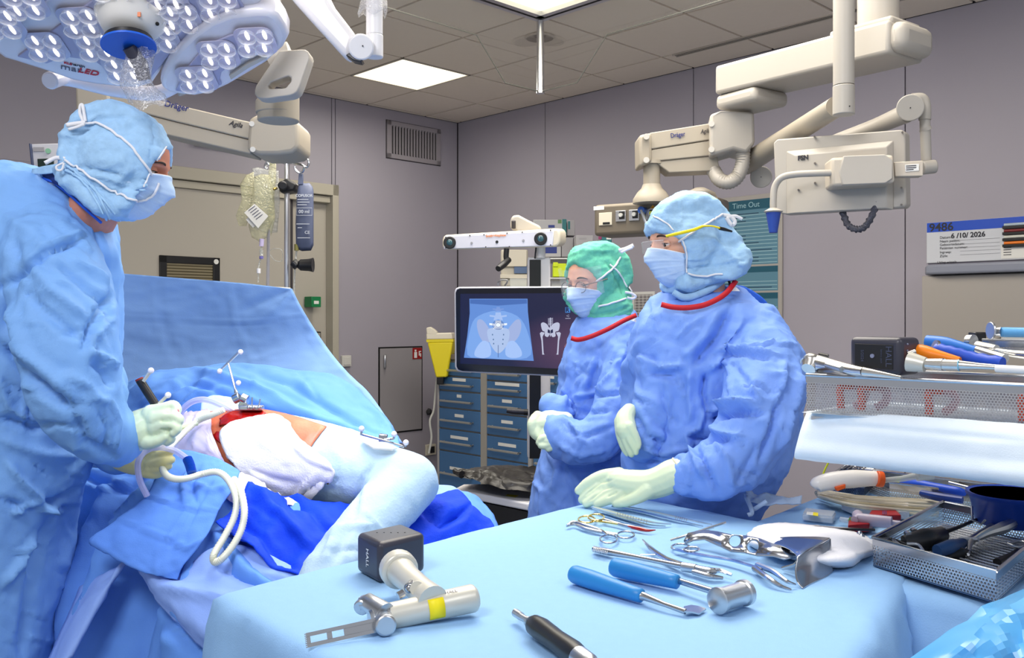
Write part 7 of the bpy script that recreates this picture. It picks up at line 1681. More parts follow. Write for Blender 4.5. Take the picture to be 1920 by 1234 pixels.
# ================================================================= people
M_gown = mat('gown_blue', S(122, 160, 236), .6, wrinkle=.2, wscale=7, bump=.2, bscale=380, var=.035, vscale=14, spec=.25)
M_gownm = mat('gown_light_blue', S(124, 172, 232), .6, wrinkle=.2, wscale=6, bump=.2, bscale=380, var=.035, vscale=14, spec=.25)
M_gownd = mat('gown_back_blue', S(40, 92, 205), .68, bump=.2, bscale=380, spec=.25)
M_capb = mat('cap_light_blue', S(158, 196, 230), .8, bump=.5, bscale=160, var=.2, vscale=55, spec=.2)
M_capg = mat('cap_green', S(108, 196, 168), .8, bump=.5, bscale=160, var=.22, vscale=60, spec=.2)
M_mask = mat('mask_pale_blue', S(188, 212, 242), .75, bump=.2, bscale=400, var=.02, spec=.2)
M_maskw = mat('mask_upper_white', S(205, 222, 246), .75, bump=.2, bscale=400, spec=.2)
M_band = mat('band_white', S(228, 228, 232), .7, bump=.2, bscale=300)
M_red = mat('collar_red', S(196, 22, 34), .6, bump=.3, bscale=200)
M_skin = mat('skin', S(222, 168, 142), .5, bump=.12, bscale=300, var=.06, vscale=60, sss=.12)
M_skinm = mat('skin_ruddy', S(202, 132, 106), .5, bump=.18, bscale=260, var=.1, vscale=70, sss=.12)
M_glove = mat('glove_mint', S(212, 228, 196), .38, bump=.08, bscale=90, spec=.5, sss=.05)
M_glove2 = mat('glove_green_under', S(226, 216, 150), .4, spec=.5)  # lower glove has a yellowish base colour
M_eye = mat('eye_white', S(220, 212, 208), .15); M_iris = mat('iris_dark', S(58, 42, 34), .1); M_hair = mat('brow_hair', S(52, 36, 28), .7)

class Head:
    def __init__(s, cx, cy, d, yaw, pitch, roll=0, sc=1.0, skin=M_skin, T=None):
        """yaw: direction faced in the ground plane (deg, 0 = +X right, 90 = away from camera)"""
        a, b, c = math.radians(yaw), math.radians(pitch), math.radians(roll)
        f = Vector((math.cos(a)*math.cos(b), math.sin(a)*math.cos(b), math.sin(b)))
        y = UP.cross(f).normalized(); u = f.cross(y)
        R = Matrix((f, y, u)).transposed(); s.R = R@Matrix.Rotation(c, 3, 'X'); s.c = P(cx, cy, d); s.sc = sc; s.T = T; s.skin = skin
        s.near = 1 if (s.R@Vector((0, 1, 0))).y < 0 else -1       # which side faces the camera
    def W(s, p): return s.c+s.R@(Vector(p)*s.sc)
    def L(s, w): return (s.R.transposed()@(Vector(w)-s.c))/s.sc
    def face(s, name='head'):
        n, m = 112, 84; vs_ = []
        th = np.linspace(-math.pi, math.pi, n, endpoint=False); ph = np.linspace(-math.pi/2+.02, math.pi/2-.02, m)
        TH, PH = np.meshgrid(th, ph); x = .096*np.cos(PH)*np.cos(TH); y = .074*np.cos(PH)*np.sin(TH); z = .118*np.sin(PH)
        t = np.clip(-z/.118, 0, 1); y = y*(1-.30*t**1.5); x = np.where(x < 0, x*(1-.35*t), x*(1+.06*t*(1-t)*2))
        fr = np.clip(x/.05, 0, 1); ay = np.abs(y); g = lambda v, c, w_: np.exp(-((v-c)/w_)**2)
        dx = .024*g(z, -.030, .013)*g(y, 0, .0105)+.013*g(z, -.010, .016)*g(y, 0, .009)+.006*g(z, -.034, .008)*g(ay, .010, .006)
        dx += -.0125*g(ay, .031, .015)*g(z, 0, .0115)-.004*g(ay, .014, .008)*g(z, .004, .01)+.0055*g(z, .019, .008)*g(ay, .026, .022)
        dx += .004*g(ay, .040, .018)*g(z, -.030, .018)+.006*g(z, -.060, .007)*g(y, 0, .020)+.005*g(z, -.071, .006)*g(y, 0, .018)-.004*g(z, -.065, .0025)*g(y, 0, .022)+.007*g(z, -.100, .014)*g(y, 0, .020)
        x = x+dx*fr
        z = z-.16*np.maximum(0, z-.045); y = np.where(x < .02, y*.94, y); x = np.where(x < 0, x*.92, x)
        V = np.stack([x, y, z], -1).reshape(-1, 3); V = [tuple(s.W(v)) for v in V]
        F_ = [(i*n+j, i*n+(j+1) % n, (i+1)*n+(j+1) % n, (i+1)*n+j) for i in range(m-1) for j in range(n)]
        F_ += [tuple(range(n))[::-1], tuple((m-1)*n+j for j in range(n))]
        mb = MB(); mb.add(V, F_); return mb
    def eyes(s, gaze=(1, 0, -.1), brow=M_hair, lash=True, open_=.36):
        g = Vector(gaze).normalized()
        for k in (-1, 1):
            c = Vector((.0722, .031*k, .0)); r = .0122
            e = ob('eye', MB().sphere(s.W(c), r*s.sc, 24), M_eye, s.T, smooth=180)
            gd = s.R@g; B = basis(gd)
            for nm, rr_, off, m_ in (('iris', .0058, .0001, M_iris), ('pupil', .0026, .0004, M_black)):
                M = B.to_4x4(); M.translation = s.W(c)
                zz = math.sqrt(r*r-rr_*rr_)
                ob(nm, MB().lathe([(rr_, zz+off), (rr_*.6, math.sqrt(r*r-rr_*rr_*.36)+off), (0, r+off)], M, 16), m_, e, smooth=180)
            for sgn, lim, nm in ((1, open_*.75, 'eyelid'), (-1, -open_, 'eyelid')):
                mb = MB(); rings = []
                for i in range(7):
                    el = lim+(math.pi/2*sgn-lim)*i/6
                    row = []
                    for j in range(17):
                        az = -1.45+2.9*j/16; e2 = el*math.cos(az*.95) if i == 0 else el*(1-(1-math.cos(az*.95))*(1-i/6))
                        p = Vector((math.cos(e2)*math.cos(az), math.cos(e2)*math.sin(az), math.sin(e2)))*.0139
                        row.append(s.W(c+p))
                    rings.append(row)
                mb.add([p for r_ in rings for p in r_], [(i*17+j, i*17+j+1, (i+1)*17+j+1, (i+1)*17+j) for i in range(6) for j in range(16)])
                ob(nm, mb, s.skin, s.T, smooth=180, solid=.0012)
                if sgn > 0 and lash: ob('lashes', MB().tube([p+(s.R@Vector((.0012, 0, -.0004))) for p in rings[0][2:-2]], .0008, 5), M_hair, s.T)
            bp = [(.0925, .012*k, .019), (.0935, .024*k, .0245), (.088, .037*k, .0235), (.078, .048*k, .017)]
            ob('eyebrow', MB().tube([s.W(p) for p in crom(bp, 5)], [.0012, .0026, .0026, .0018, .0006], 8, flat=.8), brow, s.T)
    def hood(s, sil, edge, mat_, name, neck=None, side=.088, cr=(), strokes=(), back=(-1, 0, .15), vox=.005, extra=(), far=None):
        ctr = []
        for x, y in sil:
            w = P(x, y, s.c.y); v = s.L(w); ctr.append((np.array(v.normalized()), v.length))
        for k in (-1, 1):
            sd = side if (k == s.near or far is None) else far
            for q in ((0, k, 0), (.25, k, .35), (-.5, k, .1), (-.3, k, .5), (0, k, -.45)): ctr.append((np.array(Vector(q).normalized()), sd))
        for q, r_ in extra: ctr.append((np.array(Vector(q).normalized()), r_))
        CD_ = np.array([c[0] for c in ctr]); CR = np.array([c[1] for c in ctr])
        def Rf(d_):
            w = np.exp(48*(d_@CD_.T-1)); r0 = (w@CR)/(w.sum(-1)+1e-12)
            sk = 1/np.sqrt((d_[:, 0]/np.where(d_[:, 0] > 0, .099, .088))**2+(d_[:, 1]/.073)**2+(d_[:, 2]/np.where(d_[:, 2] > 0, .107, .118))**2)
            return np.maximum(r0, sk+.006)
        # opening loop from the near-side edge mirrored to the far side
        nr = []
        for x, y in edge:
            r_ = ray(x, y).normalized(); oc = CAMO-s.c; b_ = oc.dot(r_); rad = side
            for _ in range(8):
                q_ = b_*b_-(oc.dot(oc)-(rad*s.sc)**2)
                p = CAMO+r_*(-b_) if q_ < 0 else CAMO+r_*(-b_-math.sqrt(q_))
                dd_ = s.L(p).normalized(); rad = .5*rad+.5*float(Rf(np.array([tuple(dd_)]))[0])
            if dd_.y*s.near < .04: dd_ = Vector((dd_.x, .04*s.near, dd_.z)).normalized()
            nr.append(dd_)
        nr = [Vector(q).normalized() for q in crom(nr, 4)]
        fr = [Vector((q.x, -q.y, q.z)) for q in nr[::-1]]
        loop = nr+fr; loop = [Vector(q).normalized() for q in crom(loop, 1, True)]
        # resample loop evenly
        bk = Vector(back).normalized(); K = 40; rings = []
        for i in range(K):
            t = i/(K-1)*.97; dirs = []
            for q in loop:
                o = q.angle(bk); dirs.append(((q*math.sin((1-t)*o)+bk*math.sin(t*o))/max(math.sin(o), 1e-4)).normalized())
            D_ = np.array([tuple(q) for q in dirs]); Rr = Rf(D_)
            if i == 0: Rr = Rr-.002
            rings.append([s.W(Vector(D_[j])*Rr[j]) for j in range(len(dirs))])
        mid = sum(loop, Vector()).normalized()
        inner = [[s.W(q*.074) for q in loop], [s.W(q*.045+mid*.0) for q in loop], [s.W(mid*.02+q*.01) for q in loop]]
        mb = MB().ring(inner[::-1]+rings)
        if neck: mb.slices(neck, 28)
        me = blob(mb, vox, 3); sculpt(me, strokes, cr); s.hb = bvh(me); s.hm = me
        return ob(name, me, mat_, s.T, smooth=180)
    def mask(s, mt, name='face_mask', top=.004, bot=-.118, wid=1.12, pl=True, nose=1.0, mt2=None):
        nu, nv = 40, 44; V = []
        for j in range(nv+1):
            v = j/nv; z0 = top+(bot-top)*v
            for i in range(nu+1):
                u = -1+2*i/nu; a = u*wid
                z = z0-.026*(abs(u)**1.6)*(1-v)+.030*(abs(u)**1.7)*v
                zz = min(max(z/.118, -.985), .9); cp = math.sqrt(1-zz*zz)
                t = max(-zz, 0)
                x = .104*(cp**.55)*math.cos(a); y = .078*(cp**.6)*math.sin(a)*(1-.22*t**1.5)
                x += nose*(.020*math.exp(-((z+.028)/.020)**2)+.012*math.exp(-((z+.062)/.030)**2))*math.exp(-(y/.022)**2)+.006*math.exp(-((z+.1)/.02)**2)*math.exp(-(y/.03)**2)
                if pl:
                    for k in (.30, .50, .70):
                        dv = (v-k)/.055
                        if -1 < dv < 1: x += .0045*(1-abs(dv))*(1 if dv < 0 else .0)*(1-abs(u)**4)
                V.append(s.W((x, y, z)))
        m = nu+1; mb = MB(); mb.add(V, [(j*m+i, j*m+i+1, (j+1)*m+i+1, (j+1)*m+i) for j in range(nv) for i in range(nu)])
        me = mb.mesh('mask'); n = norms(me); v_ = verts(me)
        if ((n*(v_-np.array(s.c))).sum(1)).mean() < 0: me.flip_normals(); me.update()
        sculpt(me, (), [((25, 25, 25), .003, 3), ((50, 50, 50), .0012, 5)], side=False); s.mb_ = bvh(me)
        o = ob(name, me, mt, s.T, smooth=180, solid=.0015)
        ed = [V[j*m+(nu if s.near > 0 else 0)] for j in range(nv+1)]
        ob('mask_binding', MB().tube(ed, .0016, 6), M_band, s.T)
        ob('mask_binding', MB().tube([V[i] for i in range(m)], .0016, 6), M_band, s.T)
        s.mV = V; s.mm = m; return o
    def ribbon(s, pts, w_, m, name='tie_band', off=.003, d=None, trees=None):
        out = []
        for p in crom([(x, y, 0) for x, y in pts], 5):
            q = None
            for t in (trees or [s.hb]):
                h_ = hit(t, p[0], p[1], off)
                if h_ is not None and (q is None or h_.y < q.y): q = h_
            if q is None: q = P(p[0], p[1], out[-1].y if out else (d or s.c.y))
            out.append(q)
        return ob(name, MB().tube(out, w_, 8, flat=.35, up=None) if False else MB().tube(out, w_, 8), m, s.T, smooth=60)
    def free(s, pts, r, m, name='tie_end', n=8, k=5):
        return ob(name, MB().tube([Vector(p) for p in crom([P(*p) for p in pts], k)], r, n), m, s.T, smooth=60)

def strapband(T, pts, w_, m, name, k=6):
    """flat ribbon facing the camera through (px,py,d)"""
    c = [Vector(p) for p in crom([P(*p) for p in pts], k)]; n = len(c); vs_ = []
    for i in range(n):
        t = (c[min(i+1, n-1)]-c[max(i-1, 0)]).normalized(); v = (c[i]-CAMO).normalized(); sd = t.cross(v).normalized()
        vs_ += [c[i]+sd*w_, c[i]-sd*w_]
    mb = MB(); mb.add(vs_, [(2*i, 2*i+1, 2*i+3, 2*i+2) for i in range(n-1)]); return ob(name, mb, m, T, smooth=180, solid=.0015)
def glove(T, limbs, m=M_glove, name='glove', vox=.0026, label=None, strokes=(), it=2):
    mb = MB()
    for l in limbs: mb.limb(l, 14, 4)
    me = blob(mb, vox, it, .5); sculpt(me, strokes, [((40, 40, 40), .0007, 3)]); return ob(name, me, m, T, smooth=180, label=label)

# ---------------------------------------------------------------- man on the left
MD = 1.95
T = thing('person', 'person in light blue gown and hood bending over the patient, black stick in hand', 'person', P(20, 1234, MD+.05)*1.0)
T.location.z = 0; WL[T] = Vector(T.location)
mb = MB().slices([(318, 15, 75, 2.08, .06), (330, -40, 118, 2.06, .12), (352, -90, 152, 2.04, .16), (395, -130, 182, 2.02, .18), (450, -150, 201, 2.0, .19), (520, -155, 202, 2.0, .19), (600, -150, 200, 2.0, .19), (680, -150, 196, 2.0, .19), (760, -150, 172, 2.0, .18), (840, -150, 150, 2.0, .18), (900, -150, 136, 2.0, .18), (1000, -150, 104, 2.0, .18), (1100, -150, 97, 2.0, .18), (1240, -150, 76, 2.0, .18), (1500, -150, 70, 2.0, .18), (1740, -150, 70, 2.0, .18)], 40)
mb.limb([(60, 420, 1.92, 62), (95, 500, 1.86, 78), (120, 600, 1.82, 80), (135, 690, 1.80, 74), (150, 760, 1.80, 62), (185, 800, 1.83, 48), (222, 822, 1.88, 38)], 22)
mb.limb([(150, 760, 1.80, 62), (190, 740, 1.84, 34), (200, 705, 1.86, 22)], 14)
mb.limb([(150, 700, 2.12, 60), (190, 790, 2.12, 45), (222, 848, 2.06, 36)], 18)
gm = blob(mb, .0075, 5)
st = [([(150, 450), (95, 478), (40, 520), (0, 545)], 12, -.016), ([(155, 440), (100, 465), (45, 508)], 9, .010), ([(65, 500), (100, 550), (155, 600)], 14, .012), ([(50, 540), (90, 590), (150, 640)], 14, -.012), ([(25, 560), (60, 660), (140, 740)], 16, .014), ([(100, 500), (150, 540), (195, 580)], 10, -.010), ([(130, 490), (175, 520), (200, 560)], 10, .010),
      ([(0, 640), (60, 700), (140, 770)], 12, -.022), ([(140, 770), (160, 820), (215, 846)], 10, -.012), ([(195, 560), (165, 610), (150, 660)], 9, -.012), ([(200, 600), (165, 640), (158, 690)], 9, .010), ([(160, 660), (185, 670), (205, 690)], 8, .014), ([(165, 680), (190, 700), (195, 725)], 8, -.014), ([(120, 700), (160, 720), (190, 760)], 10, .008),
      ([(110, 790), (60, 800), (0, 780)], 12, -.016), ([(140, 850), (80, 850), (0, 820)], 16, .010), ([(150, 910), (90, 940), (40, 950), (0, 930)], 10, -.014), ([(95, 960), (60, 940), (20, 960)], 10, .016), ([(60, 1000), (30, 1060), (0, 1100)], 14, .012), ([(90, 960), (60, 1060), (30, 1234)], 16, -.012), ([(10, 860), (40, 900), (95, 960)], 12, .012), ([(0, 700), (20, 760), (60, 790)], 10, .012),
      ([(178, 430), (190, 520), (193, 640)], 8, -.010), ([(130, 430), (128, 400), (128, 380)], 5, -.004), ([(0, 400), (60, 440), (120, 520)], 18, .008), ([(40, 450), (30, 540), (10, 620)], 16, -.01), ([(190, 740), (215, 790), (210, 840)], 6, .007), ([(175, 760), (195, 800), (192, 840)], 6, -.007)]
def creases(seed, n, box, ang, L, wd, amp):
    r = random.Random(seed); out = []
    for _ in range(n):
        x, y = r.uniform(box[0], box[2]), r.uniform(box[1], box[3]); a = math.radians(ang+r.gauss(0, 28)); l = L*r.uniform(.5, 1.3)
        dx, dy = math.cos(a)*l/2, math.sin(a)*l/2; b = r.uniform(-.25, .25)*l
        p = [(x-dx, y-dy), (x-dy*.0+b*math.sin(a)*-1*.4, y+b*math.cos(a)*.4), (x+dx, y+dy)]
        s_ = r.choice((1, 1, -1)); w_ = wd*r.uniform(.6, 1.3)
        out.append((p, w_, s_*amp*r.uniform(.5, 1.2)))
        if s_ > 0: out.append(([(q[0]+w_*.7, q[1]+w_*.6) for q in p], w_*.8, -amp*.6))
    return out
st += creases(1, 26, (20, 430, 200, 700), 55, 70, 6, .0055)+creases(2, 26, (0, 700, 150, 1234), 20, 70, 7, .006)+creases(3, 10, (130, 640, 215, 840), 40, 40, 5, .006)
sculpt(gm, st, [((3.2, 3.2, 1.8), .022, 5), ((8, 8, 4.5), .011, 2), ((19, 19, 12), .0045, 7)])
ob('gown', gm, M_gownm, T, smooth=180, label='light blue surgical gown')
H = Head(228, 302, 1.95, 6, -20, 0, 1.0, M_skinm, T)
mb = H.face(); mb.slices([(330, 165, 235, 1.96, .055), (370, 140, 228, 1.97, .058), (410, 128, 215, 1.98, .06), (440, 110, 200, 2.0, .06)], 24)
hd = blob(mb, .0035, 1); ob('head', hd, M_skinm, T, smooth=180)
H.eyes((1, 0, -.35), open_=.30)
H.hood([(312, 272), (308, 250), (295, 228), (272, 208), (240, 195), (205, 193), (172, 208), (150, 232), (135, 255), (124, 285), (126, 312), (140, 345), (165, 375), (200, 402), (230, 412), (250, 412)],
       [(313, 274), (300, 292), (287, 311), (278, 330), (268, 354), (256, 372), (246, 392), (240, 408)], M_capb, 'surgical_hood',
       neck=[(320, 112, 210, 1.97, .075), (345, 122, 222, 1.96, .08), (372, 150, 232, 1.95, .08), (398, 188, 240, 1.94, .075), (410, 205, 245, 1.94, .06)], side=.086,
       cr=[((9, 9, 20), .008, 3), ((22, 22, 40), .0035, 5)],
       strokes=[([(150, 240), (185, 215), (230, 214), (290, 228), (306, 240)], 3, .003), ([(285, 225), (290, 255), (280, 300)], 5, -.004), ([(125, 310), (180, 318), (240, 330)], 5, -.005), ([(130, 325), (190, 330), (250, 350)], 5, .004), ([(140, 345), (190, 350), (245, 372)], 4, -.004), ([(225, 290), (240, 320), (215, 345)], 14, .006), ([(215, 218), (222, 240), (226, 262)], 4, .003)])
H.mask(M_mask, bot=-.124, wid=1.25)
ob('hood_hem', MB().tube([q for q in [hit(H.hb, x, y, .001) for x, y, _ in crom([(311, 275, 0), (300, 292, 0), (287, 311, 0), (278, 330, 0), (268, 354, 0), (257, 371, 0)], 5)] if q], .0017, 8), M_band, T)
strapband(T, [(122, 300, 1.93), (135, 308, 1.90), (150, 318, 1.885)], .003, M_band, 'tie_band')
H.ribbon([(160, 230), (185, 232), (215, 250), (245, 275), (268, 305), (285, 330), (294, 345)], .0028, M_band)
H.ribbon([(122, 300), (150, 318), (185, 340), (215, 360), (245, 374), (262, 376), (280, 370), (292, 356), (296, 343)], .0026, M_band, trees=[H.hb, H.mb_], off=.004)
dd = 1.90
strapband(T, [(157, 230, dd-.02), (150, 212, dd-.02), (151, 198, dd-.02), (155, 198, dd-.02), (158, 215, dd-.02), (160, 228, dd-.02)], .0032, M_band, 'bow_loop')
strapband(T, [(160, 230, dd-.03), (142, 232, dd-.03), (124, 235, dd-.03)], .0045, M_band, 'tie_end'); strapband(T, [(158, 233, dd-.03), (145, 238, dd-.03), (128, 243, dd-.03)], .003, M_band, 'tie_end')
strapband(T, [(122, 298, dd-.02), (105, 296, dd-.02), (84, 306, dd-.03)], .0042, M_band, 'tie_end'); strapband(T, [(120, 305, dd-.02), (106, 312, dd-.03), (108, 319, dd-.03), (116, 318, dd-.03), (120, 306, dd-.03)], .0022, M_band, 'bow_loop')
ob('hood_tail', patch([[(62, 317, 1.95), (90, 310, 1.93), (125, 305, 1.93)], [(60, 327, 1.95), (92, 326, 1.93), (128, 318, 1.93)]], 6, cr=[((30, 30, 30), .004, 3)]), M_capb, T, smooth=180, solid=.002)
for k, (a, b, c_) in enumerate((((125, 312), (175, 352), (205, 408)), ((122, 318), (165, 352), (200, 410)), ((140, 325), (190, 372), (214, 400)))):
    H.ribbon([a, ((a[0]+b[0])/2, (a[1]+b[1])/2-4), b, c_], .0028, M_capb, 'hood_tie')
strapband(T, [(70, 327, 1.97), (105, 336, 1.935), (130, 352, 1.93), (148, 376, 1.93)], .011, mat('undershirt_navy', S(18, 44, 110), .7), 'undershirt_collar')
ob('collar_edge', tubepx([(45, 331, 1.98), (70, 332, 1.96), (100, 342, 1.94), (130, 365, 1.92), (160, 392, 1.9), (190, 418, 1.9)], .003, 8), M_gownd, T)
# right hand, fist on the stick
glove(T, [[(222, 822, 1.88, 36), (240, 818, 1.885, 36), (262, 806, 1.89, 37), (285, 797, 1.90, 36), (298, 793, 1.90, 33)],
          [(285, 778, 1.88, 20), (308, 766, 1.87, 12), (325, 760, 1.87, 10), (332, 769, 1.865, 9), (326, 778, 1.865, 8)],
          [(295, 785, 1.87, 20), (320, 780, 1.855, 11), (336, 786, 1.85, 9.5), (331, 797, 1.85, 8.5)],
          [(296, 800, 1.87, 20), (318, 796, 1.85, 11), (333, 803, 1.845, 9), (326, 812, 1.845, 8)],
          [(294, 812, 1.88, 18), (313, 813, 1.86, 10), (322, 822, 1.855, 8.5), (314, 829, 1.86, 8)],
          [(275, 830, 1.87, 14), (295, 828, 1.855, 10), (312, 818, 1.85, 8)]], label='mint green latex glove closed on the stick',
      strokes=[([(308, 773), (322, 771)], 4, -.003), ([(300, 790), (322, 790)], 4, -.003), ([(300, 806), (322, 806)], 4, -.003), ([(236, 790), (244, 820), (238, 850)], 4, -.003), ([(246, 785), (254, 820), (248, 848)], 4, .0025)])
ob('blood_smear', MB().sphere(P(333, 772, 1.858), .0035, 10, (1, .6, 1.6)), mat('smear_pink', S(205, 120, 140), .4), T)
ob('glove_cuff', MB().tube([P(236, 782, 1.90), P(228, 800, 1.86), P(226, 826, 1.85), P(216, 848, 1.88)], .0022, 8), mat('cuff_green', S(60, 150, 90), .5), T, label='green rolled glove edge')
glove(T, [[(222, 850, 2.04, 28), (250, 862, 2.02, 28), (285, 868, 2.0, 24)], [(285, 860, 1.99, 15), (305, 852, 1.97, 9), (320, 848, 1.97, 7)], [(285, 872, 1.98, 14), (305, 866, 1.96, 9), (322, 862, 1.96, 7)], [(282, 880, 1.98, 13), (300, 880, 1.965, 9), (316, 874, 1.965, 7.5)], [(275, 886, 1.98, 11), (292, 890, 1.97, 8), (306, 886, 1.97, 7)], [(270, 850, 1.99, 12), (290, 842, 1.98, 9), (304, 840, 1.98, 7)]], M_glove2, label='shaded yellowish latex glove below')
T = thing('pointer_probe', 'black pointer stick with red tip and two white marker balls in the gloved fist', 'pointer', P(292, 770, 1.9))
ob('rod', tubepx([(262, 713, 1.90), (278, 738, 1.90), (300, 772, 1.90)], .0088, 16), M_black, T)
ob('red_tip', MB().cyl(P(260.5, 710, 1.90), P(262.5, 714, 1.90), .0085, n=16), mat('tip_red', S(150, 40, 35), .4), T)
for a, b in (((269, 715), (283, 695)), ((298, 757), (315, 741))):
    ob('post', tubepx([(a[0], a[1], 1.89), (b[0], b[1], 1.89)], .0034, 10), M_hall, T); ob('marker_ball', MB().sphere(P(b[0], b[1], 1.885), .0064, 16), M_ball, T)

# ---------------------------------------------------------------- woman in the green hood
GD = 2.78
T = thing('person', 'person in green hood and glasses with arms folded, looking down', 'person', P(1085, 1234, GD))
T.location.z = 0; WL[T] = Vector(T.location)
mb = MB().slices([(585, 1130, 1185, GD, .06), (600, 1090, 1192, GD, .09), (620, 1077, 1200, GD, .12), (660, 1068, 1200, GD, .13), (710, 1058, 1196, GD, .14), (760, 1048, 1190, GD, .14), (800, 1042, 1186, GD, .14), (850, 1018, 1186, GD, .15), (900, 1004, 1188, GD, .15), (970, 990, 1190, GD, .15), (1100, 985, 1192, GD, .15), (1360, 985, 1195, GD, .15)], 36)
mb.limb([(1165, 635, 2.68, 34), (1165, 700, 2.62, 38), (1152, 770, 2.56, 40), (1130, 815, 2.54, 42), (1085, 828, 2.56, 38), (1050, 812, 2.60, 30), (1030, 800, 2.62, 22)], 20)
mb.limb([(1048, 770, 2.66, 26), (1035, 760, 2.66, 20)], 14)
gg = blob(mb, .0075, 5)
st = [([(1182, 650), (1170, 690), (1160, 740)], 7, -.010), ([(1080, 650), (1068, 720), (1052, 770)], 8, .008), ([(1122, 680), (1112, 710), (1105, 735)], 6, -.012), ([(1115, 670), (1105, 700), (1098, 730)], 6, .010), ([(1150, 700), (1120, 735), (1075, 745)], 6, .010), ([(1165, 738), (1120, 742), (1080, 758)], 6, -.012), ([(1075, 745), (1085, 770), (1070, 790)], 6, .010), ([(1062, 760), (1100, 775), (1150, 770)], 6, -.008),
      ([(1048, 790), (1075, 800), (1100, 830)], 7, .010), ([(1060, 810), (1100, 820), (1150, 800)], 6, -.009), ([(1045, 830), (1090, 850), (1140, 840)], 6, .006), ([(1060, 872), (1110, 878), (1160, 850)], 7, -.014), ([(1030, 850), (1050, 880), (1040, 920)], 8, .009), ([(1045, 860), (1070, 900), (1090, 960)], 8, -.009), ([(1000, 900), (1020, 920), (1015, 970)], 7, .008), ([(1110, 880), (1120, 930), (1110, 980)], 7, -.008), ([(1190, 720), (1195, 760), (1180, 800)], 7, -.008)]
st += creases(4, 26, (1050, 660, 1195, 960), 100, 45, 4, .0055)+creases(5, 12, (1040, 770, 1170, 870), 25, 40, 4, .005)
sculpt(gg, st, [((6, 6, 4), .016, 15), ((14, 14, 9), .010, 12), ((28, 28, 22), .004, 7)])
ob('gown', gg, M_gown, T, smooth=180, label='blue surgical gown with red collar')
H = Head(1117, 526, GD-.01, 219, -12, 0, .97, M_skin, T)
ob('head', blob(H.face(), .0035, 1), M_skin, T, smooth=180); H.eyes((1, .05, -.45), open_=.28)
H.hood([(1066, 496), (1070, 478), (1085, 461), (1110, 452), (1140, 453), (1163, 468), (1181, 494), (1187, 518), (1176, 545), (1180, 575), (1165, 595), (1120, 598), (1085, 592)],
       [(1065, 498), (1090, 497), (1110, 507), (1117, 524), (1121, 548), (1118, 570), (1108, 588), (1095, 596)], M_capg, 'green_hood',
       neck=[(545, 1120, 1178, GD+.01, .075), (570, 1104, 1182, GD+.0, .08), (600, 1090, 1184, GD, .085), (625, 1084, 1176, GD, .085), (642, 1088, 1165, GD, .07)], side=.087,
       cr=[((12, 12, 24), .009, 3), ((28, 28, 48), .004, 5)],
       strokes=[([(1068, 480), (1100, 470), (1150, 470)], 5, .004), ([(1135, 490), (1165, 530), (1172, 560)], 6, -.006), ([(1125, 590), (1150, 585), (1178, 575)], 5, -.006), ([(1110, 600), (1140, 610), (1170, 595)], 5, .006)])
H.mask(M_mask, wid=1.12, top=-.002)
H.ribbon([(1119, 527), (1135, 515), (1150, 502), (1163, 482)], .0032, M_band); H.ribbon([(1143, 496), (1158, 510), (1168, 525), (1174, 538)], .0026, M_band); H.ribbon([(1122, 575), (1145, 570), (1172, 561)], .0030, M_band)
strapband(T, [(1160, 470, GD-.1), (1172, 467, GD-.1), (1188, 460, GD-.1)], .006, M_band, 'tie_end'); strapband(T, [(1164, 474, GD-.1), (1176, 468, GD-.1), (1186, 464, GD-.1)], .0035, M_band, 'tie_end')
strapband(T, [(1172, 548, GD-.1), (1184, 550, GD-.1), (1192, 556, GD-.1), (1186, 560, GD-.1), (1176, 558, GD-.1)], .0035, M_band, 'bow_loop')
# glasses + clear visor
M_rim = mat('glasses_rim', S(90, 80, 78), .25, .8); M_visor = mat('clear_visor', (.95, .97, 1), .04, alpha=.16, spec=1)
def lensring(H, k, rx=.022, rz=.017, cx=.032, xf=.098):
    return [H.W((xf-.10*abs(a_y)*0, cx*k+rx*math.cos(a), -.004+rz*math.sin(a))) for a in [2*math.pi*i/28 for i in range(28)] for a_y in [0]]
gl = ob('glasses', MB().tube(lensring(H, 1), .0010, 6, closed=True), M_rim, T)
ob('rim', MB().tube(lensring(H, -1), .0010, 6, closed=True), M_rim, gl)
ob('bridge', MB().tube([H.W((.098, -.011, 0)), H.W((.104, 0, .002)), H.W((.098, .011, 0))], .0010, 6), M_rim, gl)
k = H.near; ob('temple', MB().tube([H.W((.098, .054*k, .003)), H.W((.07, .076*k, .006)), H.W((.03, .083*k, .008))], .0014, 6), M_rim, gl)
for kk in (1, -1): ob('lens', MB().add(lensring(H, kk), [tuple(range(28))]), M_visor, gl)
vis = [[H.W((.108*math.cos(a)+.012, .108*math.sin(a)*.9, z)) for a in np.linspace(-1.15, 1.15, 24)] for z in (.055, .03, 0, -.03)]
mb = MB(); mb.add([p for r_ in vis for p in r_], [(i*24+j, i*24+j+1, (i+1)*24+j+1, (i+1)*24+j) for i in range(3) for j in range(23)]); ob('visor', mb, M_visor, T, smooth=180)
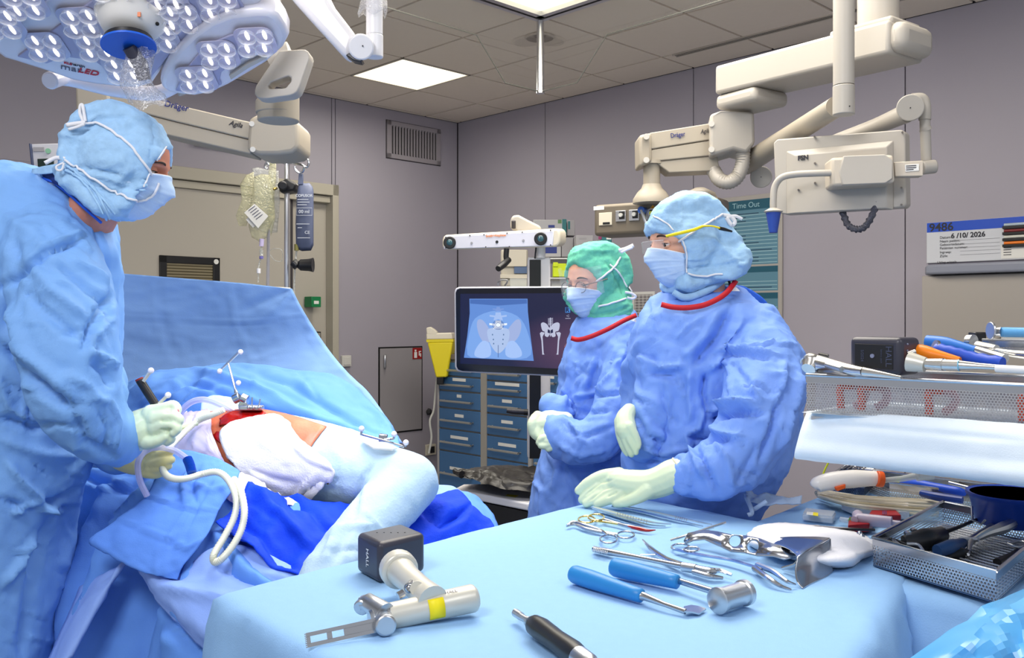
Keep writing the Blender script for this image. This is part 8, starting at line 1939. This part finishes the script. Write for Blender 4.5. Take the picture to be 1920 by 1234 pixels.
# red collar
def collar(T, pts, tree, r=.005, m=M_red):
    out = []
    for p in crom([(x, y, 0) for x, y in pts], 5):
        q = hit(tree, p[0], p[1], .003)
        if q is None: q = P(p[0], p[1], out[-1].y if out else GD)
        out.append(q)
    return ob('collar', MB().tube(out, r, 8), m, T, smooth=60)
strapband(T, [(1071, 634, 2.64), (1085, 637, 2.615), (1108, 631, 2.60), (1140, 617, 2.60), (1170, 601, 2.62), (1193, 591, 2.67)], .0068, M_red, 'collar')['label'] = 'red bound collar'
ob('collar_fastener', MB().slab([P(1178, 600, 2.68), P(1192, 594, 2.7), (P(1194, 606, 2.7)), P(1186, 610, 2.68)], (0, .004, 0)), M_band, T)
glove(T, [[(1060, 788, 2.60, 16), (1040, 790, 2.60, 19), (1018, 796, 2.60, 20), (1006, 798, 2.60, 18)],
          [(1006, 786, 2.60, 13), (998, 796, 2.585, 10), (1000, 812, 2.58, 8), (1010, 822, 2.58, 7)], [(1012, 800, 2.59, 12), (1008, 815, 2.575, 8.5), (1018, 826, 2.57, 7.5), (1028, 832, 2.57, 7)],
          [(1020, 804, 2.585, 10), (1022, 818, 2.57, 7.5), (1030, 826, 2.57, 7)], [(1015, 785, 2.6, 12), (1008, 780, 2.6, 10)], [(1022, 782, 2.60, 11), (1035, 778, 2.6, 9), (1050, 781, 2.6, 8)]], label='mint glove folded over the forearm')
glove(T, [[(1035, 826, 2.57, 12), (1025, 828, 2.56, 12)], [(1028, 820, 2.56, 8), (1016, 822, 2.555, 7), (1010, 830, 2.555, 6)], [(1032, 832, 2.555, 8), (1022, 836, 2.55, 7), (1014, 836, 2.55, 6)], [(1036, 838, 2.555, 7), (1028, 842, 2.55, 6)]], label='fingertips of the second glove below')

# ---------------------------------------------------------------- woman in the blue cap
BD = 2.42
T = thing('person', 'person in blue cap with yellow-armed glasses, gloved hand resting on the table', 'person', P(1320, 1234, BD))
T.location.z = 0; WL[T] = Vector(T.location)
mb = MB().slices([(548, 1270, 1385, BD+.02, .06), (560, 1245, 1400, BD+.02, .09), (580, 1222, 1425, BD, .13), (610, 1202, 1450, BD, .15), (650, 1192, 1470, BD, .16), (700, 1186, 1478, BD, .165), (760, 1182, 1482, BD, .165), (820, 1180, 1478, BD, .165), (870, 1182, 1462, BD, .16), (920, 1200, 1436, BD, .15), (980, 1230, 1405, BD, .14), (1100, 1240, 1410, BD, .14), (1550, 1235, 1420, BD, .14)], 40)
mb.limb([(1425, 612, 2.36, 40), (1432, 680, 2.26, 66), (1425, 745, 2.18, 66), (1408, 810, 2.14, 66), (1375, 860, 2.12, 58), (1330, 880, 2.11, 48), (1290, 888, 2.12, 36)], 24)
mb.limb([(1462, 680, 2.42, 42), (1470, 760, 2.44, 32), (1455, 840, 2.44, 26)], 16)
mb.limb([(1230, 700, 2.34, 34), (1226, 750, 2.33, 34), (1218, 805, 2.31, 33), (1204, 838, 2.31, 24)], 16)
bg = blob(mb, .0075, 5)
st = [([(1372, 575), (1350, 625), (1300, 685)], 13, -.022), ([(1345, 585), (1322, 630), (1280, 675)], 12, .012), ([(1388, 600), (1372, 650), (1325, 700)], 12, .012), ([(1322, 700), (1318, 740), (1330, 780)], 9, -.022), ([(1295, 690), (1292, 740), (1296, 790)], 9, .012), ([(1205, 680), (1240, 690), (1290, 684)], 8, .012), ([(1212, 700), (1250, 705), (1285, 700)], 8, -.010),
      ([(1200, 745), (1225, 790), (1262, 820)], 8, -.008), ([(1245, 700), (1270, 715), (1285, 708)], 7, -.008), ([(1420, 760), (1370, 758), (1318, 770)], 8, .022), ([(1430, 778), (1385, 776), (1330, 788)], 9, -.024), ([(1408, 728), (1420, 745), (1428, 762)], 6, .014), ([(1318, 770), (1312, 800), (1290, 815)], 7, .014), ([(1330, 790), (1350, 815), (1400, 820)], 9, .014), ([(1290, 815), (1330, 830), (1370, 822)], 8, -.018),
      ([(1285, 812), (1300, 850), (1322, 900)], 7, .014), ([(1298, 830), (1318, 865), (1345, 920)], 7, -.014), ([(1340, 830), (1362, 860), (1370, 905)], 8, .012), ([(1420, 830), (1400, 870), (1375, 905)], 9, -.010), ([(1465, 680), (1462, 720), (1452, 770)], 8, .012), ([(1330, 655), (1400, 655), (1460, 670)], 6, .010), ([(1335, 668), (1400, 666), (1455, 682)], 6, -.010), ([(1380, 690), (1400, 715), (1410, 735)], 7, -.010), ([(1360, 670), (1372, 700), (1372, 745)], 7, .008),
      ([(1462, 740), (1445, 800), (1425, 860)], 9, -.020), ([(1490, 690), (1480, 760), (1455, 850)], 8, .012), ([(1185, 770), (1200, 800), (1196, 830)], 6, .010), ([(1196, 780), (1212, 815), (1240, 830)], 6, -.012), ([(1200, 835), (1240, 850), (1290, 840)], 7, .012), ([(1210, 860), (1250, 870), (1280, 862)], 7, -.010), ([(1275, 868), (1284, 888), (1282, 910)], 4, -.006), ([(1290, 866), (1298, 888), (1294, 912)], 4, .006), ([(1225, 600), (1215, 660), (1205, 720)], 12, .008)]
st += creases(6, 22, (1195, 590, 1320, 860), 80, 55, 5, .006)+creases(7, 34, (1320, 620, 1490, 920), 40, 55, 5, .0065)
sculpt(bg, st, [((5.5, 5.5, 4), .018, 25), ((12, 12, 9), .012, 12), ((26, 26, 20), .005, 7)])
ob('gown', bg, M_gown, T, smooth=180, label='blue surgical gown with red collar')
ob('gown_back', patch([[(1375, 535, 2.46), (1400, 540, 2.48), (1430, 560, 2.50), (1449, 588, 2.50)], [(1380, 560, 2.44), (1405, 570, 2.46), (1435, 595, 2.48), (1455, 615, 2.48)]], 8, cr=[((12, 12, 12), .006, 3)]), M_gownd, T, smooth=180, solid=.003)
H = Head(1286, 454, BD-.03, 200, -8, 0, 1.0, M_skin, T)
mb = H.face(); mb.slices([(500, 1275, 1350, BD, .055), (540, 1285, 1358, BD, .055), (580, 1285, 1365, BD, .058), (600, 1280, 1370, BD, .06)], 24)
ob('head', blob(mb, .0035, 1), M_skin, T, smooth=180); H.eyes((1, .1, -.15), open_=.44)
H.hood([(1214, 433), (1222, 405), (1235, 383), (1255, 369), (1290, 361), (1325, 364), (1344, 378), (1355, 400), (1364, 425), (1382, 448), (1398, 480), (1406, 500), (1396, 516), (1368, 519), (1345, 524), (1310, 545), (1275, 556), (1252, 548)],
       [(1213, 436), (1240, 434), (1266, 438), (1280, 453), (1287, 474), (1289, 500), (1285, 520), (1272, 540), (1258, 548)], M_capb, 'bouffant_cap', side=.09,
       cr=[((11, 11, 20), .009, 33), ((26, 26, 44), .004, 35)],
       strokes=[([(1225, 405), (1260, 425), (1275, 440)], 4, -.003), ([(1275, 372), (1278, 400), (1276, 425)], 4, .003), ([(1330, 440), (1365, 475), (1395, 500)], 8, .006), ([(1300, 500), (1345, 500), (1395, 490)], 6, -.006), ([(1290, 516), (1340, 518), (1390, 512)], 5, .006)])
H.mask(M_mask, wid=1.08, top=-.004)
H.ribbon([(1290, 514), (1320, 517), (1355, 515)], .0026, M_band, trees=[H.hb, H.mb_]); H.ribbon([(1268, 457), (1290, 442), (1315, 425), (1340, 410), (1354, 402)], .0029, M_band, trees=[H.hb, H.mb_], off=.005)
H.ribbon([(1280, 450), (1288, 475), (1288, 512)], .0022, M_band, 'cap_hem'); H.ribbon([(1226, 405), (1245, 415), (1262, 432)], .0022, M_band, 'cap_hem')
strapband(T, [(1356, 403, 2.34), (1370, 406, 2.34), (1378, 416, 2.34), (1372, 422, 2.34), (1362, 408, 2.34)], .005, M_band, 'tie_end'); strapband(T, [(1362, 408, 2.34), (1378, 405, 2.34), (1392, 411, 2.34)], .004, M_band, 'tie_end')
# chin band of the cap
ob('cap_band', tubepx([(1262, 548, 2.33), (1285, 558, 2.33), (1315, 550, 2.34), (1342, 536, 2.36), (1360, 522, 2.38)], [.008, .010, .009, .008], 12), M_capb, T)
ob('cord', tubepx([(1308, 540, 2.34), (1309, 555, 2.34), (1306, 572, 2.34)], .0016, 6), M_black, T)
ob('undershirt_collar', tubepx([(1358, 517, 2.40), (1368, 530, 2.40), (1366, 545, 2.38), (1355, 558, 2.36)], .0035, 8), M_black, T)
strapband(T, [(1240, 571, 2.31), (1262, 576, 2.285), (1290, 577, 2.27), (1320, 572, 2.27), (1345, 561, 2.28), (1362, 549, 2.30), (1373, 536, 2.33), (1380, 526, 2.36)], .0068, M_red, 'collar')['label'] = 'red bound collar'
ob('collar_fastener', MB().slab([P(1366, 540, 2.33), P(1380, 538, 2.34), P(1388, 546, 2.34), P(1370, 546, 2.33)], (0, .004, 0)), M_band, T)
# safety glasses with yellow temples
M_yt = mat('temple_yellow', S(240, 215, 20), .3)
k = H.near
g_ = ob('glasses', MB().tube([H.W(p) for p in crom([(.104, -.050, .012), (.116, -.02, .014), (.117, 0, .014), (.114, .025, .014), (.100, .056, .012)], 4)], .0010, 6), M_visor, T)
sh = [[H.W((.112-.004*abs(z)*20, .0, 0))] for z in (0,)]
rows = [[(.098, -.058, z), (.112, -.034, z), (.1165, 0, z), (.112, .034, z), (.098, .058, z)] for z in (.014, 0, -.016)]
ob('shield', patch([[H.W(p) for p in r_] for r_ in rows], 5, world=True), M_visor, g_, smooth=180)
H.free([(1249, 443, 2.29), (1275, 437, 2.275), (1300, 431, 2.27), (1318, 424, 2.27)], [.0036, .0044, .0042, .0034], M_yt, 'temple')
H.free([(1318, 424, 2.27), (1335, 424, 2.272), (1350, 428, 2.28)], [.0026, .002, .0026], M_yt, 'temple_tip')
H.free([(1349, 428, 2.28), (1358, 430, 2.285), (1372, 434, 2.30)], [.0046, .0046, .0026], M_black, 'strap_end')
# resting hand
glove(T, [[(1282, 888, 2.12, 31), (1262, 892, 2.125, 31), (1240, 902, 2.13, 29), (1215, 909, 2.14, 28), (1185, 908, 2.155, 27), (1160, 903, 2.17, 24)],
          [(1160, 892, 2.18, 16), (1130, 893, 2.19, 12), (1104, 905, 2.195, 10.5), (1085, 920, 2.20, 8)],
          [(1158, 905, 2.17, 17), (1132, 911, 2.18, 12), (1108, 924, 2.185, 10.5), (1092, 937, 2.19, 8.5)],
          [(1160, 915, 2.16, 16), (1138, 924, 2.165, 12), (1116, 935, 2.17, 10.5), (1100, 944, 2.175, 8.5)],
          [(1172, 920, 2.15, 15), (1152, 931, 2.15, 12), (1132, 940, 2.155, 10), (1120, 945, 2.16, 8)],
          [(1215, 918, 2.12, 17), (1195, 932, 2.12, 13), (1172, 941, 2.13, 10), (1155, 944, 2.14, 8)]], label='mint glove with spread fingers resting on the pale table',
      strokes=[([(1150, 900), (1125, 905), (1098, 928)], 4, -.003), ([(1152, 911), (1130, 918), (1104, 940)], 4, -.003), ([(1158, 922), (1138, 932)], 4, -.003)])
_c = P(1272, 890, 2.122); _B = basis(P(1290, 886, 2.12)-P(1262, 892, 2.125))
ob('glove_cuff', MB().tube([_c+_B@Vector((math.cos(a)*.0392, math.sin(a)*.0392, .004*math.sin(3*a))) for a in [2*math.pi*k/32 for k in range(32)]], .0022, 8, closed=True), mat('cuff_cream', S(222, 214, 190), .5), T, label='cream rolled glove edge')
# tucked hand under the forearm
glove(T, [[(1180, 770, 2.30, 14), (1172, 785, 2.28, 18), (1174, 805, 2.26, 20)], [(1160, 790, 2.28, 9), (1162, 815, 2.27, 8), (1170, 838, 2.27, 7.5), (1176, 850, 2.27, 6)], [(1168, 800, 2.26, 10), (1172, 822, 2.255, 8.5), (1180, 842, 2.255, 7.5), (1184, 852, 2.255, 6)],
          [(1176, 805, 2.25, 10), (1182, 825, 2.245, 8.5), (1190, 840, 2.245, 7.5), (1192, 848, 2.245, 6)], [(1180, 800, 2.245, 10), (1190, 815, 2.24, 8), (1196, 830, 2.24, 7), (1196, 838, 2.24, 6)], [(1165, 778, 2.29, 8), (1160, 792, 2.28, 7)]], label='mint glove tucked under the elbow, fingers pointing down')
# tied gown strings at the waist
strapband(T, [(1398, 925, 2.16), (1405, 945, 2.14), (1412, 955, 2.13), (1425, 948, 2.12), (1438, 940, 2.12)], .005, M_mask, 'belt_tie')
ob('belt_bow', patch([[(1398, 922, 2.2), (1430, 930, 2.18), (1470, 935, 2.18), (1504, 930, 2.2)], [(1400, 945, 2.16), (1430, 948, 2.15), (1470, 948, 2.15), (1502, 945, 2.17)]], 8, cr=[((25, 25, 25), .012, 3)]), M_mask, T, smooth=180, solid=.002)
strapband(T, [(1398, 930, 2.15), (1410, 960, 2.12), (1402, 966, 2.12)], .005, M_mask, 'belt_end')
